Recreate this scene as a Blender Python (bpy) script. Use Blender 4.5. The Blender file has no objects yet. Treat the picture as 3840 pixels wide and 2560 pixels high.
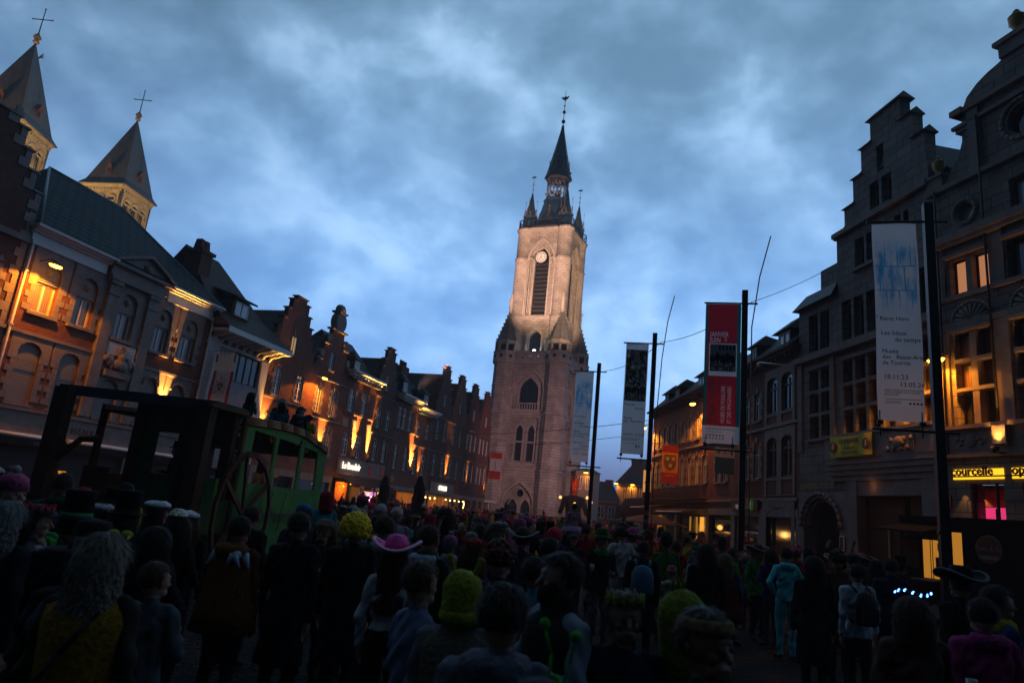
import bpy, bmesh, math, random
from math import sin, cos, pi, radians as rad, sqrt, atan2, hypot
from mathutils import Vector, Matrix, noise
random.seed(7)
SC = bpy.context.scene
COL = SC.collection

# ---------------------------------------------------------------- camera, sky, exposure
def setup():
    cd = bpy.data.cameras.new('camera'); cd.sensor_width = 36; cd.lens = 24
    cd.clip_start = .05; cd.clip_end = 3000
    cam = bpy.data.objects.new('camera', cd); COL.objects.link(cam)
    P, R = rad(13.85), rad(5.75)
    f = Vector((0, cos(P), sin(P))); u0 = Vector((0, -sin(P), cos(P))); r0 = Vector((1, 0, 0))
    Rt = cos(R)*r0 + sin(R)*u0; Up = -sin(R)*r0 + cos(R)*u0
    m = Matrix((Rt, Up, -f)).transposed().to_4x4(); m.translation = (0, 0, 1.95)
    cam.matrix_world = m
    cd.dof.use_dof = True; cd.dof.focus_distance = 22; cd.dof.aperture_fstop = 2.4
    SC.camera = cam
    vs = SC.view_settings; vs.view_transform = 'Standard'; vs.look = 'None'; vs.exposure = 0; vs.gamma = 1
    SC.cycles.use_denoising = True
    SC.cycles.max_bounces = 6; SC.cycles.diffuse_bounces = 3; SC.cycles.glossy_bounces = 3
    SC.cycles.sample_clamp_indirect = 2.0
    w = bpy.data.worlds.new('World'); SC.world = w; w.use_nodes = True
    nt = w.node_tree; N = nt.nodes; L = nt.links; N.clear()
    out = N.new('ShaderNodeOutputWorld'); bg = N.new('ShaderNodeBackground'); L.new(bg.outputs[0], out.inputs[0])
    tc = N.new('ShaderNodeTexCoord')
    def math_(op, a, b=None, c=None, clamp=False):
        n = N.new('ShaderNodeMath'); n.operation = op; n.use_clamp = clamp
        for i, v in enumerate((a, b, c)):
            if v is None: continue
            if isinstance(v, (int, float)): n.inputs[i].default_value = v
            else: L.new(v, n.inputs[i])
        return n.outputs[0]
    def mix(f, a, b):
        n = N.new('ShaderNodeMix'); n.data_type = 'RGBA'
        for i, v in ((0, f), (6, a), (7, b)):
            if isinstance(v, (int, float)): n.inputs[i].default_value = v
            elif isinstance(v, tuple): n.inputs[i].default_value = v + (1,)
            else: L.new(v, n.inputs[i])
        return n.outputs[2]
    def ramp(x, a, b): # smoothstep a..b
        n = N.new('ShaderNodeMapRange'); n.interpolation_type = 'SMOOTHSTEP'
        L.new(x, n.inputs[0]); n.inputs[1].default_value = a; n.inputs[2].default_value = b
        return n.outputs[0]
    sx = N.new('ShaderNodeSeparateXYZ'); L.new(tc.outputs['Generated'], sx.inputs[0])
    X, Y, Z = sx.outputs
    zz = math_('MAXIMUM', Z, 0.0)
    inv = math_('DIVIDE', 1.0, math_('ADD', zz, .42))
    cx = N.new('ShaderNodeCombineXYZ'); L.new(math_('MULTIPLY', X, inv), cx.inputs[0]); L.new(math_('MULTIPLY', Y, inv), cx.inputs[1]); L.new(math_('MULTIPLY', Z, 2.2), cx.inputs[2])
    def nz(scale, detail, rough, mapping, dist=0):
        mp = N.new('ShaderNodeMapping'); L.new(tc.outputs['Generated'], mp.inputs[0])
        mp.inputs['Location'].default_value = mapping[0]; mp.inputs['Rotation'].default_value = (0, rad(mapping[1]), 0); mp.inputs['Scale'].default_value = mapping[2]
        n = N.new('ShaderNodeTexNoise'); L.new(mp.outputs[0], n.inputs[0]); n.inputs['Scale'].default_value = scale
        n.inputs['Detail'].default_value = detail; n.inputs['Roughness'].default_value = rough; n.inputs['Distortion'].default_value = dist
        return n.outputs[0]
    big = nz(2.3, 3, .5, ((3.1, 1.7, .4), 25, (1, 1, 1.5)), .3)
    fine = nz(6.8, 6, .52, ((.4, 8.2, 1.3), 25, (1, 1, 1.4)), .15)
    wisp = nz(17, 5, .5, ((2.4, .2, 1.3), 25, (1, 1, 1.3)), .2)
    cl = math_('ADD', math_('ADD', math_('MULTIPLY', big, .25), math_('MULTIPLY', fine, .60)), math_('MULTIPLY', wisp, .15))
    c1 = ramp(cl, .385, .625)
    # clear-sky colour by elevation: violet haze at the rim, saturated blue, grey blue overhead
    c = mix(ramp(zz, .0, .16), (.075, .095, .19), (.12, .26, .53))
    c = mix(ramp(zz, .22, .62), c, (.085, .165, .26))
    lit = mix(ramp(zz, .25, .70), (.22, .40, .68), (.15, .265, .39))
    lit = mix(ramp(zz, .03, .2), (.075, .10, .21), lit)
    c = mix(c1, c, lit)
    hi = ramp(cl, .52, .68)
    c = mix(math_('MULTIPLY', hi, math_('MULTIPLY', ramp(zz, .1, .3), .42)), c, (.40, .57, .80))
    # sky light is shaped: strongest ahead, weighted right for the left facades, dimmed behind
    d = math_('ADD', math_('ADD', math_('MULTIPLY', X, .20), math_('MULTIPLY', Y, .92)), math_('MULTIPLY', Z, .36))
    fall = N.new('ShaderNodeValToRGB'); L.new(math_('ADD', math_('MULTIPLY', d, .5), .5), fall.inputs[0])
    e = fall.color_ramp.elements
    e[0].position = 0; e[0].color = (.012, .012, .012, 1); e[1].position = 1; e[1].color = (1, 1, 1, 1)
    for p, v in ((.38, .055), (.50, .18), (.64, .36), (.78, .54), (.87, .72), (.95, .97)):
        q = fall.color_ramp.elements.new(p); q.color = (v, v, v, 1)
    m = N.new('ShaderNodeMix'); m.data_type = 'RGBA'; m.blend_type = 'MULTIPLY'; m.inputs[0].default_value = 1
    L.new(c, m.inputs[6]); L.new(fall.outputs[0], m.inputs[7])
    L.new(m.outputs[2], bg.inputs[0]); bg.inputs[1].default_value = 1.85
    # what is left of the sun: a very weak, very wide glow from ahead
    sd = bpy.data.lights.new('sun', 'SUN'); sd.energy = .03; sd.angle = rad(60); sd.color = (.75, .85, 1)
    so = bpy.data.objects.new('sun', sd); COL.objects.link(so)
    so.rotation_euler = Vector((.25, .9, .6)).to_track_quat('Z', 'Y').to_euler()
setup()

# ---------------------------------------------------------------- helpers
MATS = {}
def M(name, col=(.5, .5, .5), rough=.8, metal=0., emis=None, es=1., var=0., vs=3., bump=0., kind=None,
      c2=None, bw=.22, bh=.075, mortar=None, ms=.012, spec=.3, trans=0.):
    """one procedural material"""
    if name in MATS: return MATS[name]
    m = bpy.data.materials.new(name); MATS[name] = m; m.use_nodes = True
    nt = m.node_tree; N = nt.nodes; L = nt.links; b = N['Principled BSDF']
    b.inputs['Roughness'].default_value = rough; b.inputs['Metallic'].default_value = metal
    b.inputs['Specular IOR Level'].default_value = spec
    b.inputs['Base Color'].default_value = (*col, 1)
    tc = N.new('ShaderNodeTexCoord'); src = tc.outputs['Object']; colout = None; hout = None
    if kind in ('brick', 'tile'):
        sx = N.new('ShaderNodeSeparateXYZ'); L.new(src, sx.inputs[0])
        a = N.new('ShaderNodeMath'); L.new(sx.outputs[0], a.inputs[0])
        if kind == 'brick': L.new(sx.outputs[1], a.inputs[1])
        else: a.inputs[1].default_value = 0
        cb = N.new('ShaderNodeCombineXYZ'); L.new(a.outputs[0], cb.inputs[0]); L.new(sx.outputs[2], cb.inputs[1])
        br = N.new('ShaderNodeTexBrick'); L.new(cb.outputs[0], br.inputs[0])
        br.inputs['Scale'].default_value = 1; br.inputs['Brick Width'].default_value = bw; br.inputs['Row Height'].default_value = bh
        br.inputs['Mortar Size'].default_value = ms; br.inputs['Bias'].default_value = 0; br.inputs['Mortar Smooth'].default_value = .3
        br.inputs['Color1'].default_value = (*col, 1); br.inputs['Color2'].default_value = (*(c2 or [k*.6 for k in col]), 1)
        br.inputs['Mortar'].default_value = (*(mortar or [k*.4 for k in col]), 1)
        colout = br.outputs[0]; hout = br.outputs[1]
    if kind == 'fold':      # curtain folds, their shading painted as lighter and darker stripes
        wv = N.new('ShaderNodeTexWave'); L.new(src, wv.inputs[0]); wv.inputs['Scale'].default_value = 3.2; wv.inputs['Distortion'].default_value = 2
        wv.inputs['Detail'].default_value = 1
        mx = N.new('ShaderNodeMix'); mx.data_type = 'RGBA'; L.new(wv.outputs[1], mx.inputs[0])
        mx.inputs[6].default_value = (*col, 1); mx.inputs[7].default_value = (*(c2 or col), 1); colout = mx.outputs[2]
    if kind == 'slat':
        mp = N.new('ShaderNodeTexWave'); L.new(src, mp.inputs[0]); mp.bands_direction = 'Z'; mp.inputs['Scale'].default_value = bw
        mx = N.new('ShaderNodeMix'); mx.data_type = 'RGBA'; L.new(mp.outputs[1], mx.inputs[0])
        mx.inputs[6].default_value = (*(c2 or [k*.4 for k in col]), 1); mx.inputs[7].default_value = (*col, 1); colout = mx.outputs[2]
    if var > 0:
        nz = N.new('ShaderNodeTexNoise'); L.new(src, nz.inputs[0]); nz.inputs['Scale'].default_value = vs
        nz.inputs['Detail'].default_value = 6; nz.inputs['Roughness'].default_value = .65
        mr = N.new('ShaderNodeMapRange'); L.new(nz.outputs[0], mr.inputs[0]); mr.inputs[1].default_value = .25; mr.inputs[2].default_value = .75
        mr.inputs[3].default_value = 1-var; mr.inputs[4].default_value = 1+var*.6
        mx = N.new('ShaderNodeMix'); mx.data_type = 'RGBA'; mx.blend_type = 'MULTIPLY'; mx.inputs[0].default_value = 1
        if colout: L.new(colout, mx.inputs[6])
        else: mx.inputs[6].default_value = (*col, 1)
        L.new(mr.outputs[0], mx.inputs[7]); colout = mx.outputs[2]
        if bump and not hout: hout = nz.outputs[0]
    if colout: L.new(colout, b.inputs['Base Color'])
    if bump and hout:
        bp = N.new('ShaderNodeBump'); bp.inputs['Strength'].default_value = bump; bp.inputs['Distance'].default_value = .03
        if kind in ('brick', 'tile'): bp.invert = True
        L.new(hout, bp.inputs['Height']); L.new(bp.outputs[0], b.inputs['Normal'])
    if emis:
        b.inputs['Emission Color'].default_value = (*emis, 1); b.inputs['Emission Strength'].default_value = es
    if trans:
        tr = N.new('ShaderNodeBsdfTranslucent'); ms_ = N.new('ShaderNodeMixShader'); ms_.inputs[0].default_value = trans
        if colout: L.new(colout, tr.inputs[0])
        else: tr.inputs[0].default_value = (*col, 1)
        L.new(b.outputs[0], ms_.inputs[1]); L.new(tr.outputs[0], ms_.inputs[2]); L.new(ms_.outputs[0], N['Material Output'].inputs[0])
    return m

class MB:
    """collects faces of several materials and builds ONE mesh object"""
    def __init__(s, off=(0, 0, 0)): s.v = []; s.f = []; s.mi = []; s.o = Vector(off); s.sm = []
    def add(s, vs, fs, mi=0, smooth=False):
        n = len(s.v); s.v += [Vector(v)-s.o for v in vs]
        for f in fs: s.f.append([i+n for i in f]); s.mi.append(mi); s.sm.append(smooth)
        return s
    def box(s, x0, x1, y0, y1, z0, z1, mi=0):
        x0, x1 = sorted((x0, x1)); y0, y1 = sorted((y0, y1)); z0, z1 = sorted((z0, z1))
        v = [(x, y, z) for z in (z0, z1) for y in (y0, y1) for x in (x0, x1)]
        return s.add(v, [(0, 2, 3, 1), (4, 5, 7, 6), (0, 1, 5, 4), (2, 6, 7, 3), (0, 4, 6, 2), (1, 3, 7, 5)], mi)
    def cyl(s, p, q, r0, r1=None, n=10, mi=0, smooth=True):
        p, q = Vector(p), Vector(q); r1 = r0 if r1 is None else r1
        d = (q-p).normalized(); a = d.orthogonal().normalized(); b = d.cross(a)
        v = []
        for c, r in ((p, r0), (q, r1)):
            for k in range(n):
                t = 2*pi*k/n; v.append(c+a*cos(t)*r+b*sin(t)*r)
        s.add(v, [(k, (k+1) % n, n+(k+1) % n, n+k) for k in range(n)], mi, smooth)
        s.add(v[:n], [tuple(range(n))[::-1]], mi); s.add(v[n:], [tuple(range(n))], mi)
        return s
    def lathe(s, c, prof, n=16, mi=0, smooth=True, rot=0, sq=None):
        """prof: [(r, z)] bottom to top"""
        v = []
        for r, z in prof:
            for k in range(n):
                t = 2*pi*k/n+rot; v.append((c[0]+r*cos(t), c[1]+r*sin(t), c[2]+z))
        fs = []
        for i in range(len(prof)-1):
            for k in range(n): fs.append((i*n+k, i*n+(k+1) % n, (i+1)*n+(k+1) % n, (i+1)*n+k))
        s.add(v, fs, mi, smooth)
        if prof[0][0] > 1e-4: s.add(v[:n], [tuple(range(n))[::-1]], mi)
        if prof[-1][0] > 1e-4: s.add(v[-n:], [tuple(range(n))], mi)
        return s
    def ell(s, c, r, n=12, m=8, mi=0, rotz=0):
        v = []; fs = []
        for i in range(m+1):
            ph = pi*i/m-pi/2
            for k in range(n):
                t = 2*pi*k/n; x, y = r[0]*cos(ph)*cos(t), r[1]*cos(ph)*sin(t)
                v.append((c[0]+x*cos(rotz)-y*sin(rotz), c[1]+x*sin(rotz)+y*cos(rotz), c[2]+r[2]*sin(ph)))
        for i in range(m):
            for k in range(n): fs.append((i*n+k, i*n+(k+1) % n, (i+1)*n+(k+1) % n, (i+1)*n+k))
        return s.add(v, fs, mi, True)
    def prism(s, pts, y0, y1, mi=0):
        """closed outline pts (x,z) counter-clockwise seen from the street, from y0 (front) to y1"""
        n = len(pts)
        v = [(x, y0, z) for x, z in pts]+[(x, y1, z) for x, z in pts]
        s.add(v, [tuple(range(n)), tuple(range(n, 2*n))[::-1]], mi)
        return s.add(v, [(i, n+i, n+(i+1) % n, (i+1) % n) for i in range(n)], mi)
    def tube(s, pts, r, n=8, mi=0):
        for a, b in zip(pts[:-1], pts[1:]): s.cyl(a, b, r, r, n, mi)
        for p in pts[1:-1]: s.ell(p, (r, r, r), n, 4, mi)
        return s
    def loft(s, rings, n=16, mi=0, caps=True):
        """rings: (cx, cy, cz, rx, ry)"""
        v = []; fs = []
        for cx, cy, cz, rx, ry in rings:
            for k in range(n):
                t = 2*pi*k/n; v.append((cx+rx*cos(t), cy+ry*sin(t), cz))
        m = len(rings)
        for i in range(m-1):
            for k in range(n): fs.append((i*n+k, i*n+(k+1) % n, (i+1)*n+(k+1) % n, (i+1)*n+k))
        s.add(v, fs, mi, True)
        if caps:
            s.add(v[:n], [tuple(range(n))[::-1]], mi); s.add(v[-n:], [tuple(range(n))], mi)
        return s
    def mesh(s, name, mats):
        me = bpy.data.meshes.new(name); me.from_pydata([tuple(v) for v in s.v], [], s.f)
        for m in (mats if isinstance(mats, (list, tuple)) else [mats]): me.materials.append(m)
        for p, i, sm in zip(me.polygons, s.mi, s.sm): p.material_index = i; p.use_smooth = sm
        bm = bmesh.new(); bm.from_mesh(me); bmesh.ops.remove_doubles(bm, verts=bm.verts, dist=1e-5)
        bmesh.ops.recalc_face_normals(bm, faces=bm.faces); bm.to_mesh(me); bm.free()
        return me
    def build(s, name, mats, parent=None):
        return put(name, s.mesh(name, mats), parent)

def put(name, me, parent=None):
    o = bpy.data.objects.new(name, me); COL.objects.link(o)
    if parent: o.parent = parent
    return o
def tag(o, label=None, cat=None, group=None, kind=None):
    if label: o['label'] = label
    if cat: o['category'] = cat
    if group: o['group'] = group
    if kind: o['kind'] = kind
    return o
def empty(name, loc=(0, 0, 0), rz=0, label=None, cat=None, group=None):
    o = bpy.data.objects.new(name, None); COL.objects.link(o); o.location = loc; o.rotation_euler = (0, 0, rz); o.empty_display_size = .3
    return tag(o, label, cat, group)
def curve_mesh(cu, name, mat):
    t = bpy.data.objects.new('t', cu); COL.objects.link(t)
    me = bpy.data.meshes.new_from_object(t.evaluated_get(bpy.context.evaluated_depsgraph_get()))
    bpy.data.objects.remove(t); bpy.data.curves.remove(cu); me.name = name; me.materials.clear(); me.materials.append(mat)
    return me
def arch(x0, z0, x1, z1, rise=0, point=0, n=10):
    """opening outline; rise = height of the curved head, point>0 makes it pointed"""
    if not rise: return [(x0, z0), (x1, z0), (x1, z1), (x0, z1)]
    w = (x1-x0)/2; cx = (x0+x1)/2; zs = z1-rise; out = [(x0, z0), (x1, z0)]
    for i in range(n+1):
        t = i/n
        if point:       # two arcs meeting in a point
            if t <= .5: a = t*2; x = x1-w*(1-cos(a*pi/2))*1.0; z = zs+rise*sin(a*pi/2)**.9*1.0; x = cx+w*(1-a**1.75)
            else: a = (1-t)*2; x = cx-w*(1-a**1.75)
            z = zs+rise*(a**.72)
        else: x = cx+w*cos(t*pi); z = zs+rise*sin(t*pi)
        out.append((x, z))
    return out
def slab(name, outline, holes, y0, y1, mat, parent, off=0, rot=0):
    """flat wall in the x-z plane with real openings, front at y0, back at y1"""
    cu = bpy.data.curves.new(name, 'CURVE'); cu.dimensions = '2D'; cu.fill_mode = 'BOTH'; cu.extrude = (y1-y0)/2
    for pts in [outline]+list(holes):
        sp = cu.splines.new('POLY'); sp.points.add(len(pts)-1); sp.use_cyclic_u = True
        for i, (x, z) in enumerate(pts): sp.points[i].co = (x-off, z, 0, 1)
    me = curve_mesh(cu, name, mat)
    for v in me.vertices: v.co = (v.co.x, -v.co.z+(y0+y1)/2, v.co.y)
    return put(name, me, parent)
def text(body, size, parent, loc, mat, rz=0, align='LEFT', bold=0., ext=.004, sx=1., name='lettering', roll=0., spacing=1.):
    """raised letters standing in the local x-z plane, facing -y"""
    cu = bpy.data.curves.new('txt', 'FONT'); cu.body = body; cu.size = size; cu.extrude = ext; cu.align_x = align
    cu.offset = bold; cu.resolution_u = 2; cu.space_character = spacing
    me = curve_mesh(cu, name, mat)
    c, s_ = cos(roll), sin(roll)
    for v in me.vertices:
        x, z = v.co.x*sx, v.co.y; x, z = x*c-z*s_, x*s_+z*c
        v.co = (x, -v.co.z, z)
    o = put(name, me, parent); o.location = loc; o.rotation_euler = (0, 0, rz); return o
def light(kind, parent, loc, energy, col, to=None, size=.1, spot=60, blend=.2):
    ld = bpy.data.lights.new(kind.lower()+'_light', kind); ld.energy = energy; ld.color = col
    if kind == 'SPOT': ld.spot_size = rad(spot); ld.spot_blend = blend; ld.shadow_soft_size = size
    elif kind == 'POINT': ld.shadow_soft_size = size
    elif kind == 'AREA': ld.size = size
    o = bpy.data.objects.new(kind.lower()+'_light', ld); COL.objects.link(o); o.parent = parent; o.location = loc
    if to is not None: o.rotation_euler = (Vector(to)-Vector(loc)).to_track_quat('-Z', 'Y').to_euler()
    return o
# ---------------------------------------------------------------- materials
BR = M('brick_red', (.31, .095, .05), kind='brick', c2=(.20, .06, .036), mortar=(.13, .085, .065), var=.35, vs=1.2, bump=.5)
BRD = M('brick_dark', (.21, .07, .045), kind='brick', c2=(.13, .045, .032), mortar=(.07, .05, .042), var=.35, vs=1.2, bump=.5)
STN = M('stone_block', (.29, .24, .215), kind='brick', bw=.75, bh=.36, c2=(.21, .17, .155), mortar=(.08, .07, .065), ms=.016, var=.4, vs=1.3, bump=.4)
STL = M('stone_pale', (.31, .26, .215), var=.3, vs=2.5, bump=.3)
STG = M('stone_grey', (.29, .235, .215), var=.35, vs=2, bump=.3)
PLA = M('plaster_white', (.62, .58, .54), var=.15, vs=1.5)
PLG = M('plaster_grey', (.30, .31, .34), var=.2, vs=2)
WPT = M('white_paint', (.80, .78, .76), rough=.5, var=.08, vs=4)
SLA = M('slate', (.022, .055, .068), rough=.7, kind='tile', bw=.6, bh=.34, c2=(.013, .034, .044), mortar=(.003, .006, .008), ms=.06, var=.4, vs=.9, bump=1., spec=.15)
TIL = M('roof_tile', (.085, .045, .036), rough=.7, kind='tile', bw=.26, bh=.24, c2=(.055, .032, .028), mortar=(.018, .012, .012), ms=.035, var=.35, vs=1, bump=1.)
LIM = M('limestone', (.46, .40, .34), kind='brick', bw=.95, bh=.42, c2=(.36, .31, .265), mortar=(.11, .095, .08), ms=.022, var=.5, vs=.55, bump=.5)
LIMP = M('limestone_plain', (.44, .385, .33), var=.4, vs=1.2, bump=.4)
BLK = M('black_metal', (.012, .012, .014), rough=.45, spec=.5)
DRK = M('dark_void', (.008, .008, .009), rough=.9)  # near-black colour stands in for shade in rooms and openings; also plain black parts
IRN = M('grey_metal', (.22, .22, .23), rough=.4, metal=.6)
GLD = M('gold', (.42, .24, .08), rough=.5, metal=.25)
WOOD = M('brown_wood', (.10, .045, .022), var=.3, vs=6)
GLS = M('pane_dark', (.02, .022, .026), rough=.06, spec=.8)
GLC = M('pane_curtain', (.20, .20, .21), rough=.12, kind='fold', c2=(.09, .09, .10), spec=.7)
GLY = M('pane_lit_yellow', (.3, .2, .08), rough=.3, emis=(1, .55, .16), es=.45)
GLP = M('pane_lit_peach', (.4, .2, .1), rough=.3, emis=(.75, .30, .13), es=.55)
GLB = M('pane_sky', (.38, .46, .50), rough=.12, spec=.9)  # pale colour painted in for the sky reflected in the glass
SHU = M('roller_shutter', (.36, .34, .33), kind='slat', bw=3.2, c2=(.12, .11, .11), rough=.6)
SHD = M('shop_shutter_dark', (.045, .042, .04), kind='slat', bw=2.4, c2=(.012, .012, .012), rough=.6)
LENS = M('sodium_lens', (1, .6, .2), emis=(1, .36, .02), es=30)
LENU = M('uplight_lens', (1, .7, .3), emis=(1, .62, .22), es=16)
SOD = (1., .31, .018); WARM = (1., .43, .075)

# ---------------------------------------------------------------- windows
def window(root, x0, z0, x1, z1, rise=0, style='casement', fm=WPT, pm=GLS, y=.07, off=0, point=0, tr=None, label=None, bars=0, fw=.07):
    """frame with its pane as a sub-part"""
    b = MB((off, 0, 0)); zs = z1-rise
    b.box(x0, x0+fw, y, y+.07, z0, zs); b.box(x1-fw, x1, y, y+.07, z0, zs); b.box(x0+fw, x1-fw, y, y+.07, z0, z0+fw)
    if rise:
        o = arch(x0, zs, x1, z1, rise, point); i_ = arch(x0+fw, zs, x1-fw, z1-fw, rise-fw, point)
        for k in range(2, len(o)-1):
            a, c, d, e = o[k], o[k+1], i_[k+1], i_[k]
            b.add([(a[0], y, a[1]), (c[0], y, c[1]), (d[0], y, d[1]), (e[0], y, e[1]), (a[0], y+.07, a[1]), (c[0], y+.07, c[1]), (d[0], y+.07, d[1]), (e[0], y+.07, e[1])],
                  [(0, 1, 2, 3), (4, 7, 6, 5), (3, 2, 6, 7)])
    else: b.box(x0+fw, x1-fw, y, y+.07, z1-fw, z1)
    cx = (x0+x1)/2; top = (z1-fw) if not rise else zs+.02
    if style in ('casement', 'cross'): b.box(cx-fw/2, cx+fw/2, y-.01, y+.068, z0+fw, top)
    if tr: b.box(x0+fw, x1-fw, y-.014, y+.066, tr-fw/2, tr+fw/2)
    for k in range(bars):
        z = z0+(z1-z0)*(k+1)/(bars+1); b.box(x0+fw, x1-fw, y+.004, y+.06, z-.014, z+.014)
    w = b.build('window', fm, root)
    if label: w['label'] = label
    p = MB((off, 0, 0)); p.prism(arch(x0+.01, z0+.01, x1-.01, z1-.01, max(rise-.01, 0) if rise else 0, point), y+.035, y+.05)
    p.build('pane', pm, w)
    return w
def teeth(b, x, z0, z1, side, big=.34, small=.18, h=.3, d=.03, mi=0):
    """alternating long and short quoin blocks up a jamb; side -1 grows to the left"""
    z = z0; k = 0
    while z < z1-.05:
        w = big if k % 2 == 0 else small; zz = min(z+h, z1)
        b.box(x, x+side*w, -d-.001*(k % 2), .05, z+.006, zz-.006, mi); z += h; k += 1
def heads(b, x0, x1, z, rise, h=.28, mi=0, n=5, d=.032):
    """stone blocks fanned round a window head"""
    cx, w = (x0+x1)/2, (x1-x0)/2
    for i in range(n):
        t0 = pi*(i+.12)/n; t1 = pi*(i+.88)/n
        if i % 2: continue
        P = []
        for t, r in ((t0, 0), (t1, 0), (t1, 1), (t0, 1)):
            P.append((cx+(w+r*h)*cos(t), z+(rise+r*h)*sin(t)))
        v = [(p[0], -d, p[1]) for p in P]+[(p[0], .02, p[1]) for p in P]
        b.add(v, [(0, 1, 2, 3), (7, 6, 5, 4), (0, 4, 5, 1), (1, 5, 6, 2), (2, 6, 7, 3), (3, 7, 4, 0)], mi)
def cornice(b, x0, x1, z0, z1, proj, mi=0, steps=4, brackets=0, y=0):
    """stepped moulded cornice, wider towards the top"""
    h = (z1-z0)/steps
    for k in range(steps):
        p = proj*((k+1)/steps)**1.3
        b.box(x0-p*.35, x1+p*.35, y-p, y+.2, z0+k*h, z0+(k+1)*h-.004*(k < steps-1), mi)
    if brackets:
        n = int((x1-x0)/brackets)
        for i in range(n):
            cx = x0+(i+.5)*(x1-x0)/n
            b.box(cx-.06, cx+.06, y-proj*.62, y, z0+h*.15, z0+h*2.02, mi)
def stepped(cx, half, zb, zt, n, pw, base0=0):
    """stepped gable outline, counter-clockwise from bottom left"""
    L = []; R = []
    for k in range(n+1):
        x = half-(half-pw/2)*k/n; za = zb+(zt-zb)*k/n; zc = zb+(zt-zb)*(k+1)/n if k < n else zt+.0
        R += [(cx+x, za), (cx+x, zc)] if k < n else [(cx+x, za), (cx+x, zt+.35)]
    L = [(2*cx-x, z) for x, z in R][::-1]
    return [(cx-half, base0), (cx+half, base0)]+R+L
def gable_caps(b, cx, half, zb, zt, n, pw, mi=0, d=.09):
    for k in range(n+1):
        x = half-(half-pw/2)*k/n; z = zb+(zt-zb)*(k+1)/n if k < n else zt+.35
        x2 = half-(half-pw/2)*(k+1)/n if k < n else 0
        for s in (-1, 1):
            b.box(cx+s*(x+.08), cx+s*(x2+.002 if k < n else 0), -d, .34+d, z-.004, z+.085, mi)

AL = rad(16.2216); DL = Vector((sin(AL), cos(AL), 0)); PL = Vector((-28.4*cos(AL), 28.4*sin(AL), 0)); RZL = pi/2-AL
def left_root(name, u0, label, cat, group=None, out=0.):
    n = Vector((cos(AL), -sin(AL), 0))
    return empty(name, PL+DL*u0+n*out, RZL, label, cat, group)

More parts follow.
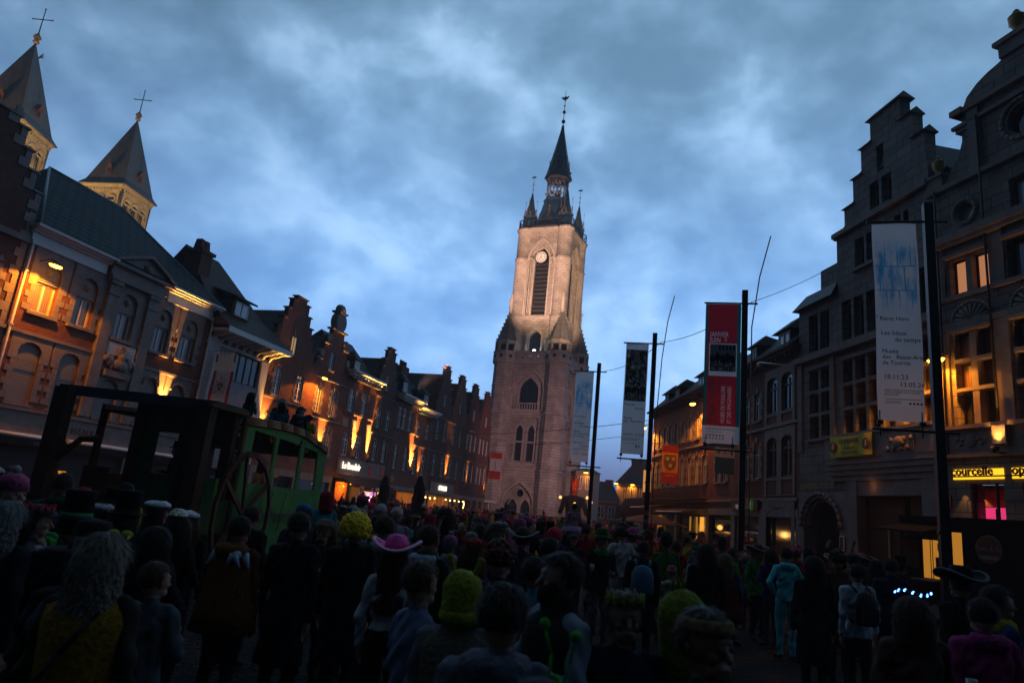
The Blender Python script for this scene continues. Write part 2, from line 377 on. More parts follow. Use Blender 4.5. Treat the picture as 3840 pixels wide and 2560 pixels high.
def house(u0, u1, eave, label, floors, wm=BR, gable=None, roof=TIL, name='brick_house', shop='dark', depth=9., trimm=M('stone_toothing', (.19, .13, .105), var=.3, vs=3), strings=(), quoins=True, cz=None, ridge=None, frame=WPT):
    """row house; all x in metres along the street, floors: (z0, z1, rise, [(x0, x1)...], opts)"""
    r = left_root(name, u0, label, 'house', 'row houses along the left side of the square'); off = (u0, 0, 0)
    holes = []; t = MB(off)
    for z0, z1, rise, xs, o in floors:
        for x0, x1 in xs:
            holes.append(arch(x0, z0, x1, z1, rise))
            w_ = MB(off)
            if o.get('quoin', True): teeth(w_, x0, z0, z1-rise, -1); teeth(w_, x1, z0+.3, z1-rise, 1); heads(w_, x0, x1, z1-rise, max(rise, .05), mi=0)
            w_.box(x0-.12, x1+.12, -.12, .18, z0-.11, z0-.004); w_.build('window_surround', trimm, r)
    if gable: cx, half, zb, zt, n, pw = gable; out = stepped(cx, half, zb, zt, n, pw, 3.2); out[0] = (u0, 3.2); out[1] = (u1, 3.2); out.insert(2, (u1, zb-.02)); out.append((u0, zb-.02))
    else: out = [(u0, 3.2), (u1, 3.2), (u1, eave), (u0, eave)]
    slab('wall', out, holes, 0, .34, wm, r, off=u0)
    b = MB(off)     # side and back walls, floor slabs
    b.box(u0+.01, u0+.3, .35, depth, 0, eave-.1); b.box(u1-.3, u1-.01, .35, depth, 0, eave-.1); b.box(u0+.3, u1-.3, depth-.3, depth, 0, eave-.1)
    b.build('side_walls', wm, r)
    q = MB(off); q.box(u0+.3, u1-.3, .9, 1., 0, eave-.1); q.build('interior', DRK, r)
    for z0, z1, rise, xs, o in floors:
        for i, (x0, x1) in enumerate(xs):
            pm = o.get('pm', GLS); pm = pm[i % len(pm)] if isinstance(pm, list) else pm
            window(r, x0, z0, x1, z1, rise, off=u0, pm=pm, tr=o.get('tr'), bars=o.get('bars', 0), fm=o.get('fm', frame), fw=o.get('fw', .1))
    for z in strings: t = MB(off); t.box(u0+.02, u1-.02, -.09, .0, z-.07, z+.07); t.build('string_course', trimm, r)
    if gable:
        t = MB(off); gable_caps(t, cx, half, zb, zt, n, pw); t.build('gable_coping', trimm, r)
        rb = MB(off); zt2 = zt-.55
        rb.add([(cx-half+.1, .36, zb), (cx, .36, zt2), (cx+half-.1, .36, zb), (cx-half+.1, depth, zb), (cx, depth, zt2), (cx+half-.1, depth, zb)],
               [(0, 1, 4, 3), (1, 2, 5, 4), (0, 2, 1), (3, 4, 5), (0, 3, 5, 2)])
        rb.build('roof', roof, r)
    elif ridge:
        e = eave+(.05 if not cz else 0)
        rb = MB(off); rd, rz_ = ridge
        rb.add([(u0-.05, -.5 if cz else -.2, e), (u1+.05, -.5 if cz else -.2, e), (u1+.05, depth, e), (u0-.05, depth, e), (u0-.05, rd, rz_), (u1+.05, rd, rz_)],
               [(0, 1, 5, 4), (2, 3, 4, 5), (0, 4, 3), (1, 2, 5), (0, 3, 2, 1)])
        rb.build('roof', roof, r)
    if shop == 'dark':
        g = MB(off); g.box(u0+.05, u1-.05, -.05, .3, 2.75, 3.2); g.box(u0+.05, u0+.35, -.05, .3, 0, 2.75); g.box(u1-.35, u1-.05, -.05, .3, 0, 2.75); g.box((u0+u1)/2-.1, (u0+u1)/2+.1, -.04, .3, 0, 2.75)
        g.box(u0+.35, u1-.35, .12, .2, 0, .6); g.build('shopfront', STG, r)
        p = MB(off); p.box(u0+.35, u1-.35, .22, .26, .6, 2.75); p.build('shop_window', GLS, r)
    return r
def wall_lamp(u, z, reach=.9, power=900, label='', root=None, frame=None, spot=150, below=None):
    """street lantern on a short arm with its own light"""
    r = left_root('wall_lamp', u, label, 'street lamp', 'sodium wall lamps') if frame is None else empty('wall_lamp', frame[0], frame[1], label, 'street lamp', 'sodium wall lamps')
    b = MB(); b.tube([(0, 0, z+.25), (0, -reach*.7, z+.32), (0, -reach, z+.16)], .028); b.box(-.06, .06, -.012, .02, z+.1, z+.42); b.build('arm', BLK, r)
    h = MB(); h.loft([(0, -reach, z+.02, .33, .17), (0, -reach, z+.1, .30, .15), (0, -reach, z+.2, .08, .06)], 16); h.build('lamp_head', BLK, r)
    l = MB(); l.loft([(0, -reach, z-.07, .10, .06), (0, -reach, z-.05, .25, .12), (0, -reach, z+.018, .31, .155)], 16); l.build('lens', LENS, r)
    light('SPOT', r, (0, -reach, z-.12), power, SOD, to=(0, -reach*.98, 0), size=.12, spot=spot, blend=.12)
    return r
def uplight(u, z, power, label, out=.22, spot=30, frame=None, tilt=0., col=WARM):
    r = left_root('uplight', u, label, 'floodlight', 'wall uplights') if frame is None else empty('uplight', frame[0], frame[1], label, 'floodlight', 'wall uplights')
    b = MB(); b.lathe((0, -out, z-.22), [(.03, 0), (.09, .05), (.11, .2), (.10, .2), (.07, .12)], 12); b.box(-.03, .03, -out, .03, z-.2, z-.15); b.build('housing', BLK, r)
    l = MB(); l.lathe((0, -out, z-.1), [(.02, 0), (.085, .012), (.0, .03)], 12); l.build('lens', LENU, r)
    light("SPOT", r, (0, -out, z+.03), power*11, col, to=(tilt, 0, z+2.4), size=.04, spot=spot, blend=.85)
    return r

# ---------------------------------------------------------------- left side of the square
def big_house():
    u0, u1 = 21.25, 33.3
    r = left_root('brick_mansion', u0, 'wide brick and grey stone town house with slate roof and pediment behind the float', 'house'); off = (u0, 0, 0)
    X = [(22.05, 23.15), (24.1, 25.17), (26.5, 27.63), (29.07, 30.14), (31.06, 32.23)]
    up = [arch(a, 8.35, b, 10.72, .5) for a, b in X]; lo = [arch(a, 4.36, b, 7.02 if i != 2 else 6.3, .42) for i, (a, b) in enumerate(X)]
    slab('wall', [(u0, 4.2), (25.6, 4.2), (25.6, 11.25), (u0, 11.25)], [up[0], up[1], lo[0], lo[1]], 0, .35, BR, r, off=u0)
    slab('wall', [(28.8, 4.2), (u1, 4.2), (u1, 11.25), (28.8, 11.25)], [up[3], up[4], lo[3], lo[4]], 0, .35, BR, r, off=u0)
    slab('stone_bay', [(25.6, 4.2), (28.8, 4.2), (28.8, 11.3), (25.6, 11.3)], [up[2], lo[2]], -.06, .35, STG, r, off=u0)
    t = MB(off)
    for i, (a, b) in enumerate(X):
        y0 = -.03 if i != 2 else -.09
        if i != 2:
            for z0, z1, zt, rs in ((9.75, 11.2, 10.72, .5), (6.2, 7.3, 7.02, .42)):
                s = slab('window_surround', [(a-.42, z0), (b+.42, z0), (b+.42, z1), (a-.42, z1)], [arch(a, z0+.001, b, zt, rs)], -.03, 0.002, STG, r, off=u0)
            teeth(t, a, 8.35, 9.75, -1, .42, .24, .28); teeth(t, b, 8.35, 9.75, 1, .42, .24, .28)
            teeth(t, a, 4.5, 6.2, -1, .42, .24, .28); teeth(t, b, 4.5, 6.2, 1, .42, .24, .28)
        t.box(a-.2, b+.2, y0-.13, .15, 8.2, 8.34); t.box(a-.15, b+.15, y0-.1, .15, 4.24, 4.35)
    for a, b in ((25.62, 26.2), (28.15, 28.76)):
        t.box(a, b, -.2, -.062, 4.3, 10.9); t.box(a-.06, b+.06, -.26, -.062, 10.35, 10.5); t.box(a-.08, b+.08, -.3, -.062, 10.9, 11.1)
    t.box(u0, 25.6, -.09, 0, 7.3, 7.44); t.box(28.8, u1, -.09, 0, 7.3, 7.44)
    t.box(25.45, 28.95, -.34, .1, 11.1, 11.32); t.box(25.4, 29.2, -.28, .1, 11.32, 11.82); t.box(25.3, 29.4, -.5, .1, 11.82, 11.98)
    t.box(u0, u1, -.2, .1, 4.06, 4.2)
    t.build('stone_trim', STG, r)
    pd = MB(off); pd.prism([(25.35, 11.98), (29.4, 11.98), (27.4, 12.78)], -.3, .6)
    for s in ((25.3, 11.99, 27.4, 12.86), (29.45, 11.99, 27.4, 12.86)):
        pd.prism([(s[0], s[1]), (s[2], s[3]-.02), (s[2], s[3]+.14), (s[0], s[1]+.14)] if s[0] < s[2] else [(s[2], s[3]-.02), (s[0], s[1]), (s[0], s[1]+.14), (s[2], s[3]+.14)], -.55, .65)
    pd.lathe((27.4, -.3, 12.28), [(.01, -.2), (.2, -.1), (.22, .1), (.01, .2)], 12); pd.build('pediment', STG, r)
    for a, b in ((u0-.02, 25.28), (29.42, u1+.05)):
        c = MB(off); c.box(a, b, -.1, .1, 11.2, 11.62); cornice(c, a, b, 11.62, 12.02, .55); c.build('cornice', WPT, r)
    for i, (a, b) in enumerate(X):
        y = .2
        window(r, a, 8.35, b, 9.72, off=u0, pm=GLC if i else M('pane_curtain_warm', (.42, .30, .22), rough=.15, kind='fold', c2=(.22, .15, .11)), y=y, fw=.09)
        f = MB(off); f.box(a, b, .08, .2, 9.72, 9.98); f.build('shutter_box', SHU, r)
        g = MB(off); g.prism(arch(a+.004, 9.985, b-.004, 10.715, .5), .1, .2); g.lathe(((a+b)/2, .1, 10.28), [(.02, -.2), (.17, -.06), (.17, .08), (.02, .2)], 10); g.build('tympanum', STL, r)
        if i < 2 or i == 2:
            g = MB(off); g.prism(arch(a+.004, 4.37, b-.004, (7.01 if i != 2 else 6.29), .42), .1, .16); g.build('roller_shutter', SHU, r)
        else:
            g = MB(off); g.prism(arch(a+.004, 6.3, b-.004, 7.01, .42), .08, .2); g.build('tympanum', STL, r)
            a2 = MB(off)
            for k in range(9):
                t0 = pi*(k+.5)/9; a2.ell(((a+b)/2+.52*cos(t0), -.06, 6.55+.42*sin(t0)), (.13, .08, .09), 8, 5)
            a2.build('carved_garland', STL, r)
            window(r, a, 4.37, b, 6.1, off=u0, pm=GLC, y=.2)
            f = MB(off); f.box(a, b, .07, .22, 6.1, 6.3); f.build('shutter_box', SHU, r)
    w = MB(off); w.box(26.28, 28.05, -.16, -.062, 7.5, 8.12); w.build('white_panel', PLA, r)
    w = MB(off)
    for k in range(20):
        t0, t1 = 2*pi*k/20, 2*pi*(k+1)/20
        w.cyl((27.18+.2*cos(t0), -.24, 7.78+.2*sin(t0)), (27.18+.2*cos(t1), -.24, 7.78+.2*sin(t1)), .045, n=6)
    w.build('gilded_wreath', GLD, r)
    w = MB(off); w.ell((27.18, -.28, 7.42), (.2, .16, .24)); w.ell((27.18, -.25, 7.08), (.42, .2, .3))
    for s in (-1, 1):
        for k in range(5): w.ell((27.18+s*(.42+.11*k), -.2, 7.05+.05*k+.1*(k % 2)), (.16, .1, .3-.03*k), 8, 6)
    w.box(26.4, 27.95, -.3, -.06, 6.42, 6.72); w.build('carved_trophy', STG, r)
    rb = MB(off)
    E = [(21.15, -.45, 12.03), (33.45, -.45, 12.03), (33.45, 10.4, 12.03), (21.15, 10.4, 12.03), (25., 5.1, 17.05), (29.8, 5.1, 17.05)]
    rb.add(E, [(0, 1, 5, 4), (2, 3, 4, 5), (3, 0, 4), (1, 2, 5), (0, 3, 2, 1)]); rb.build('roof', SLA, r)
    rr = MB(off); rr.tube([E[0], E[4], E[5], E[1]], .07, 6); rr.build('roof_ridge', M('lead', (.16, .2, .22), rough=.4), r)
    s = MB(off); s.box(u0, u0+.3, .36, 10, 0, 12); s.box(u1-.3, u1, .36, 10, 0, 12); s.box(u0+.3, u1-.3, 1., 1.1, 0, 12); s.build('side_walls', BRD, r)
    for x, nm in ((21.32, 0), (33.14, 1)):
        d = MB(off); d.tube([(x, -.14, 11.2), (x, -.14, 0)], .06); d.box(x-.12, x+.12, -.24, .0, 11.15, 11.32)
        for z in (4.5, 7.5, 9.9): d.box(x-.09, x+.09, -.22, .0, z, z+.06)
        d.build('downpipe', WPT, r)
    f = MB(off); f.box(u0, u1, -.12, .3, 3.2, 4.06); f.box(u0, u1, -.2, .3, 3.12, 3.2)
    for x in (u0+.1, 24.9, 28.9, u1-.5): f.box(x, x+.4, -.1, .3, 0, 3.12)
    f.build('shop_fascia', STG, r)
    text('HENRI', .42, r, (25.45-u0, -.14, 3.42), M('bronze_letters', (.10, .075, .05), metal=.6, rough=.5), bold=.008, spacing=1.35)
    for a, b in ((u0+.5, 24.9), (25.3, 28.9), (29.3, u1-.5)):
        s = MB(off); s.box(a, b, .1, .16, 0, 2.9); s.build('shop_shutter', SHD, r)
        s = MB(off); s.cyl((a, -.32, 3.02), (b, -.32, 3.02), .085, n=12); s.box(a, b, -.3, -.02, 3.04, 3.14); s.build('awning_cassette', WPT, r)
        s = MB(off); s.box(a, b, -.4, -.36, 2.62, 2.95); s.build('valance', DRK, r)
    text('HENRI', .24, r, (23.55-u0, -.41, 2.66), M('dull_letters', (.09, .09, .1)), bold=.004)
    return r
big_house()
wall_lamp(21.95, 10.35, .95, 900, 'glowing orange street lamp on the wall of the slate roofed mansion beside its downpipe')
uplight(30.6, 4.9, 900, 'floodlight washing the brick pier of the mansion up to its white cornice', spot=34)

def dark_gable():
    u0, u1 = 12.6, 21.2
    r = left_root('brick_house', u0, 'dark brick stepped gable house with stone blocks at the left edge of the square', 'house', 'row houses along the left side of the square'); off = (u0, 0, 0)
    cx = 18.2; wn = [(14.2, 15.5), (16.3, 17.6), (18.9, 20.15)]
    out = stepped(cx, 3.0, 12.6, 15.8, 4, 2.4, 0); out[0] = (u0, 0); out.append((u0, 12.58)); out.insert(-1, (cx-3.0, 12.58))
    slab('wall', out, [arch(a, 7.9, b, 10.2, .25) for a, b in wn]+[arch(a, 4.3, b, 6.8, .25) for a, b in wn], 0, .4, BRD, r, off=u0)
    t = MB(off); gable_caps(t, cx, 3.0, 12.6, 15.8, 4, 2.4)
    for i in range(5):
        x = 3.0-1.8*i/4; teeth(t, cx+x, 12.6+.8*i, 13.38+.8*i, -1, .5, .28, .4)
    teeth(t, u1, 4, 12.5, -1, .5, .3, .4); t.box(u0, u1, -.18, 0, 11.1, 11.35); t.box(u0, u1, -.12, 0, 7.3, 7.45)
    t.build('stone_trim', STG, r)
    for a, b in wn:
        t = MB(off); teeth(t, a, 7.9, 9.9, -1, .5, .3, .33); teeth(t, b, 7.9, 9.9, 1, .5, .3, .33); heads(t, a, b, 9.95, .25); t.box(a-.2, b+.2, -.12, .1, 7.76, 7.9); t.build('window_surround', STG, r)
    for a, b in wn:
        window(r, a, 7.9, b, 10.2, .25, off=u0, fm=WOOD); window(r, a, 4.3, b, 6.8, .25, off=u0, fm=WOOD)
    s = MB(off); s.box(u0, u0+.3, .41, 9, 0, 12.5); s.box(u1-.3, u1, .41, 9, 0, 12.5); s.box(u0+.3, u1-.3, 1, 1.1, 0, 12.5); s.build('side_walls', BRD, r)
    b = MB(off); b.add([(u0, .41, 12.5), (cx, .41, 15.4), (u1, .41, 12.5), (u0, 9, 12.5), (cx, 9, 15.4), (u1, 9, 12.5)], [(0, 1, 4, 3), (1, 2, 5, 4), (0, 2, 1), (3, 4, 5), (0, 3, 5, 2)]); b.build('roof', TIL, r)
dark_gable()

def white_house():
    u0, u1 = 33.3, 39.35
    r = left_root('plastered_house', u0, 'white plastered house under a deep overhanging tiled roof with dormer and brick chimney', 'house', 'row houses along the left side of the square'); off = (u0, 0, 0)
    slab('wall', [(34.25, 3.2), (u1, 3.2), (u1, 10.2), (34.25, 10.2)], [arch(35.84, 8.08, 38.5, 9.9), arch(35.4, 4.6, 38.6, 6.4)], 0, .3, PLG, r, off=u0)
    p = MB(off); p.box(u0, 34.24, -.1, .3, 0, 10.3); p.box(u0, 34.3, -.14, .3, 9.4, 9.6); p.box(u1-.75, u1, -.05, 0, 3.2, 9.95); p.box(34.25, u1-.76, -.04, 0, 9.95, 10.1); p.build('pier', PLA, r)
    for a, b in ((35.84, 37.15), (37.15, 38.5)):
        window(r, a, 8.08, b, 9.9, off=u0, fm=WOOD, pm=GLS, y=.1)
    window(r, 35.4, 4.6, 38.6, 6.4, off=u0, fm=WOOD, y=.1)
    e = MB(off); e.box(33.2, 39.9, -1.25, .2, 10.62, 10.8)
    e.box(33.2, 39.9, -1.33, -1.25, 10.6, 10.95); e.build('eaves', WPT, r)
    k = MB(off)
    for i in range(9):
        x = 33.6+i*.72; k.prism([(0, 0), (.001, 0)], 0, 0) if 0 else None
        k.add([(x-.07, 0, 10.05), (x-.07, 0, 10.6), (x-.07, -1.15, 10.6), (x-.07, -.7, 10.42), (x-.07, -.2, 10.3), (x+.07, 0, 10.05), (x+.07, 0, 10.6), (x+.07, -1.15, 10.6), (x+.07, -.7, 10.42), (x+.07, -.2, 10.3)],
              [(0, 1, 2, 3, 4), (9, 8, 7, 6, 5), (0, 4, 9, 5), (4, 3, 8, 9), (3, 2, 7, 8)])
    k.build('eaves_brackets', WPT, r)
    b = MB(off)
    b.add([(33.1, -1.35, 10.95), (40., -1.35, 10.95), (40., 8, 10.95), (33.1, 8, 10.95), (33.1, .3, 12.4), (38.7, .3, 12.4), (33.1, 3., 16.1), (36.2, 3., 16.1), (33.1, 6, 12.4), (38.7, 6, 12.4)],
          [(0, 1, 5, 4), (4, 5, 7, 6), (1, 2, 9, 5), (5, 9, 7), (2, 3, 8, 9), (9, 8, 6, 7), (0, 4, 6, 8, 3), (0, 3, 2, 1)])
    b.build('roof', TIL, r)
    d = MB(off); d.box(34.3, 36.0, -.35, 2.2, 11.9, 13.); d.build('dormer', BRD, r)
    d = MB(off); d.add([(34.1, -.7, 12.98), (36.2, -.7, 12.98), (36.2, 2.6, 13.9), (34.1, 2.6, 13.9), (34.1, -.7, 13.1), (36.2, -.7, 13.1), (36.2, 2.6, 14.1), (34.1, 2.6, 14.1)],
        [(0, 1, 2, 3), (7, 6, 5, 4), (0, 4, 5, 1), (1, 5, 6, 2), (2, 6, 7, 3), (3, 7, 4, 0)]); d.build('dormer_roof', TIL, r)
    window(r, 34.5, 12.0, 35.8, 12.9, off=u0, y=-.42, pm=GLB)
    c = MB(off); c.box(33.0, 34.0, 1.6, 2.8, 12, 15.55); c.box(32.88, 34.12, 1.48, 2.92, 15.55, 15.75)
    c.build('chimney', BRD, r)
    for x in (33.15, 33.6):
        q = MB(off); q.add([(x, 1.9, 15.75), (x+.42, 1.9, 15.75), (x+.42, 2.5, 15.75), (x, 2.5, 15.75), (x+.06, 2., 16.5), (x+.36, 2., 16.5), (x+.36, 2.4, 16.5), (x+.06, 2.4, 16.5)], [(0, 1, 5, 4), (1, 2, 6, 5), (2, 3, 7, 6), (3, 0, 4, 7), (4, 5, 6, 7), (3, 2, 1, 0)])
        q.build('chimney_pot', BRD, r)
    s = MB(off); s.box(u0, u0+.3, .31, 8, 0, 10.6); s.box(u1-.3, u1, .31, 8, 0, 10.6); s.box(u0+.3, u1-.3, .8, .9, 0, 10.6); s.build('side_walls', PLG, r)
    g = MB(off); g.box(34.3, u1-.05, -.05, .3, 2.7, 3.2); g.box(u1-.35, u1-.05, -.04, .3, 0, 2.7); g.build('shopfront', STG, r)
    g = MB(off); g.box(34.3, u1-.35, .15, .2, 0, 2.7); g.build('shop_window', GLS, r)
white_house()

q = dict(tr=None, bars=3)
house(39.35, 44.9, 11.3, 'brick stepped gable house with one yellow lit attic window beside the white house',
      [(8.05, 9.98, .12, [(40.22, 41.1), (42.95, 43.85)], dict(bars=3)), (4.6, 6.7, .12, [(40.22, 41.1), (42.95, 43.85)], dict(bars=3)), (11.2, 12.58, .0, [(41.5, 42.25)], dict(pm=GLY))],
      gable=(41.95, 2.75, 11.3, 15.1, 5, 1.3), strings=(7.85,))
def curly_house():
    u0, u1 = 44.9, 50.15
    r = left_root('brick_house', u0, 'brick house with a scrolled gable crowned by a round stone cap', 'house', 'row houses along the left side of the square'); off = (u0, 0, 0)
    wn = [(45.82, 46.55), (48.1, 48.87)]
    out = [(u0, 3.2), (u1, 3.2), (u1, 11.), (50.0, 11.8), (49.6, 11.9), (49.35, 12.3), (49.5, 12.7), (49.3, 13.15), (48.75, 13.25), (48.5, 13.6), (48.62, 14.), (48.55, 14.5),
           (46.75, 14.5), (46.68, 14.), (46.8, 13.6), (46.55, 13.25), (46., 13.15), (45.8, 12.7), (45.95, 12.3), (45.7, 11.9), (45.1, 11.8), (u0, 11.)]
    slab('wall', out, [arch(a, 7.8, b, 9.8, .1) for a, b in wn]+[arch(a, 4.7, b, 6.7, .1) for a, b in wn]+[arch(46.93, 11.3, 47.63, 12.7)], 0, .34, BR, r, off=u0)
    t = MB(off)
    for a, b, z in ((44.95, 45.75, 11.8), (49.55, 50.2, 11.8), (45.75, 46.6, 13.18), (48.7, 49.55, 13.18), (46.45, 48.85, 14.5)): t.box(a, b, -.16, .4, z, z+.14)
    for a, b in wn:
        for z0, z1 in ((7.8, 9.7), (4.7, 6.6)):
            w_ = MB(off); teeth(w_, a, z0, z1, -1); teeth(w_, b, z0, z1, 1); heads(w_, a, b, z1, .1); w_.box(a-.12, b+.12, -.12, .18, z0-.11, z0-.004); w_.build('window_surround', STL, r)
    t.box(u0, u1, -.08, 0, 10.4, 10.52); t.box(46.8, 47.76, -.12, .18, 11.19, 11.29); t.box(u0, u1, -.08, 0, 7.35, 7.45); t.build('stone_trim', STL, r)
    k = MB(off)
    k.cyl((47.65, -.12, 15.3), (47.65, .46, 15.3), .78, n=20)
    for s in (-1, 1): k.cyl((47.65+s*1.35, -.1, 13.75), (47.65+s*1.35, .42, 13.75), .33, n=12); k.cyl((47.65+s*2.05, -.1, 12.35), (47.65+s*2.05, .42, 12.35), .3, n=12)
    k.box(46.95, 48.35, -.2, .55, 16.02, 16.16); k.loft([(47.65, .17, 16.16, .62, .36), (47.65, .17, 16.5, .6, .34), (47.65, .17, 16.72, .4, .24), (47.65, .17, 16.8, .1, .08)], 14)
    k.build('gable_crown', STG, r)
    for a, b in wn:
        window(r, a, 7.8, b, 9.8, .1, off=u0, bars=4, fw=.08); window(r, a, 4.7, b, 6.7, .1, off=u0, bars=4, fw=.08)
    window(r, 46.93, 11.3, 47.63, 12.7, off=u0, bars=4, fw=.08)
    b = MB(off); b.add([(u0, .36, 11.), (47.6, .36, 14.2), (u1, .36, 11.), (u0, 9, 11.), (47.6, 9, 14.2), (u1, 9, 11.)], [(0, 1, 4, 3), (1, 2, 5, 4), (0, 2, 1), (3, 4, 5), (0, 3, 5, 2)]); b.build('roof', TIL, r)
    s = MB(off); s.box(u0+.01, u0+.3, .35, 9, 0, 11); s.box(u1-.3, u1-.01, .35, 9, 0, 11); s.box(u0+.3, u1-.3, .8, .9, 0, 11); s.build('side_walls', BR, r)
    g = MB(off); g.box(u0, u1, -.05, .3, 2.7, 3.2); g.box(u0, u0+.35, -.04, .3, 0, 2.7); g.box(u1-.35, u1, -.04, .3, 0, 2.7); g.build('shopfront', STG, r)
    g = MB(off); g.box(u0+.35, u1-.35, .15, .2, 0, 2.7); g.build('shop_window', GLS, r)
curly_house()
wall_lamp(45.1, 10.2, .95, 800, 'glowing orange street lamp on the brick wall below the scrolled gable')
uplight(47.35, 4.6, 1200, 'floodlight throwing a strip of light up the brick wall below the scrolled gable', spot=34)
uplight(39.75, 5.6, 420, 'floodlight low on the corner of the brick stepped gable house next to the white house', spot=50)

h5 = house(50.15, 55.6, 11.3, 'brick house with a bright white cornice and two blazing light strips over the cafe sign',
      [(8.67, 10.55, .12, [(50.85, 51.85), (53.25, 54.15)], dict(bars=3, tr=9.9)), (5.0, 6.87, .12, [(50.93, 51.9), (53.3, 54.2)], dict(bars=3, tr=6.3))],
      strings=(8.5,), cz=1, ridge=(3.2, 15.4), shop=None)
t = MB((50.15, 0, 0)); cornice(t, 50.2, 55.6, 11.3, 12.02, .8, brackets=.55, steps=4); t.build('cornice', WPT, h5)
t = MB((50.15, 0, 0))
for x in (50.45, 51.9, 54.6): t.box(x, x+.85, -.03, .05, 7.35, 8.05)
t.build('stone_panel', STL, h5)
d = MB((50.15, 0, 0)); d.box(51.0, 52.0, .1, 2.2, 12.1, 13.1); d.build('dormer', BRD, h5)
d = MB((50.15, 0, 0)); d.add([(50.8, -.15, 13.05), (52.2, -.15, 13.05), (52.2, 3, 13.35), (50.8, 3, 13.35), (51.2, .4, 13.8), (51.8, .4, 13.8)], [(0, 1, 5, 4), (1, 2, 5), (0, 4, 3), (3, 4, 5, 2), (0, 3, 2, 1)]); d.build('dormer_roof', TIL, h5)
window(h5, 51.1, 12.25, 51.9, 13., off=50.15, y=.02, pm=GLB)
uplight(52.75, 5.05, 2600, 'left one of the two strongest wall floodlights, between the cafe house windows')
uplight(55.35, 5.0, 2600, 'right of the two strongest floodlights, at the right edge of the cafe house')
house(55.6, 60.3, 11.2, 'dark brick stepped gable house squeezed between two lit white cornices',
      [(8.05, 9.85, .25, [(56.35, 57.2), (58.3, 59.15)], dict(tr=9.2)), (5.1, 7.1, .3, [(56.5, 57.25), (58.4, 59.15)], dict(pm=[GLS, SHU], tr=6.4)), (11.6, 12.9, .2, [(57.2, 57.95)], {})],
      wm=BRD, gable=(57.75, 2.35, 11.2, 15.3, 5, 1.0), strings=(10.9, 7.5))
h7 = house(60.3, 65.3, 11.2, 'brick house with three white framed windows under a lit cornice and a blue slate roof',
      [(8.7, 10.7, 0, [(60.85, 61.6), (61.95, 62.75), (63.4, 64.2)], dict(fw=.12, quoin=False, tr=10)), (4.75, 7.1, .15, [(61.05, 61.8), (63.35, 64.2)], dict(fw=.11, pm=[SHU, GLC], tr=6.2))],
      cz=1, ridge=(3, 15.2), roof=SLA, strings=(8.55,))
t = MB((60.3, 0, 0)); cornice(t, 60.35, 65.3, 11.2, 11.95, .9, brackets=.5); t.build('cornice', WPT, h7)
h8 = house(65.3, 70.2, 10.8, 'narrow brick house with a lit cornice lower than its neighbour and a blue slate roof',
      [(8.5, 9.98, .15, [(65.75, 66.65), (68.15, 69.05)], dict(tr=9.4)), (4.6, 6.78, .2, [(65.75, 66.65), (68.0, 69.05)], dict(tr=6.1))], cz=1, ridge=(3, 14.6), roof=SLA, strings=(7.5,))
t = MB((65.3, 0, 0)); cornice(t, 65.4, 70.2, 10.8, 11.5, .8, brackets=.5); t.build('cornice', WPT, h8)
for hh, o_, a, b, z in ((h7, 60.3, 61.2, 62.1, 12.3), (h8, 65.3, 66.8, 67.8, 12.0)):
    d = MB((o_, 0, 0)); d.box(a-.08, b+.08, .1, 2., z-.1, z+1.05); d.build('dormer', SLA, hh)
    d = MB((o_, 0, 0)); d.add([(a-.3, -.2, z+1.04), (b+.3, -.2, z+1.04), (b+.3, 2.6, z+1.25), (a-.3, 2.6, z+1.25), (a+.2, .5, z+1.8), (b-.2, .5, z+1.8)], [(0, 1, 5, 4), (1, 2, 5), (0, 4, 3), (3, 4, 5, 2), (0, 3, 2, 1)]); d.build('dormer_roof', SLA, hh)
    window(hh, a, z, b, z+.95, off=o_, y=.0, pm=GLC)
c = MB((65.3, 0, 0)); c.box(65.4, 67.2, 2.4, 3.2, 13.5, 15.8)
for k in range(4): c.cyl((65.65+k*.43, 2.8, 15.8), (65.65+k*.43, 2.8, 16.4), .13, n=8)
c.build('chimney', BRD, h8)
uplight(65.2, 4.85, 2400, 'floodlight between the slate roofed houses, lighting the full height of their party wall', spot=40)
uplight(67.4, 4.35, 260, 'low floodlight left of the second closed parasol', spot=40)
G = 'two lit terraces'
for i, (a, b, wn2, wn1, lab, pk) in enumerate((
        (70.2, 75.6, [(71.05, 72.0), (73.45, 74.4)], [(71.2, 72.15), (73.75, 74.7)], 'brick stepped gable house above the taco shop, first of the four matching gables', 72.75),
        (75.6, 80.95, [(76.5, 77.45), (78.85, 79.75)], [(76.5, 77.4), (78.8, 79.7)], 'brick stepped gable house, second of the four matching gables, just right of the taco shop', 78.2),
        (80.95, 86.3, [(81.7, 82.4), (83.2, 83.95), (84.95, 85.6)], [(81.7, 82.4), (83.3, 84.0), (85.0, 85.6)], 'brick stepped gable house, third of the four matching gables, with a thin strip of light', 83.6),
        (86.3, 91.7, [(87.0, 87.7), (88.5, 89.2), (90.1, 90.8)], [(87.0, 87.7), (88.5, 89.2), (90.1, 90.8)], 'brick stepped gable house nearest the belfry, last of the four matching gables', 89.))):
    house(a, b, 12, lab, [(8.8, 10.8, .06, wn2, dict(bars=3)), (4.9, 7.1, .15, wn1, dict(tr=6.4)), (12.6, 13.95, 0, [(pk-.35, pk+.35)], dict(bars=2))],
          gable=(pk, 2.65 if pk-a > 2.6 else pk-a, 12, 17., 5, 1.15), strings=(11.3, 7.5), wm=BR if i % 2 else BRD)
uplight(75.6, 4.6, 800, 'floodlight right of the taco shop sign', spot=32)
uplight(83.1, 4.3, 420, 'floodlight making a thin strip of light up the third matching gable house', spot=20)
uplight(91.0, 3.6, 160, 'last floodlight of the left row, near the red and white banner', spot=26)
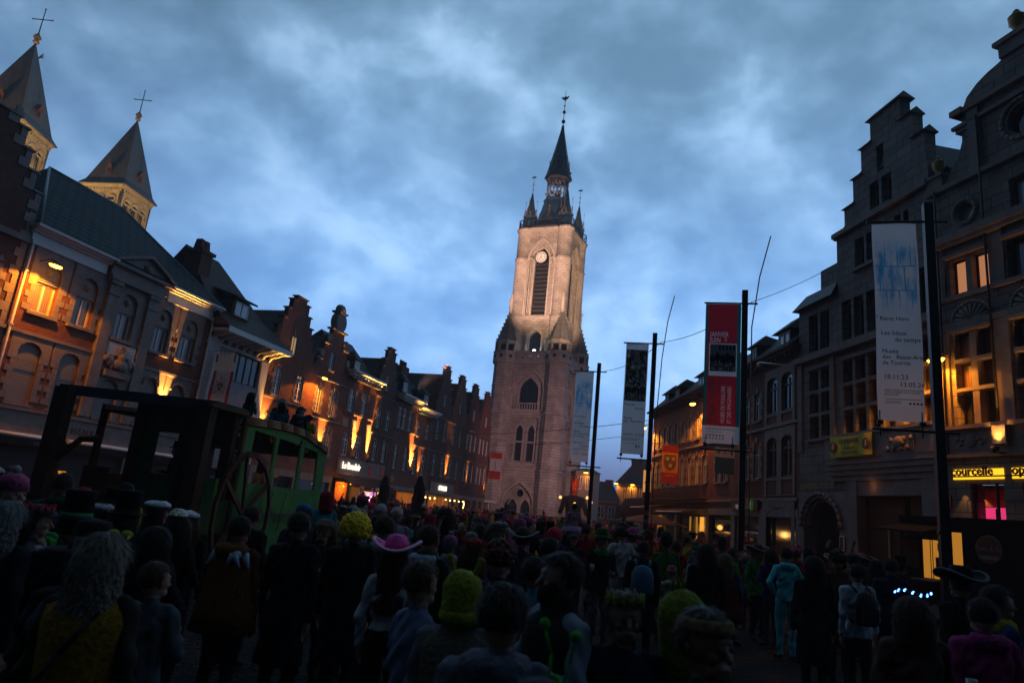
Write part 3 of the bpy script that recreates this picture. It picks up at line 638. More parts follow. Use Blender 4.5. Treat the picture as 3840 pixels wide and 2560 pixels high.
# ---------------------------------------------------------------- ground
g = MB(); g.add([(-400, -60, 0), (400, -60, 0), (400, 900, 0), (-400, 900, 0)], [(0, 1, 2, 3)])
def ground_mat():
    m = M('cobbles', (.02, .018, .018), rough=.85, spec=.08, var=.35, vs=.5); nt = m.node_tree; N = nt.nodes; L = nt.links
    tc = N.new('ShaderNodeTexCoord'); v = N.new('ShaderNodeTexVoronoi'); v.feature = 'DISTANCE_TO_EDGE'; L.new(tc.outputs['Object'], v.inputs[0]); v.inputs['Scale'].default_value = 6.5
    mr = N.new('ShaderNodeMapRange'); L.new(v.outputs[0], mr.inputs[0]); mr.inputs[1].default_value = 0; mr.inputs[2].default_value = .12
    bp = N.new('ShaderNodeBump'); bp.inputs['Strength'].default_value = .9; bp.inputs['Distance'].default_value = .04; L.new(mr.outputs[0], bp.inputs['Height']); L.new(bp.outputs[0], N['Principled BSDF'].inputs['Normal'])
    return m
tag(g.build('ground', ground_mat()), kind='structure')

# ---------------------------------------------------------------- belfry
def ring(b, x0, z0, x1, z1, rise, wd, y0, y1, point=1, mi=0, legs=True):
    """moulded band round a pointed opening"""
    o = arch(x0-wd, z0, x1+wd, z1+wd*1.15, rise+wd*.9, point, 14); i_ = arch(x0, z0, x1, z1, rise, point, 14)
    st = 1 if legs else 2
    idx = list(range(st, len(o)))+([0] if legs else [])
    for a, c in zip(idx[:-1], idx[1:]):
        P = [o[a], o[c], i_[c], i_[a]]
        b.add([(p[0], y0, p[1]) for p in P]+[(p[0], y1, p[1]) for p in P], [(3, 2, 1, 0), (0, 1, 5, 4), (2, 3, 7, 6), (4, 5, 6, 7)], mi)
def oct_(r, z): return [(cos(pi/8+k*pi/4)*r, sin(pi/8+k*pi/4)*r, z) for k in range(8)]
def belfry():
    r = empty('belfry', (4.93, 102.88, 0), rad(-24.4), 'tall floodlit stone belfry with clock, slate spire and gilded weather vane closing the square', 'belfry')
    SPD = M('spire_slate', (.032, .085, .14), rough=.55, kind='tile', bw=.4, bh=.3, c2=(.022, .058, .10), mortar=(.008, .012, .018), var=.3, vs=.6, bump=.6, spec=.5)
    LOUV = M('louvre', (.10, .09, .085), rough=.8, var=.3)
    proto = {}
    def face(nm, k, mk):
        """one wall piece, shared by the four sides"""
        if nm not in proto: proto[nm] = mk()
        else:
            s = proto[nm]; o = s.copy(); COL.objects.link(o); o.parent = r
            o.rotation_euler = (0, 0, k*pi/2)
            for c in s.children: d = c.copy(); COL.objects.link(d); d.parent = o
    def lowwall(): return slab('wall', [(-4.2, 0), (4.2, 0), (4.2, 23.4), (-4.2, 23.4)],
            [arch(-2.25, .01, 2.25, 5.96, 3.2, 1), arch(-2.0, 8.7, 2.0, 15.2), arch(-2.35, 16.35, 2.35, 22.5, 3.3, 1)], -4.5, -4.05, LIM, r)
    def lowback(): return slab('recessed_wall', [(-3.4, 0), (3.4, 0), (3.4, 23.3), (-3.4, 23.3)],
            [arch(-1.75, .02, -.2, 3.7, 1.3, 1), arch(.2, .02, 1.75, 3.7, 1.3, 1), arch(-1.5, 9., -.35, 14.3, 1.1, 1), arch(.35, 9., 1.5, 14.3, 1.1, 1), arch(-1.5, 16.4, 1.5, 21.3, 2.2, 1)]
            + [[(.55*cos(t*pi/6), 4.5+.55*sin(t*pi/6)) for t in range(12)]], -4.04, -3.7, LIM, r)
    def upwall(): return slab('upper_wall', [(-3.5, 24.4), (3.5, 24.4), (3.5, 45), (-3.5, 45)],
            [arch(-1.1, 25.1, 1.1, 28.7, 1.3, 1), arch(-1.95, 30.9, 1.95, 43.2, 3.6, 1)], -3.95, -3.5, LIM, r)
    def upback(): return slab('recessed_wall', [(-3.2, 24.4), (3.2, 24.4), (3.2, 44.9), (-3.2, 44.9)],
            [arch(-1.15, 30.7, 1.15, 42.0, 2.4, 1), arch(-.95, 25.12, .95, 28.5, 1.1, 1)], -3.49, -3.2, LIM, r)
    def trims():
        b = MB(); ring(b, -2.35, 16.4, 2.35, 22.4, 3.3, .32, -4.68, -4.49); ring(b, -1.5, 16.4, 1.5, 21.2, 2.2, .26, -4.2, -4.03)
        ring(b, -2.25, .02, 2.25, 5.9, 3.2, .28, -4.66, -4.49)
        for s in (-1.5, .35): ring(b, s, 9.0, s+1.15, 14.2, 1.1, .2, -4.24, -4.03)
        for s in (-1.75, .2): ring(b, s, .05, s+1.55, 3.65, 1.3, .18, -4.2, -4.03)
        for z, p in ((7.6, .16), (15.6, .18), (16.15, .1), (19.8, .1), (11.6, .08)):
            if z == 19.8:
                b.box(-2.6, -3.2, -4.5-p, -4.49, z, z+.22); b.box(2.6, 3.2, -4.5-p, -4.49, z, z+.22)
            elif z == 11.6: b.box(-1.9, 1.9, -4.14, -4.03, z, z+.25)
            else: b.box(-3, 3, -4.5-p, -4.49, z, z+.28)
        for k in range(7): b.lathe((-1.2+.4*k, -4.3, 16.3), [(.09, 0), (.06, .1), (.1, .5), (.06, .85), (.1, .95)], 8)
        b.box(-1.6, 1.6, -4.45, -4.15, 17.25, 17.4)
        b.box(-2.1, 2.1, -4.9, -4.5, 8.35, 8.65)
        ring(b, -1.95, 31, 1.95, 43.1, 3.6, .34, -4.16, -3.94, legs=False); ring(b, -1.15, 30.8, 1.15, 41.9, 2.4, .3, -3.68, -3.48)
        ring(b, -1.1, 25.1, 1.1, 28.6, 1.3, .3, -4.12, -3.94)
        for s in (-1, 1):
            b.box(s*2.15, s*2.4, -4.12, -3.94, 31, 39.9); b.box(s*1.75, s*1.9, -3.72, -3.5, 31, 39.8)
            b.box(s*1.35, s*2.9, -4.18, -3.94, 39.9, 40.15)
        b.box(-2.7, 2.7, -4.2, -3.94, 30.2, 30.6); return b.build('stone_mouldings', LIMP, r)
    def louvres():
        b = MB()
        for k in range(13): z = 31.0+k*.68; b.add([(-1.15, -3.46, z), (1.15, -3.46, z), (1.15, -3.1, z+.34), (-1.15, -3.1, z+.34), (-1.15, -3.46, z+.07), (1.15, -3.46, z+.07), (1.15, -3.1, z+.41), (-1.15, -3.1, z+.41)], [(3, 2, 1, 0), (4, 5, 6, 7), (0, 1, 5, 4)])
        return b.build('louvres', LOUV, r)
    PANES = [(-1.49, 17.3, 1.49, 21.25, 2.2, -3.86)]+[(q, 9.01, q+1.13, 14.28, 1.1, -3.86) for q in (-1.49, .36)]+[(q, .05, q+1.53, 3.68, 1.3, -3.8) for q in (-1.74, .21)]+[(-.94, 25.13, .94, 28.48, 1.1, -3.3)]
    def glass(i):
        x0, z0, x1, z1, rs, y = PANES[i]; b = MB(); b.prism(arch(x0, z0, x1, z1, rs, 1), y, y+.04); return b.build('window', GLS, r)
    def bars():
        b = MB()
        for k in range(1, 6): b.box(-1.45+.48*k-.02, -1.45+.48*k+.02, -3.92, -3.87, 17.4, 20.6)
        for k in range(6): b.box(-1.45, 1.45, -3.93, -3.88, 17.6+.6*k, 17.63+.6*k)
        return b.build('window_bars', BLK, r)
    def parapet():
        b = MB(); n = 0
        holes = []
        for k in range(5):
            cx = -2.4+1.2*k
            pts = []
            for t in range(16):
                a = 2*pi*t/16; rr_ = .2*(1+.5*abs(cos(2*a))); pts.append((cx+rr_*cos(a), 24.15+rr_*sin(a)))
            holes.append(pts)
        s = slab('parapet', [(-3.2, 23.3), (3.2, 23.3), (3.2, 24.9), (-3.2, 24.9)], holes, -5.0, -4.75, LIMP, r)
        c = MB(); c.box(-3.2, 3.2, -5.1, -4.5, 23.1, 23.3); c.box(-3.2, 3.2, -5.08, -4.7, 24.9, 25.05); o = c.build('ledge', LIMP, s); return s
    for k in range(4):
        for nm, mk in (('a', lowwall), ('b', lowback), ('c', upwall), ('d', upback), ('e', trims), ('f', louvres), ('h', bars), ('i', parapet)): face(nm, k, mk)
        for i in range(6): face('g%d' % i, k, lambda: glass(i))
    b = MB(); b.box(-3., 3., -3., 3., 0, 45); b.build('core', DRK, r)
    gf = MB(); gf.box(-4.7, 4.7, -4.7, 4.7, 23.2, 23.29); gf.build('gallery_floor', LIMP, r)
    tur = None
    for sx, sy in ((-1, -1), (1, -1), (1, 1), (-1, 1)):
        if tur is None:
            T = MB()
            T.lathe((0, 0, 0), [(1.95, 0), (1.95, 1.2), (1.8, 1.5), (1.78, 7.4), (1.95, 7.55), (1.95, 7.8), (1.72, 7.95), (1.72, 11.6), (1.86, 11.7), (1.72, 11.95), (1.72, 15.6), (1.9, 15.7), (1.9, 15.95), (1.7, 16.1), (1.7, 19.7), (1.8, 19.8), (1.7, 20.0), (1.68, 22.9), (2.0, 23.3)], 8, smooth=False, rot=pi/8)
            tur = T.build('corner_turret', LIM, r)
            P = MB()
            P.lathe((0, 0, 0), [(2.0, 23.3), (1.95, 23.4), (1.95, 24.8), (2.05, 24.95), (1.75, 25.05)], 8, smooth=False, rot=pi/8)
            for k in range(8):
                a = pi/8+k*pi/4; P.cyl((1.62*cos(a), 1.62*sin(a), 25.0), (1.62*cos(a), 1.62*sin(a), 26.2), .22, n=6)
            P.lathe((0, 0, 0), [(1.72, 26.1), (1.85, 26.3), (1.85, 26.6), (1.7, 26.65)], 8, smooth=False, rot=pi/8)
            P.lathe((0, 0, 0), [(1.1, 25.0), (1.1, 26.2)], 8, mi=1, smooth=False, rot=pi/8)
            for k in range(8):
                a = k*pi/4; c = Vector((1.83*cos(a), 1.83*sin(a), 24.15)); n_ = Vector((cos(a), sin(a), 0)); t_ = Vector((-sin(a), cos(a), 0))
                for dx, dz in ((0, .16), (0, -.16), (.16, 0), (-.16, 0)):
                    q = c+t_*dx+Vector((0, 0, dz)); P.cyl(q-n_*.05, q+n_*.03, .13, n=8, mi=1)  # near-black discs painted as the shade of quatrefoil openings
            pin = P.build('pinnacle_base', [LIMP, DRK], tur)
            S = MB(); S.lathe((0, 0, 0), [(1.75, 26.6), (.28, 31.0), (.3, 31.2)], 8, smooth=False, rot=pi/8)
            for k in range(8):
                a = pi/8+k*pi/4
                for j in range(7):
                    f = (j+.5)/7; rr_ = 1.75*(1-f)+.28*f+.06; z = 26.6+4.4*f; S.ell((rr_*cos(a), rr_*sin(a), z), (.13, .13, .16), 6, 4)
            spr = S.build('pinnacle', M('dark_stone', (.17, .16, .155), var=.4, vs=2, bump=.4), tur)
            F = MB(); F.lathe((0, 0, 31.2), [(.34, 0), (.3, .25), (.22, .35), (.3, .5), (.34, 1.1), (.27, 1.7), (.36, 2.2), (.14, 2.55), (.2, 2.75), (.17, 3.0), (.02, 3.15)], 10)
            F.box(-.5, .5, -.08, .08, 33.2, 33.32); fig = F.build('statue', LIMP, tur)
            o = tur
        else:
            o = tur.copy(); COL.objects.link(o); o.parent = r
            for c in (pin, spr, fig): d = c.copy(); COL.objects.link(d); d.parent = o
        o.location = (sx*4.2, sy*4.2, 0)
    up = None
    for sx, sy in ((-1, -1), (1, -1), (1, 1), (-1, 1)):
        if up is None:
            T = MB(); T.lathe((0, 0, 0), [(1.35, 24.4), (1.35, 30.3), (1.5, 30.4), (1.45, 30.7), (1.26, 30.9), (1.24, 39.85), (1.38, 39.95), (1.38, 40.1), (1.22, 40.25), (1.22, 44.5), (1.42, 44.8), (1.48, 45.1)], 12, rot=pi/12)
            up = T.build('shaft_turret', LIM, r); o = up
        else: o = up.copy(); COL.objects.link(o); o.parent = r
        o.location = (sx*3.3, sy*3.3, 0)
    b = MB(); b.box(-4.25, 4.25, -4.25, 4.25, 44.6, 44.85); b.box(-4.4, 4.4, -4.4, 4.4, 44.85, 45.1); b.build('cornice', LIMP, r)
    # railing
    b = MB(); pts = []
    for q in range(4):
        c, s = cos(q*pi/2), sin(q*pi/2)
        loc = [(-2.3, -4.3)]+[(-2.3+4.6*i/18, -4.3) for i in range(1, 19)]+[(3.3+1.2*cos(a), -3.3+1.2*sin(a)) for a in [-pi/2-.4+i*(pi/2+.8)/8 for i in range(9)]]
        pts += [(x*c-y*s, x*s+y*c) for x, y in loc]
    for (x, y), (x2, y2) in zip(pts, pts[1:]+pts[:1]):
        b.cyl((x, y, 45.1), (x, y, 46.5), .05, n=4)
        for z in (45.35, 46.5): b.cyl((x, y, z), (x2, y2, z), .075, n=4)
    b.build('gallery_railing', BLK, r)
    b = MB(); b.lathe((0, 0, 0), [(4.0, 45.1), (3.6, 46.2), (2.85, 47.9), (2.35, 49.6), (1.98, 51.1), (2.1, 51.25), (2.1, 51.5)], 8, smooth=False, rot=pi/8); b.build('roof', SPD, r)
    # lantern
    LD = M('lantern_lead', (.32, .30, .29), rough=.5, var=.3)
    b = MB()
    for k in range(8):
        a = pi/8+k*pi/4; x, y = 1.62*cos(a), 1.62*sin(a); a2 = a+pi/4; x2, y2 = 1.62*cos(a2), 1.62*sin(a2)
        b.cyl((x, y, 51.4), (x, y, 55.3), .13, n=6)
        b.cyl((x, y, 52.5), (x2, y2, 52.5), .06, n=6); b.cyl((x, y, 51.6), (x2, y2, 52.5), .04, n=5); b.cyl((x, y, 52.5), (x2, y2, 51.6), .04, n=5)
        mx, my = (x+x2)/2*1.02, (y+y2)/2*1.02
        b.cyl((mx, my, 52.5), (mx, my, 55.2), .07, n=5)
        for u in (0, 1):
            p = (x, y, 54.4) if u == 0 else (x2, y2, 54.4); b.cyl(p, ((p[0]+mx)/2, (p[1]+my)/2, 55.1), .06, n=5); b.cyl((mx, my, 54.4), ((p[0]+mx)/2, (p[1]+my)/2, 55.1), .06, n=5)
    b.lathe((0, 0, 0), [(1.75, 55.1), (1.85, 55.3), (1.85, 55.6)], 8, smooth=False, rot=pi/8)
    lan = b.build('lantern', LD, r)
    b = MB()
    for x, y, s in ((0, 0, 1), (.75, -.5, .6), (-.75, -.5, .6), (0, .9, .6)): b.lathe((x, y, 53.2-.3*(1-s)), [(.5*s, -.5*s), (.4*s, -.35*s), (.3*s, .2*s), (.12*s, .35*s), (.03, .4*s)], 12)
    b.build('bell', M('bell_bronze', (.05, .045, .035), metal=.7, rough=.5), lan)
    b = MB(); b.lathe((0, 0, 0), [(2.3, 55.5), (2.0, 56.4), (1.6, 58.2), (1.0, 61), (.32, 64.4), (.2, 65.4)], 8, smooth=False, rot=pi/8); b.build('spire', SPD, r)
    b = MB(); gb = MB()
    for k in range(8):  # gablets round the spire foot
        a = k*pi/4; n_ = Vector((cos(a), sin(a), 0)); t_ = Vector((-sin(a), cos(a), 0))
        A = n_*1.95+t_*-.55+Vector((0, 0, 55.6)); B_ = n_*1.95+t_*.55+Vector((0, 0, 55.6)); Cc = n_*1.75+Vector((0, 0, 57.6)); D = n_*1.1+Vector((0, 0, 57.4))
        b.add([A, B_, Cc, D], [(0, 1, 2), (1, 3, 2), (0, 2, 3)]); gb.cyl(A, Cc, .05, n=5); gb.cyl(B_, Cc, .05, n=5); gb.cyl(Cc, Cc+Vector((0, 0, .9)), .035, n=5); gb.ell(Cc+Vector((0, 0, .45)), (.12, .12, .12), 6, 4)
        a += pi/8; n_ = Vector((cos(a), sin(a), 0)); gb.cyl(n_*1.9+Vector((0, 0, 55.5)), n_*2.35+Vector((0, 0, 55.35)), .07, .03, 5)
    b.build('spire_gablets', SPD, r)
    for s in range(2):
        for k in range(8):
            a = k*pi/4; n_ = Vector((cos(a), sin(a), 0)); z = 47.6 if s else 59.3; rr_ = 2.75 if s else 1.32
            if s and k % 2: continue
            if s:
                A = n_*rr_; gb.ell((A.x, A.y, z+1.9), (.1, .1, .14), 6, 4)
                t_ = Vector((-sin(a), cos(a), 0)); P0, P1, P2 = A-t_*.5+Vector((0, 0, z-.9)), A+t_*.5+Vector((0, 0, z-.9)), A+Vector((0, 0, z+1.1))
                gb.cyl(P0, P2, .05, n=5); gb.cyl(P1, P2, .05, n=5); gb.cyl(P2, P2+Vector((0, 0, .8)), .035, n=5)
            else: gb.ell((n_.x*rr_, n_.y*rr_, z), (.1, .1, .2), 6, 4)
    gb.build('gilded_ornaments', M('tarnished_gold', (.45, .24, .08), rough=.5, metal=.3), r)
    f = MB(); f.cyl((0, 0, 65.3), (0, 0, 72.2), .07, .03, 6); f.build('finial_rod', BLK, r)
    f = MB()
    for z, s in ((66.2, .34), (68.0, .3), (69.2, .16)): f.ell((0, 0, z), (s, s, s), 10, 6)
    f.ell((0, 0, 70.6), (.2, .2, .5), 8, 6)
    for s in (-1, 1): f.add([(0, 0, 70.3), (s*.75, .05, 71.05), (s*.62, 0, 70.75), (s*.45, .0, 70.45), (0, .06, 70.9), (s*.4, -.06, 70.9)], [(0, 3, 2, 1, 5, 4)])
    f.build('weather_vane', GLD, r)
    sp = None
    for sx, sy in ((-1, -1), (1, -1), (1, 1), (-1, 1)):
        if sp is None:
            b = MB(); b.lathe((0, 0, 0), [(1.05, 45.1), (1.05, 47.4), (1.2, 47.5), (.95, 47.9), (.48, 49.6), (.08, 51.8)], 8, smooth=False, rot=pi/8)
            sp = b.build('corner_spirelet', SPD, r); o = sp
            g_ = MB(); g_.cyl((0, 0, 51.6), (0, 0, 55), .05, .02, 5)
            for z in (52.4, 53.3): g_.ell((0, 0, z), (.14, .14, .14), 6, 4)
            g_.box(-.35, .35, -.02, .02, 54.5, 54.75)
            for k in range(4):
                a = k*pi/2; n_ = Vector((cos(a), sin(a), 0)); t_ = Vector((-sin(a), cos(a), 0)); A, B_, Cc = n_*1.0-t_*.5+Vector((0, 0, 47.4)), n_*1.0+t_*.5+Vector((0, 0, 47.4)), n_*.95+Vector((0, 0, 48.9))
                g_.cyl(A, Cc, .05, n=5); g_.cyl(B_, Cc, .05, n=5); g_.cyl(Cc, Cc+Vector((0, 0, 1.6)), .03, n=5); g_.ell(Cc+Vector((0, 0, 1.2)), (.08, .08, .14), 6, 4)
            fin = g_.build('finial', MATS['tarnished_gold'], sp)
        else:
            o = sp.copy(); COL.objects.link(o); o.parent = r; d = fin.copy(); COL.objects.link(d); d.parent = o
        o.location = (sx*3.0, sy*3.0, 0)
    # clock on the front
    ck = MB(); ck.cyl((0, -4.22, 40.15), (0, -3.7, 40.15), .98, n=32); ck = ck.build('clock', BLK, r)
    d = MB(); d.cyl((0, -4.25, 40.15), (0, -4.225, 40.15), .9, n=32); d.build('clock_dial', M('dial', (.66, .62, .56), rough=.5, emis=(1, .85, .7), es=.12), ck)
    h = MB()
    for k in range(12):
        a = k*pi/6; w = .035
        for s in (-.045, .045): h.cyl((.62*sin(a)+s*cos(a), -4.26, 40.15+.62*cos(a)-s*sin(a)), (.84*sin(a)+s*cos(a), -4.26, 40.15+.84*cos(a)-s*sin(a)), .022, n=4)
    for k in range(36):
        a, a2 = 2*pi*k/36, 2*pi*(k+1)/36; h.cyl((.56*sin(a), -4.26, 40.15+.56*cos(a)), (.56*sin(a2), -4.26, 40.15+.56*cos(a2)), .012, n=4)
    for a, l_, w in ((rad(218), .5, .05), (rad(350), .78, .03)): h.cyl((-.1*sin(a), -4.28, 40.15-.1*cos(a)), (l_*sin(a), -4.28, 40.15+l_*cos(a)), w, w*.5, 5)
    h.build('clock_hands', BLK, ck)
    fl = empty('floodlight', (4.93, 102.88, 0), rad(-24.4), 'small white floodlight glowing in the gallery window of the belfry', 'floodlight')
    b = MB(); b.box(.1, .55, -4.4, -4.2, 25.1, 25.4); b.box(.3, .36, -4.35, -4.25, 24.95, 25.1); b.build('housing', BLK, fl)
    b = MB(); b.box(.13, .52, -4.43, -4.405, 25.13, 25.37); b.build('lens', M('white_lens', (1, 1, 1), emis=(.9, .95, 1), es=18), fl)
    light('POINT', fl, (.3, -4.8, 25.3), 60, (.85, .92, 1), size=.1)
    return r
belfry()
def flood(loc, to, power, col, spot, label, blend=.6, sz=.4):
    r = empty('floodlight', loc, 0, label, 'floodlight'); b = MB(); b.box(-.14, .14, -.1, .1, -.3, -.08); b.cyl((0, 0, -1.5), (0, 0, -.3), .03); b.build('housing', BLK, r)
    light('SPOT', r, (0, 0, 0), power, col, to=Vector(to)-Vector(loc), size=sz, spot=spot, blend=blend)
flood((-9.2, 70, 13.2), (3.5, 100, 39.5), 88000, (1, .58, .50), 27, 'floodlight on the roofs of the left row aimed at the upper belfry', .55)
flood((13.5, 52, 12.6), (6.5, 101, 38), 170000, (1, .62, .38), 24, 'floodlight on the roofs of the right row aimed at the upper belfry', .55)
flood((14.5, 60, 9), (4.9, 100, 12), 22000, (1, .55, .60), 46, 'floodlight on a mast behind the right row, aimed at the foot of the belfry', .9, 1)  # lamp added for a pinkish wash on the tower foot; the mast is made up

# ---------------------------------------------------------------- cathedral towers
def cathedral(name, loc, rz, label, cockerel=False):
    r = empty(name, loc, rz, label, 'church tower', 'cathedral towers behind the left row'); w = 4.3
    LS = M('ochre_stone', (.40, .31, .18), kind='brick', bw=.9, bh=.4, c2=(.33, .26, .16), mortar=(.14, .11, .07), var=.3, vs=1, bump=.4)
    for k in range(4):
        X = [(-3.1, -1.5), (-.8, .8), (1.5, 3.1)]
        s = slab('wall', [(-w, 28), (w, 28), (w, 55), (-w, 55)], [arch(a, 45.5, b, 52.6, .8) for a, b in X]+[arch(a, 36, b, 42, .8) for a, b in X], -w, -w+.5, LS, r)
        s.rotation_euler = (0, 0, k*pi/2)
        b = MB(); cornice(b, -w, w, 54.1, 55.0, .5, y=-w)
        for x in range(12): b.box(-w+.2+x*.72, -w+.5+x*.72, -w-.25, -w, 53.8, 54.1)
        for a, c in X:
            for x in (a-.3, c+.06): b.cyl((x+.12, -w-.05, 45.5), (x+.12, -w-.05, 51.6), .13, n=8)
            ring(b, a, 51.7, c, 52.6, .8, .28, -w-.14, -w, point=0, legs=False); b.box(a-.35, c+.35, -w-.16, -w, 51.5, 51.75)
            b.cyl(((a+c)/2, -w+.3, 45.5), ((a+c)/2, -w+.3, 51), .12, n=8)
        o = b.build('stone_mouldings', LS, s)
        b = MB()
        for a, c in X:
            for j in range(9): b.box(a, c, -w+.55, -w+.7, 45.6+j*.75, 45.75+j*.75)
        b.build('louvres', M('louvre_slate', (.05, .05, .055)), s)
    b = MB(); b.box(-w+.8, w-.8, -w+.8, w-.8, 28, 55); b.build('core', DRK, r)
    b = MB(); e = w+.75; b.add([(-e, -e, 54.95), (e, -e, 54.95), (e, e, 54.95), (-e, e, 54.95), (-w+.1, -w+.1, 56.2), (w-.1, -w+.1, 56.2), (w-.1, w-.1, 56.2), (-w+.1, w-.1, 56.2), (0, 0, 71.6)],
        [(0, 1, 5, 4), (1, 2, 6, 5), (2, 3, 7, 6), (3, 0, 4, 7), (4, 5, 8), (5, 6, 8), (6, 7, 8), (7, 4, 8), (3, 2, 1, 0)])
    b.build('spire', M('spire_boards', (.11, .10, .09), rough=.6, kind='brick', bw=.42, bh=4.1, c2=(.075, .07, .068), mortar=(.04, .04, .04), ms=.04, var=.35, vs=.8, bump=.8), r)
    for k in range(4):
        b = MB(); b.box(-.45, .45, -3.9, -2.4, 57.5, 58.9); b.add([(-.6, -4.05, 58.85), (.6, -4.05, 58.85), (0, -4.05, 60.1), (0, -2.0, 60.1), (-.6, -2.4, 58.85), (.6, -2.4, 58.85)], [(0, 1, 2), (0, 2, 3, 4), (1, 5, 3, 2)])
        o = b.build('dormer', M('rust_paint', (.16, .05, .02), var=.2), r); o.rotation_euler = (0, 0, k*pi/2)
        b = MB(); b.prism(arch(-.28, 57.7, .28, 58.8, .3), -3.94, -3.91); b.build('shutter', DRK, o)
    b = MB(); b.lathe((0, 0, 71.4), [(.3, 0), (.55, .3), (.3, .7), (.62, 1.1), (.62, 1.3), (.25, 1.8), (.12, 2.1)], 12); b.ell((0, 0, 78.3), (.16, .16, .16), 8, 5)
    for s in (-1, 1): b.ell((s*1.75*cos(-rz), s*1.75*sin(-rz), 76.2), (.14, .14, .14), 8, 5)
    b.build('gilded_knob', GLD, r)
    b = MB(); b.cyl((0, 0, 73), (0, 0, 78.2), .1, .07, 6); c_, s_ = cos(-rz), sin(-rz); b.cyl((-1.7*c_, -1.7*s_, 76.2), (1.7*c_, 1.7*s_, 76.2), .09, n=6); b.build('cross', BLK, r)
    light('SPOT', r, (-7, -15, 38), 32000, (1, .66, .28), to=(0, -4, 52), size=.5, spot=50, blend=.7)
    light('SPOT', r, (15, -6, 38), 20000, (1, .66, .28), to=(4, 0, 52), size=.5, spot=50, blend=.7)
    return r
cathedral('cathedral_tower', (-86.5, 103.6, 0), rad(40-45+8), 'square stone cathedral tower with pyramid spire and gold cross at the left edge')
cathedral('cathedral_tower', (-80.6, 126.5, 0), rad(32.5-45+4), 'square cathedral tower rising behind the green slate roof, warmly lit below its pyramid spire')
r = empty('church_spire', (-96, 116, 0), 0, 'gilded weather cockerel on a spire hidden behind the leftmost cathedral tower', 'weather vane')
b = MB(); b.lathe((0, 0, 30), [(4, 0), (4, 22), (.2, 42.2)], 4, smooth=False, rot=pi/4); b.build('spire', SLA, r)
b = MB(); b.cyl((0, 0, 72), (0, 0, 76), .08, n=6); b.ell((0, 0, 76.6), (.7, .15, .4), 10, 6); b.ell((-.7, 0, 77.3), (.25, .14, .35), 8, 5)
for k in range(5): b.cyl((.5, 0, 76.7), (1.2+.1*k, 0, 77.8-.25*k), .09, .04, 5)
b.build('cockerel', GLD, r)

# ---------------------------------------------------------------- far houses in the gap right of the belfry
def box_house(name, loc, rz, w, d, h, ridge, label, wm, wins=(), lamps=(), chim=(), hip=1.5, dormers=(), base=None):
    r = empty(name, loc, rz, label, 'house', 'distant houses behind the belfry')
    slab('wall', [(-w/2, 0), (w/2, 0), (w/2, h), (-w/2, h)], [arch(x0, z0, x1, z1) for x0, z0, x1, z1 in wins], 0, .3, wm, r)
    b = MB(); b.box(-w/2, -w/2+.3, .31, d, 0, h); b.box(w/2-.3, w/2, .31, d, 0, h); b.box(-w/2+.3, w/2-.3, .7, .8, 0, h); b.build('side_walls', wm, r)
    b = MB(); b.add([(-w/2-.3, -.4, h), (w/2+.3, -.4, h), (w/2+.3, d, h), (-w/2-.3, d, h), (-w/2+hip, d*.45, ridge), (w/2-hip, d*.45, ridge)], [(0, 1, 5, 4), (2, 3, 4, 5), (3, 0, 4), (1, 2, 5), (0, 3, 2, 1)]); b.build('roof', TIL, r)
    for x, z in chim:
        b = MB(); b.box(x-.6, x+.6, d*.3, d*.5, h, z); b.box(x-.7, x+.7, d*.28, d*.52, z, z+.2); b.build('chimney', BRD, r)
    for x0, z0, x1, z1 in wins: window(r, x0, z0, x1, z1, fw=.1)
    b = MB(); b.box(-w/2, w/2, -.15, .0, h-.35, h-.05); b.box(-w/2, w/2, -.1, 0, h*.58, h*.58+.2); b.build('stone_trim', STL, r)
    return r
box_house('stone_house', (25.2, 121.8, 0), rad(-11), 8.6, 9, 8.5, 13.4, 'pale stone house with a big tiled roof and two wall lamps, far off', STL,
          [(-3.2+1.25*k, 5.6, -2.5+1.25*k, 8.0) for k in range(5)]+[(-3.2+1.25*k, 1.2, -2.5+1.25*k, 4.4) for k in range(5)], chim=[(-1.4, 12.9)], hip=3.4)
for x, la in ((20.9, 'left'), (23.7, 'right')):
    wall_lamp(0, 8.4, .8, 260, 'orange lamp on the far pale stone house, %s of the two' % la, frame=((x, 123.0-.18*(x-20.9), 0), rad(-11)))
box_house('low_house', (17.6, 118.6, 0), rad(-8), 6.2, 8, 5.2, 8.5, 'low reddish house with a long tiled roof, far right of the belfry foot', BR, [(-2.4, 2.2, -1.2, 4.3), (-.4, 2.2, .8, 4.3), (1.4, 2.2, 2.6, 4.3)], hip=1.2, chim=[(1.4, 8.6)])
box_house('low_house', (13.6, 126, 0), rad(-4), 8, 8, 6, 9.0, 'distant tiled roofs showing between the belfry and the low reddish house', BR, [(-2.4, 2.2, -1.2, 4.3)], chim=[(0, 9.2)])
r = box_house('plaster_house', (12.15, 99.3, 0), rad(-22), 2.3, 5, 8.5, 9.0, 'narrow three storey house close beside the right foot of the belfry', STL, [(-.8, 5.9, -.15, 7.8), (.3, 5.9, .9, 7.8), (-.8, 2.9, -.15, 4.7), (.3, 2.9, .9, 4.7)], hip=.4)
wall_lamp(0, 8.2, .7, 120, 'small orange lamp on the narrow house beside the belfry', frame=((12.6, 99.1, 0), rad(-22)))
# row behind, closing the view further back on the left of the far houses
box_house('long_house', (36, 118, 0), rad(-20), 22, 9, 8, 12, 'long house at the back of the square, mostly hidden by the right row', BRD, [(-9+2*k, 5, -8.1+2*k, 7) for k in range(10)])
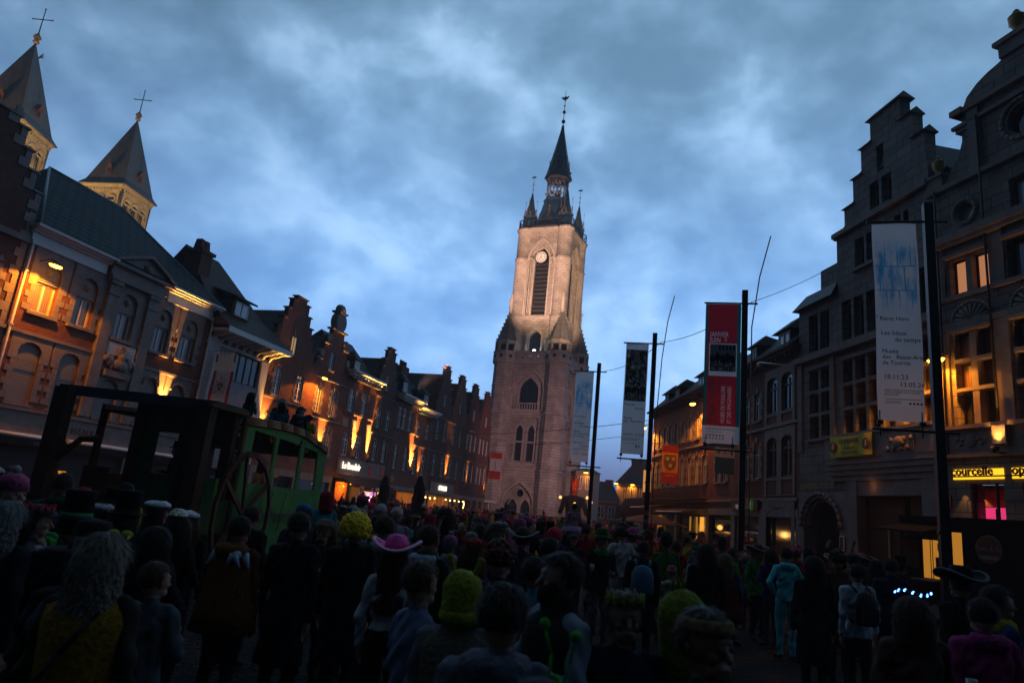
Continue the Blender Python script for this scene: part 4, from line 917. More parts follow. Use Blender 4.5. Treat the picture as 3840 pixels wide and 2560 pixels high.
# ---------------------------------------------------------------- right side of the square
C0 = (14.053, 21.671, 0); RZA = rad(-76); RZB = rad(-82); C1 = (12.928, 29.677, 0); RZC = rad(-87)
def gable_hall():
    """scrolled stone gable house with the lit shop, at the right edge"""
    r = empty('stone_guild_house', C0, RZA, 'grey stone gabled house with gilded urns and shell panels, at the right edge', 'house')
    W = 6.9
    bays = [(.62, 2.0), (2.62, 4.0), (4.62, 6.0)]
    up = [arch(a, 10.15, b, 11.35) for a, b in bays]; mid = [arch(a, 5.86, b, 8.85) for a, b in bays]
    cx = 3.45
    prof = [(0, 4.7), (W, 4.7), (W, 14.0), (W-.55, 14.05), (W-.75, 14.4), (W-1.2, 14.9), (W-1.38, 15.4), (W-1.45, 16.2), (W-1.5, 16.5)]
    prof += [(cx+1.98*cos(t)*1., 16.5+1.0*sin(t)) for t in [rad(5), rad(25), rad(45), rad(60), rad(72)]]
    lef = [(2*cx-x, z) for x, z in prof[3:]][::-1]
    out = prof+[(cx+.4, 17.55), (cx-.4, 17.55)]+lef+[(0, 14.0)]
    oc = lambda x, z, q: [(x+q*cos(2*pi*k/20), z+q*sin(2*pi*k/20)) for k in range(20)]
    slab('wall', out, up+mid+[oc(1.32, 12.87, .3), oc(W-1.32, 12.87, .3), oc(cx, 15.15, .5), arch(2.85, 12.2, 4.05, 13.3)], 0, .4, STN, r)
    t = MB()
    t.box(-.05, W+.05, -.1, 0, 9.0, 9.2); t.box(-.05, W+.05, -.1, 0, 9.98, 10.12); t.box(-.1, W+.1, -.3, .1, 11.95, 12.2); t.box(-.1, W+.1, -.22, 0, 11.8, 11.95)
    t.box(-.05, W+.05, -.16, .1, 13.9, 14.08); t.box(1.1, W-1.1, -.12, 0, 15.9, 16.02); t.box(1.2, W-1.2, -.2, .1, 16.35, 16.5)
    for x in (0., 2.08, 4.08, 6.08):
        w = .46; t.box(x, x+w, -.09, 0, 5.8, 8.98); t.box(x, x+w, -.06, 0, 10.13, 11.78)
    for a, b in bays:
        t.box(a-.06, b+.06, -.12, .12, 8.86, 8.98); t.box(a-.08, b+.08, -.16, .1, 11.4, 11.52)
        c = (a+b)/2
        t.box(c-.11, c+.11, -.03, .3, 5.86, 8.85); t.box(a, b, -.06, .28, 7.86, 7.98); t.box(a, b, -.05, .28, 6.93, 7.04); t.box(c-.1, c+.1, .0, .3, 10.15, 11.35)
    for q, (x, z) in ((.42, (1.32, 12.87)), (.42, (W-1.32, 12.87)), (.66, (cx, 15.15))):
        for k in range(20):
            a0, a1 = 2*pi*k/20, 2*pi*(k+1)/20; t.cyl((x+q*cos(a0), -.02, z+q*sin(a0)), (x+q*cos(a1), -.02, z+q*sin(a1)), .075, n=6)
    for s in (-1, 1):
        px = cx+s*1.55; t.box(px-.2, px+.2, -.12, 0, 14.1, 16.3)
        t.box(cx+s*2.06-.22, cx+s*2.06+.22, -.25, .4, 16.35, 16.55); t.box(cx+s*2.0-.25, cx+s*2.0+.25, -.05, .35, 15.75, 15.95)
    t.box(cx-.5, cx+.5, -.1, .5, 17.5, 17.95); t.box(cx-.62, cx+.62, -.2, .6, 17.95, 18.1)
    for x in (0, W-.62): t.box(x, x+.62, -.12, .5, 14.08, 14.5); t.box(x-.05, x+.67, -.18, .56, 14.5, 14.62)
    t.box(1.2, 1.9, .6, 1.6, 14.5, 15.9)
    t.build('stone_trim', STG, r)
    for i, (a, b) in enumerate(bays):     # shells over the first floor windows
        c = (a+b)/2; f = MB()
        for k in range(9):
            t0 = pi*(k+.5)/9; f.cyl((c+.08*cos(t0), -.03, 9.2+.06*sin(t0)), (c+.6*cos(t0), -.02, 9.2+.5*sin(t0)), .02, .055, 6)
        for k in range(14):
            a0, a1 = pi*k/14, pi*(k+1)/14; f.cyl((c+.69*cos(a0), -.02, 9.2+.6*sin(a0)), (c+.69*cos(a1), -.02, 9.2+.6*sin(a1)), .05, n=6)
        f.build('shell_panel', STL, r)
        pm = [M('pane_curtain_orange', (.20, .11, .07), rough=.2, kind='fold', c2=(.10, .06, .04)), GLC, GLC][i]
        for s, (x0, x1) in enumerate(((a, c-.11), (c+.11, b))):
            window(r, x0, 7.98, x1, 8.85, y=.24, fm=WOOD, pm=pm, style='plain', fw=.05); window(r, x0, 7.04, x1, 7.86, y=.24, fm=WOOD, pm=pm, style='plain', fw=.05)
            window(r, x0, 5.86, x1, 6.93, y=.24, fm=WOOD, pm=GLS, style='plain', fw=.05)
        window(r, a, 10.15, c-.1, 11.35, y=.22, fm=WOOD, pm=GLP if i == 0 else GLC, style='plain', fw=.06)
        window(r, c+.1, 10.15, b, 11.35, y=.22, fm=WOOD, pm=GLP if i == 0 else GLC, style='plain', fw=.06)
    for (x, z, q) in ((1.32, 12.87, .3), (W-1.32, 12.87, .3), (cx, 15.15, .5)):
        f = MB(); f.cyl((x, .25, z), (x, .3, z), q, n=20); f.build('round_pane', GLB if q < .4 else GLS, r)
    window(r, 2.85, 12.2, 4.05, 13.3, y=.22, pm=GLB, fm=WOOD)
    for x, z, s in ((.3, 14.6, 1.), (W-.3, 14.6, 1.), (cx, 18.1, 1.15)):
        f = MB(); f.lathe((x, .15, z), [(.07*s, 0), (.09*s, .06*s), (.05*s, .12*s), (.16*s, .3*s), (.21*s, .48*s), (.2*s, .54*s), (.22*s, .58*s), (.15*s, .66*s), (.07*s, .7*s), (.09*s, .76*s), (.02*s, .84*s)], 12)
        for q in (-1, 1): f.box(x+q*.2*s-.03, x+q*.2*s+.03, .12, .18, z+.4*s, z+.55*s)
        f.build('gilded_urn', GLD, r)
    # balcony front with panels
    b = MB(); b.box(-.02, W, -.14, 0, 4.98, 5.72); b.box(-.05, W+.05, -.3, .1, 5.72, 5.84); b.box(-.05, W+.05, -.2, .1, 4.88, 4.98)
    for x in (1.99, 4.0, 6.05): b.box(x, x+.42, -.34, -.14, 5.2, 5.72)
    b.build('balcony_front', STG, r)
    for a in (.45, 2.6, 4.6):
        c = MB(); c.box(a, a+1.4, -.16, -.145, 5.1, 5.62)
        c.ell((a+.7, -.17, 5.36), (.2, .07, .22), 10, 6)
        for s in (-1, 1):
            for k in range(3): c.ell((a+.7+s*(.26+.1*k), -.17, 5.34+.07*(-1)**k), (.09, .05, .07), 8, 5)
        c.build('carved_panel', STG, r)
    # ground floor
    g = MB(); g.box(0, W, -.04, .4, 4.1, 4.88)
    for x, w in ((0, .55), (.552, .36), (2.0, .55), (4.0, .55), (6.3, .6)): g.box(x, x+w, -.04, .5, 0, 4.1)
    g.build('shop_front', STN, r)
    i_ = MB(); i_.box(-.7, 6.3, 1.1, 1.2, 0, 4.1, 0); i_.box(.9, 6.3, .5, 1.1, 4.0, 4.1, 0); i_.build('shop_interior', M('ochre_wall', (.30, .14, .05), kind='brick', bw=.5, bh=.25, mortar=(.1, .05, .02)), r)
    p = MB(); p.box(.3, 1.55, .62, .66, 1.6, 3.45); p.build('display_panel', M('pink_panel', (.8, .05, .2), emis=(1, .05, .22), es=.75), r)
    p = MB(); p.box(1.4, 1.43, .3, .34, 1.6, 3.4); p.box(1.62, 1.66, .1, .18, 0, 4.1); p.box(.91, .97, .1, .18, 0, 4.1); p.build('window_mullions', BLK, r)
    light('SPOT', r, (.35, .75, 3.98), 26, (1, .42, .12), to=(.25, 1.1, 3.0), size=.05, spot=75)
    light('SPOT', r, (.75, -.2, 3.9), 8, (1, .5, .12), to=(.7, -.05, 3.0), size=.05, spot=60)
    s = MB(); s.box(.36, 6.2, -.14, -.08, 4.28, 4.32); s.build('sign_rail', BLK, r)
    YS = M('sign_glow', (1, .6, .05), emis=(1, .52, .02), es=1.5)
    q = MB(); q.box(.38, 2.04, -.075, -.045, 4.22, 4.52); q.box(2.3, 6.1, -.075, -.045, 4.22, 4.52); q.build('sign_glow', YS, r)
    a = text('courcelle', .37, r, (.38, -.15, 4.33), BLK, bold=.006, ext=.02, spacing=1.02); b = text('opticiens', .37, r, (2.36, -.15, 4.33), BLK, bold=.006, ext=.02)
    f = MB(); f.box(-.02, .27, -.1, -.04, 3.35, 3.75); f.build('wall_plate', BLK, r); 
    f = MB(); f.box(-.01, .26, -.105, -.101, 3.36, 3.74); f.box(.01, .24, -.11, -.104, 3.38, 3.72); o = f.build('plate_rim', GLD, r)
    f = MB(); f.box(.02, .23, -.115, -.109, 3.39, 3.71); f.build('plate_face', BLK, r)
    for x in (.33,):
        d = MB(); d.tube([(x, -.16, 14), (x, -.16, 4.9)], .035, 6); d.build('downpipe', BLK, r)
    d = MB(); d.tube([(2.05, -.16, 16), (2.08, -.16, 5.9)], .035, 6); d.build('downpipe', BLK, r)
    b = MB(); b.add([(.1, .4, 14), (cx, .4, 16.3), (W-.1, .4, 14), (.1, 9, 14), (cx, 9, 16.3), (W-.1, 9, 14)], [(0, 1, 4, 3), (1, 2, 5, 4), (0, 2, 1), (3, 4, 5), (0, 3, 5, 2)]); b.build('roof', SLA, r)
    b = MB(); b.box(W-.3, W, .41, 9, 0, 13.9); b.box(.6, W-.3, 3, 3.1, 0, 13.9); b.build('side_walls', STN, r)
gable_hall()
FA = (C0, RZA)
def at_frame(fr, x, y=0, z=0):
    c, s = cos(fr[1]), sin(fr[1]); return (fr[0][0]+x*c-y*s, fr[0][1]+x*s+y*c, z), fr[1]
wall_lamp(0, 7.95, .55, 330, 'bright orange street lamp at the left corner of the gabled stone guild house', frame=at_frame(FA, .42), spot=158)
wall_lamp(0, 7.95, .6, 160, 'orange street lamp beside the last banner pole, left of its bright twin', frame=at_frame((C0, RZB), -.75), spot=150)
uplight(0, 5.1, 14, 'floodlight shining up at the balcony pier over the yellow shop sign', frame=at_frame(FA, 2.2), spot=75, out=.5)
uplight(0, 5.1, 9, 'floodlight under the balcony pier at the right edge of the photo', frame=at_frame(FA, 4.2), spot=75, out=.5)

def cloth_hall():
    r = empty('stone_hall', C0, RZB, 'tall grey stone building with a stepped gable and tiers of cross windows', 'house')
    W = 8.08; t = MB()
    cxg = -2.1
    steps = [(-5.25, 14.4), (-4.7, 14.85), (-4.7, 15.55), (-4.1, 15.7), (-4.1, 16.65), (-3.55, 16.8), (-3.55, 17.75), (-2.95, 17.9), (-2.95, 18.75)]
    R_ = [(2*cxg-x, z) for x, z in steps][::-1]; R_ = [(min(x, 0), z) for x, z in R_]
    out = [(-W, 3.9), (0, 3.9), (0, 14.4), (-.0, 14.85), (-.02, 15.5), (-.1, 15.55), (-.1, 16.65), (-.65, 16.8), (-.65, 17.75), (-1.25, 17.9), (-1.25, 18.75)]+[(-2.95, 18.75), (-2.95, 17.9), (-3.55, 17.75), (-3.55, 16.8), (-4.1, 16.65), (-4.1, 15.7), (-4.7, 15.55), (-4.7, 14.85), (-5.25, 14.4), (-5.25, 12), (-W, 12)]
    L3 = [(-7.33, -6.66), (-6.5, -5.86)]; R3 = [(-5.0, -4.4), (-4.24, -3.64), (-3.48, -2.88), (-2.72, -2.1)]
    wins = [(a, 9.9, b, 11.55) for a, b in L3+R3]+[(a, z0, b, z1) for a, b in L3+R3 for z0, z1 in ((6.12, 7.06), (7.2, 8.04), (8.18, 9.05))]
    wins += [(a, 9.9, b, 11.55) for a, b in ((-1.7, -1.1), (-.95, -.35))]+[(a, z0, b, z1) for a, b in ((-1.7, -1.1), (-.95, -.35)) for z0, z1 in ((6.12, 7.06), (7.2, 8.04), (8.18, 9.05))]
    wins += [(-4.08, 12.7, -3.52, 13.95), (-3.38, 12.7, -2.84, 13.95), (-1.79, 12.7, -1.45, 14.0), (-1.3, 12.7, -1.04, 14.0)]
    gw = [(-3.1, 14.72, -2.56, 15.95), (-2.4, 14.72, -1.85, 15.95)]
    slab('wall', out, [arch(*w) for w in wins+gw]+[arch(-2.62, 16.25, -2.22, 17.38)], 0, .45, STN, r)
    for w in wins+gw: window(r, *w, y=.26, fm=WOOD if w[1] < 9 else STL, pm=GLS, style='plain', fw=.05)
    for a, b in ((-5.3, -4.65), (-4.72, -4.05), (-4.12, -3.5), (-3.57, -2.9), (-1.3, -.63), (-.67, -.05)):
        z = {-5.3: 14.4, -4.72: 15.55, -4.12: 16.65, -3.57: 17.75, -1.3: 17.75, -.67: 16.65}[a]
        t.add([(a-.06, -.12, z), (b+.03, -.12, z), (b+.03, .55, z), (a-.06, .55, z), (a-.03, .2, z+.28), (b, .2, z+.28)], [(0, 1, 5, 4), (2, 3, 4, 5), (3, 0, 4), (1, 2, 5), (0, 3, 2, 1)])
    t.add([(-3.1, -.14, 18.72), (-1.1, -.14, 18.72), (-1.1, .58, 18.72), (-3.1, .58, 18.72), (-2.95, .2, 19.1), (-1.25, .2, 19.1)], [(0, 1, 5, 4), (2, 3, 4, 5), (3, 0, 4), (1, 2, 5), (0, 3, 2, 1)])
    t.box(-5.3, .05, -.22, 0, 14.42, 14.62); t.box(-8.14, .0, -.28, .05, 9.48, 9.72)
    t.add([(-8.14, -.3, 9.46), (0, -.3, 9.46), (0, 0, 9.86), (-8.14, 0, 9.86)], [(0, 1, 2, 3)])
    for x in (-W, -5.78, -.3): t.box(x, x+.3, -.09, 0, 5.6, 9.45)
    for a, b in ((-7.42, -5.78), (-5.08, -2.0), (-1.8, -.3)): t.box(a, b, -.14, .1, 5.98, 6.1); t.box(a, b, -.1, .1, 9.08, 9.2)
    t.box(-4.15, -2.78, -.16, .05, 12.55, 12.68); t.box(-3.15, -1.8, -.16, .05, 14.62, 14.72)
    t.build('stone_trim', STG, r)
    b = MB(); b.ell((-2.42, .3, 16.72), (.01, .01, .01)); b.lathe((-2.42, .25, 16.35), [(.24, 0), (.2, .08), (.15, .4), (.1, .58), (.02, .65)], 12); b.build('bell', M('bell_bronze', (.05, .045, .035), metal=.7, rough=.5), r)
    b = MB(); b.add([(-8.2, -.3, 11.95), (-5.25, -.3, 11.95), (-5.25, 0, 12.55), (-7.5, 0, 12.55), (-5.25, 7, 12.6), (-7.5, 7, 12.6), (-8.2, 7, 11.95), (-5.25, 7, 11.95)], [(0, 1, 2, 3), (3, 2, 4, 5), (0, 3, 5, 6), (0, 6, 7, 1), (4, 7, 6, 5)]); b.build('mansard_roof', M('dark_roof', (.03, .04, .045), rough=.5, var=.3), r)
    b = MB(); b.add([(-5.2, .45, 14.3), (cxg, .45, 17.6), (1.4, .45, 14.), (-5.2, 9, 14.3), (cxg, 9, 17.6), (1.4, 9, 14.)], [(0, 1, 4, 3), (1, 2, 5, 4), (0, 2, 1), (3, 4, 5), (0, 3, 5, 2)]); b.build('roof', SLA, r)
    b = MB(); b.box(-W, -W+.3, .46, 7, 0, 11.9); b.box(-5.2, -5.0, .46, 7, 12.6, 14.3); b.box(-W+.3, -.1, .9, 1, 0, 14); b.build('side_walls', STN, r)
    g = MB(); g.box(-5.75, 0, -.35, .3, 5.1, 5.95); g.box(-5.8, .02, -.42, .3, 5.95, 6.06)
    for k, (p, z) in enumerate(((.34, 4.9), (.28, 4.7), (.2, 4.5), (.12, 4.3))): g.box(-5.7, 0, -p, .3, z, z+.2-.004)
    g.build('balcony_front', STG, r)
    g = MB(); g.box(-2.2, -.8, -.38, -.352, 5.2, 5.85); g.ell((-1.5, -.4, 5.5), (.3, .08, .2), 10, 6)
    for k in range(8): g.ell((-2.05+.16*k, -.39, 5.3+.3*(k % 2)), (.1, .05, .1), 8, 5)
    g.build('carved_panel', STG, r)
    # ground floor: arched entrance and wide timber doors
    out = [(-W, 0), (-4.75, 0), (-4.75, 3.898), (-W, 3.898)]
    slab('arched_entrance', out, [arch(-7.7, .01, -5.3, 3.7, 1.2)], -.06, .5, STG, r)
    a = MB()
    for j, (q, y) in enumerate(((1.35, -.12), (1.22, -.02), (1.1, .1))):
        for k in range(16):
            t0, t1 = pi*k/16, pi*(k+1)/16; a.cyl((-6.5+q*cos(t0), y, 2.5+q*sin(t0)), (-6.5+q*cos(t1), y, 2.5+q*sin(t1)), .08, n=6)
    a.build('arch_moulding', STG, r)
    b = MB(); b.box(-7.65, -5.35, .6, .65, 0, 3.7); b.build('gate', DRK, r)
    text("ARMES & CYCLES", .32, r, (-7.75, -.12, 4.05), GLD, bold=.004, sx=.9)
    b = MB(); b.box(-4.74, -4.2, -.1, .5, 0, 4.3); b.box(-.9, 0, -.1, .5, 0, 4.3); b.box(-4.2, -.9, -.04, .5, 3.75, 4.3); b.build('stone_piers', STG, r)
    WD = M('red_wood', (.16, .05, .02), kind='brick', bw=.3, bh=4, c2=(.12, .035, .015), mortar=(.04, .015, .008), var=.3)
    b = MB(); b.box(-4.2, -2.2, .3, .36, 0, 3.75); b.box(-1.9, -.9, .3, .36, 0, 3.75); b.build('wooden_doors', WD, r)
    b = MB(); b.box(-2.2, -1.9, .5, .55, 0, 3.75); b.build('doorway', DRK, r)
    b = MB(); b.box(-2.95, -2.87, .2, .26, .9, 2.6); b.build('brass_handle', GLD, r)
    light('POINT', r, (-3.3, -.25, 4.1), .7, (1, .35, .08), size=.1)
    b = MB(); b.box(-5.2, -4.95, -.14, -.1, 1.7, 2.25); b.build('notice_frame', WPT, r); b = MB(); b.box(-5.17, -4.98, -.15, -.141, 1.74, 2.21); b.build('notice', BLK, r)
    # yellow banner on the balcony
    bn = empty('yellow_banner', *at_frame((C0, RZB), -5.15, -.5), 'yellow banner reading LES BOUFFONS hung across the stone balcony', 'banner')
    Y = M('yellow_cloth', (.75, .62, .05), rough=.7, var=.1, vs=3)
    b = MB(); n = 16
    v = []
    for i in range(n+1):
        x = 2.42*i/n
        for j in range(5): v.append((x, .02*sin(i*1.3)+.012*sin(j*2+i*.8), 5.15+.82*j/4-(.05*sin(pi*i/n) if j == 4 else 0)))
    b.add(v, [(i*5+j, (i+1)*5+j, (i+1)*5+j+1, i*5+j+1) for i in range(n) for j in range(4)], 0, True); b.build('cloth', Y, bn)
    text('LES BOUFFONS', .2, bn, (1.2, -.05, 5.66), BLK, align='CENTER', sx=.82, bold=.006); text('Confrérie du', .14, bn, (1.2, -.05, 5.42), BLK, align='CENTER', sx=.85); text('Carnaval de Tournai', .14, bn, (1.2, -.05, 5.25), BLK, align='CENTER', sx=.8)
    for x in (.24, 2.16):
        b = MB(); b.cyl((x, -.05, 5.55), (x, -.04, 5.55), .2, n=20); o = b.build('emblem', M('emblem_brown', (.12, .04, .03)), bn)
        b = MB(); b.cyl((x, -.058, 5.55), (x, -.051, 5.55), .165, n=20); b.build('emblem_field', M('emblem_ochre', (.3, .14, .06)), o)
        b = MB(); b.ell((x, -.065, 5.6), (.05, .01, .06), 8, 5); b.ell((x, -.065, 5.5), (.07, .01, .08), 8, 5); b.ell((x+.02, -.066, 5.66), (.03, .01, .04), 6, 4); b.build('jester_figure', M('emblem_white', (.5, .4, .35)), o)
cloth_hall()

def right_row(x0, x1, label, cols, eave=10.1, wm=BR, roof=TIL, dorm=(), up=(7.5, 8.9), lo=(4.65, 6.4), shop=True, rise=.18, frame=WPT, name='brick_house', proj=.55, sign=None):
    c, s = cos(RZC), sin(RZC)
    r = empty(name, (C1[0]+x0*c, C1[1]+x0*s, 0), RZC, label, 'house', 'row houses along the right side of the square'); off = (x0, 0, 0)
    holes = []; t = MB(off)
    for a, b in cols:
        for z0, z1 in (up, lo): w_ = MB(off); holes.append(arch(a, z0, b, z1, rise)); teeth(w_, a, z0, z1-rise, -1, .3, .17, .27); teeth(w_, b, z0, z1-rise, 1, .3, .17, .27); heads(w_, a, b, z1-rise, rise); w_.box(a-.1, b+.1, -.1, .15, z0-.1, z0-.004); w_.build('window_surround', STL, r)
    slab('wall', [(x0, 3.2), (x1, 3.2), (x1, eave), (x0, eave)], holes, 0, .34, wm, r, off=x0)
    t.box(x0, x1, -.1, 0, 6.95, 7.08); t.build('string_course', STL, r); t = MB(off); t.box(x0, x1, -.12, 0, 3.55, 3.7); t.build('string_course', STL, r)
    for a, b in cols:
        for z0, z1 in (up, lo): window(r, a, z0, b, z1, rise, off=x0, fm=frame, fw=.07, tr=z0+(z1-z0)*.66)
    b = MB(off); cornice(b, x0, x1, eave-.1, eave+.38, proj, brackets=.45); b.build('cornice', M('weathered_wood', (.17, .11, .08), var=.3), r)
    b = MB(off); b.add([(x0, -.4, eave+.38), (x1, -.4, eave+.38), (x1, 7, eave+.38), (x0, 7, eave+.38), (x0, 1.2, eave+1.9), (x1, 1.2, eave+1.9), (x0, 3.5, eave+2.2), (x1, 3.5, eave+2.2)],
        [(0, 1, 5, 4), (4, 5, 7, 6), (2, 3, 6, 7), (0, 4, 6, 3), (1, 2, 7, 5), (0, 3, 2, 1)]); b.build('roof', roof, r)
    for a, b_ in dorm:
        z = eave+.45; d = MB(off); d.box(a, b_, .1, 2, z, z+.95); o = d.build('dormer', roof, r)
        d = MB(off); d.add([(a-.25, -.2, z+.9), (b_+.25, -.2, z+.9), (b_+.25, 2.4, z+1.), (a-.25, 2.4, z+1.), (a+.2, .6, z+1.6), (b_-.2, .6, z+1.6)], [(0, 1, 5, 4), (1, 2, 5), (0, 4, 3), (3, 4, 5, 2), (0, 3, 2, 1)]); d.build('dormer_roof', roof, o)
        window(r, a+.08, z+.04, b_-.08, z+.88, off=x0, y=.02, pm=GLB, fw=.09)
    b = MB(off); b.box(x0+.005, x0+.25, .35, 7, 0, eave); b.box(x1-.25, x1-.005, .35, 7, 0, eave); b.box(x0+.25, x1-.25, .9, 1, 0, eave); b.build('side_walls', wm, r)
    if shop:
        g = MB(off); g.box(x0, x1, -.08, .3, 2.85, 3.2); g.box(x0, x0+.25, -.05, .3, 0, 2.85); g.box(x1-.25, x1, -.05, .3, 0, 2.85); g.build('shopfront', STG, r)
        g = MB(off); g.box(x0+.25, x1-.25, .15, .2, 0, 2.85); g.build('shop_window', GLS, r)
        if x1 < -8:      # flower balcony
            g = MB(off); 
            for k in range(int((x1-x0)/.16)): g.cyl((x0+.1+k*.16, -.5, 3.72), (x0+.1+k*.16, -.5, 4.25), .012, n=4)
            g.box(x0, x1, -.52, -.48, 4.25, 4.29); g.box(x0, x1, -.55, 0, 3.7, 3.74); g.build('balcony_rail', BLK, r)
    return r, off
rr, of = right_row(-3.75, -.02, 'brick house with blue framed windows in pale stone surrounds, left of the tall stone hall', [], dorm=[(-2.2, -.9)])
for w in rr.children:
    if w.name.startswith('wall'): bpy.data.objects.remove(w); break
B3 = [(-3.2, -2.1), (-1.66, -.56)]
slab('wall', [(-3.75, 3.2), (-.02, 3.2), (-.02, 10.1), (-3.75, 10.1)], [arch(a, z0, b, z1, .25) for a, b in B3 for z0, z1 in ((7.65, 9.4), (4.62, 6.5))], 0, .34, BR, rr, off=-3.75)
BLU = M('blue_paint', (.05, .08, .10), rough=.5)
for a, b in B3:
    for z0, z1, zb in ((7.65, 9.4, 7.1), (4.62, 6.5, 3.8)):
        slab('window_surround', [(a-.2, zb), (b+.22, zb), (b+.22, z1+.4), (a-.2, z1+.4)], [arch(a, z0, b, z1, .25), arch(a, zb+.05, b, z0-.12)], -.05, .0, STL, rr, off=-3.75)
        window(rr, a, z0, b, z1, .25, off=-3.75, fm=BLU, fw=.1, tr=z0+(z1-z0)*.7)
f = MB((-3.75, 0, 0)); f.tube([(-.25, 0, 9.5), (-.25, -.3, 9.5), (-2.1, -.9, 9.98)], .03, 6); f.loft([(-2.2, -.92, 9.78, .14, .1), (-2.2, -.92, 9.9, .1, .08), (-2.2, -.92, 10.0, .05, .04)], 10); f.build('security_lamp', WPT, rr)
slab('arched_shopfront', [(-3.5, .0), (-.3, .0), (-.3, 3.54), (-3.5, 3.54)], [arch(-3.1, .02, -.6, 3.25, .5)], -.1, -.081, STG, rr, off=-3.75)
text('RESTO', .24, rr, (.9, -.1, 3.25), M('dull_red', (.16, .03, .02)), sx=1.1)
r2_, of = right_row(-7.2, -3.75, 'narrow dark brick house over the white lettered shop sign', [(-4.72, -4.05), (-5.95, -5.3)], dorm=[(-5.35, -4.6)], wm=BRD, eave=10.1)
sg = MB((-7.2, 0, 0)); sg.box(-7.1, -3.8, -.2, -.09, 3.12, 3.62); sg.build('shop_sign', BLK, r2_)
text('kruidvat  pharma opperre', .3, r2_, (.05, -.22, 3.24), M('sign_white', (.6, .62, .64), emis=(.8, .85, .9), es=.12), sx=.52, bold=.004) if 0 else text('opperre', .34, r2_, (.75, -.22, 3.24), M('sign_white', (.6, .62, .64), emis=(.8, .85, .9), es=.12), sx=.82, bold=.004)
d = MB((-7.2, 0, 0)); d.cyl((-4.98+.5, -.26, 3.37), (-4.48, -.2, 3.37), .3, n=18); d.build('sign_badge', M('badge_green', (.05, .12, .02), emis=(.2, .5, .05), es=.05), r2_)
text('!', .5, r2_, (2.66, -.27, 3.2), MATS['sign_white'], bold=.01)
d = MB((-7.2, 0, 0)); d.box(-6.2, -3.9, -.03, .03, 2.02, 2.12); d.box(-5.2, -5.1, -.03, .03, 0, 2.0); d.box(-6.2, -3.9, -.03, .03, 3.0, 3.06); d.build('white_shop_frame', WPT, r2_)
right_row(-11.0, -7.2, 'brick house behind the red banner, with blue guild flag on its wall', [(-8.65-.35, -8.3), (-9.95, -9.3)], dorm=[(-9.2, -8.4)], eave=10.1)
r4_, of = right_row(-16.9, -11.0, 'striped brick and stone house lit orange by the street lamp under its eaves', [(-12.2, -11.55), (-13.6, -12.9), (-15.0, -14.3), (-16.45, -15.75)], dorm=[(-13.6, -12.3)])
r5_, of = right_row(-23.6, -16.9, 'last brick house of the right row, glowing orange at its far corner', [(-17.95, -17.3), (-19.3, -18.65), (-20.6, -19.95), (-21.9, -21.25), (-23.1, -22.5)], dorm=[(-18.3, -17.4), (-20.9, -20.0)])
FC = (C1, RZC)
wall_lamp(0, 9.15, .8, 900, 'orange street lamp on the far end of the right row, behind the second banner pole', frame=at_frame(FC, -23.35), spot=150)
wall_lamp(0, 9.4, .8, 600, 'orange street lamp under the eaves of the right row, beside the red banner', frame=at_frame(FC, -12.0), spot=150)
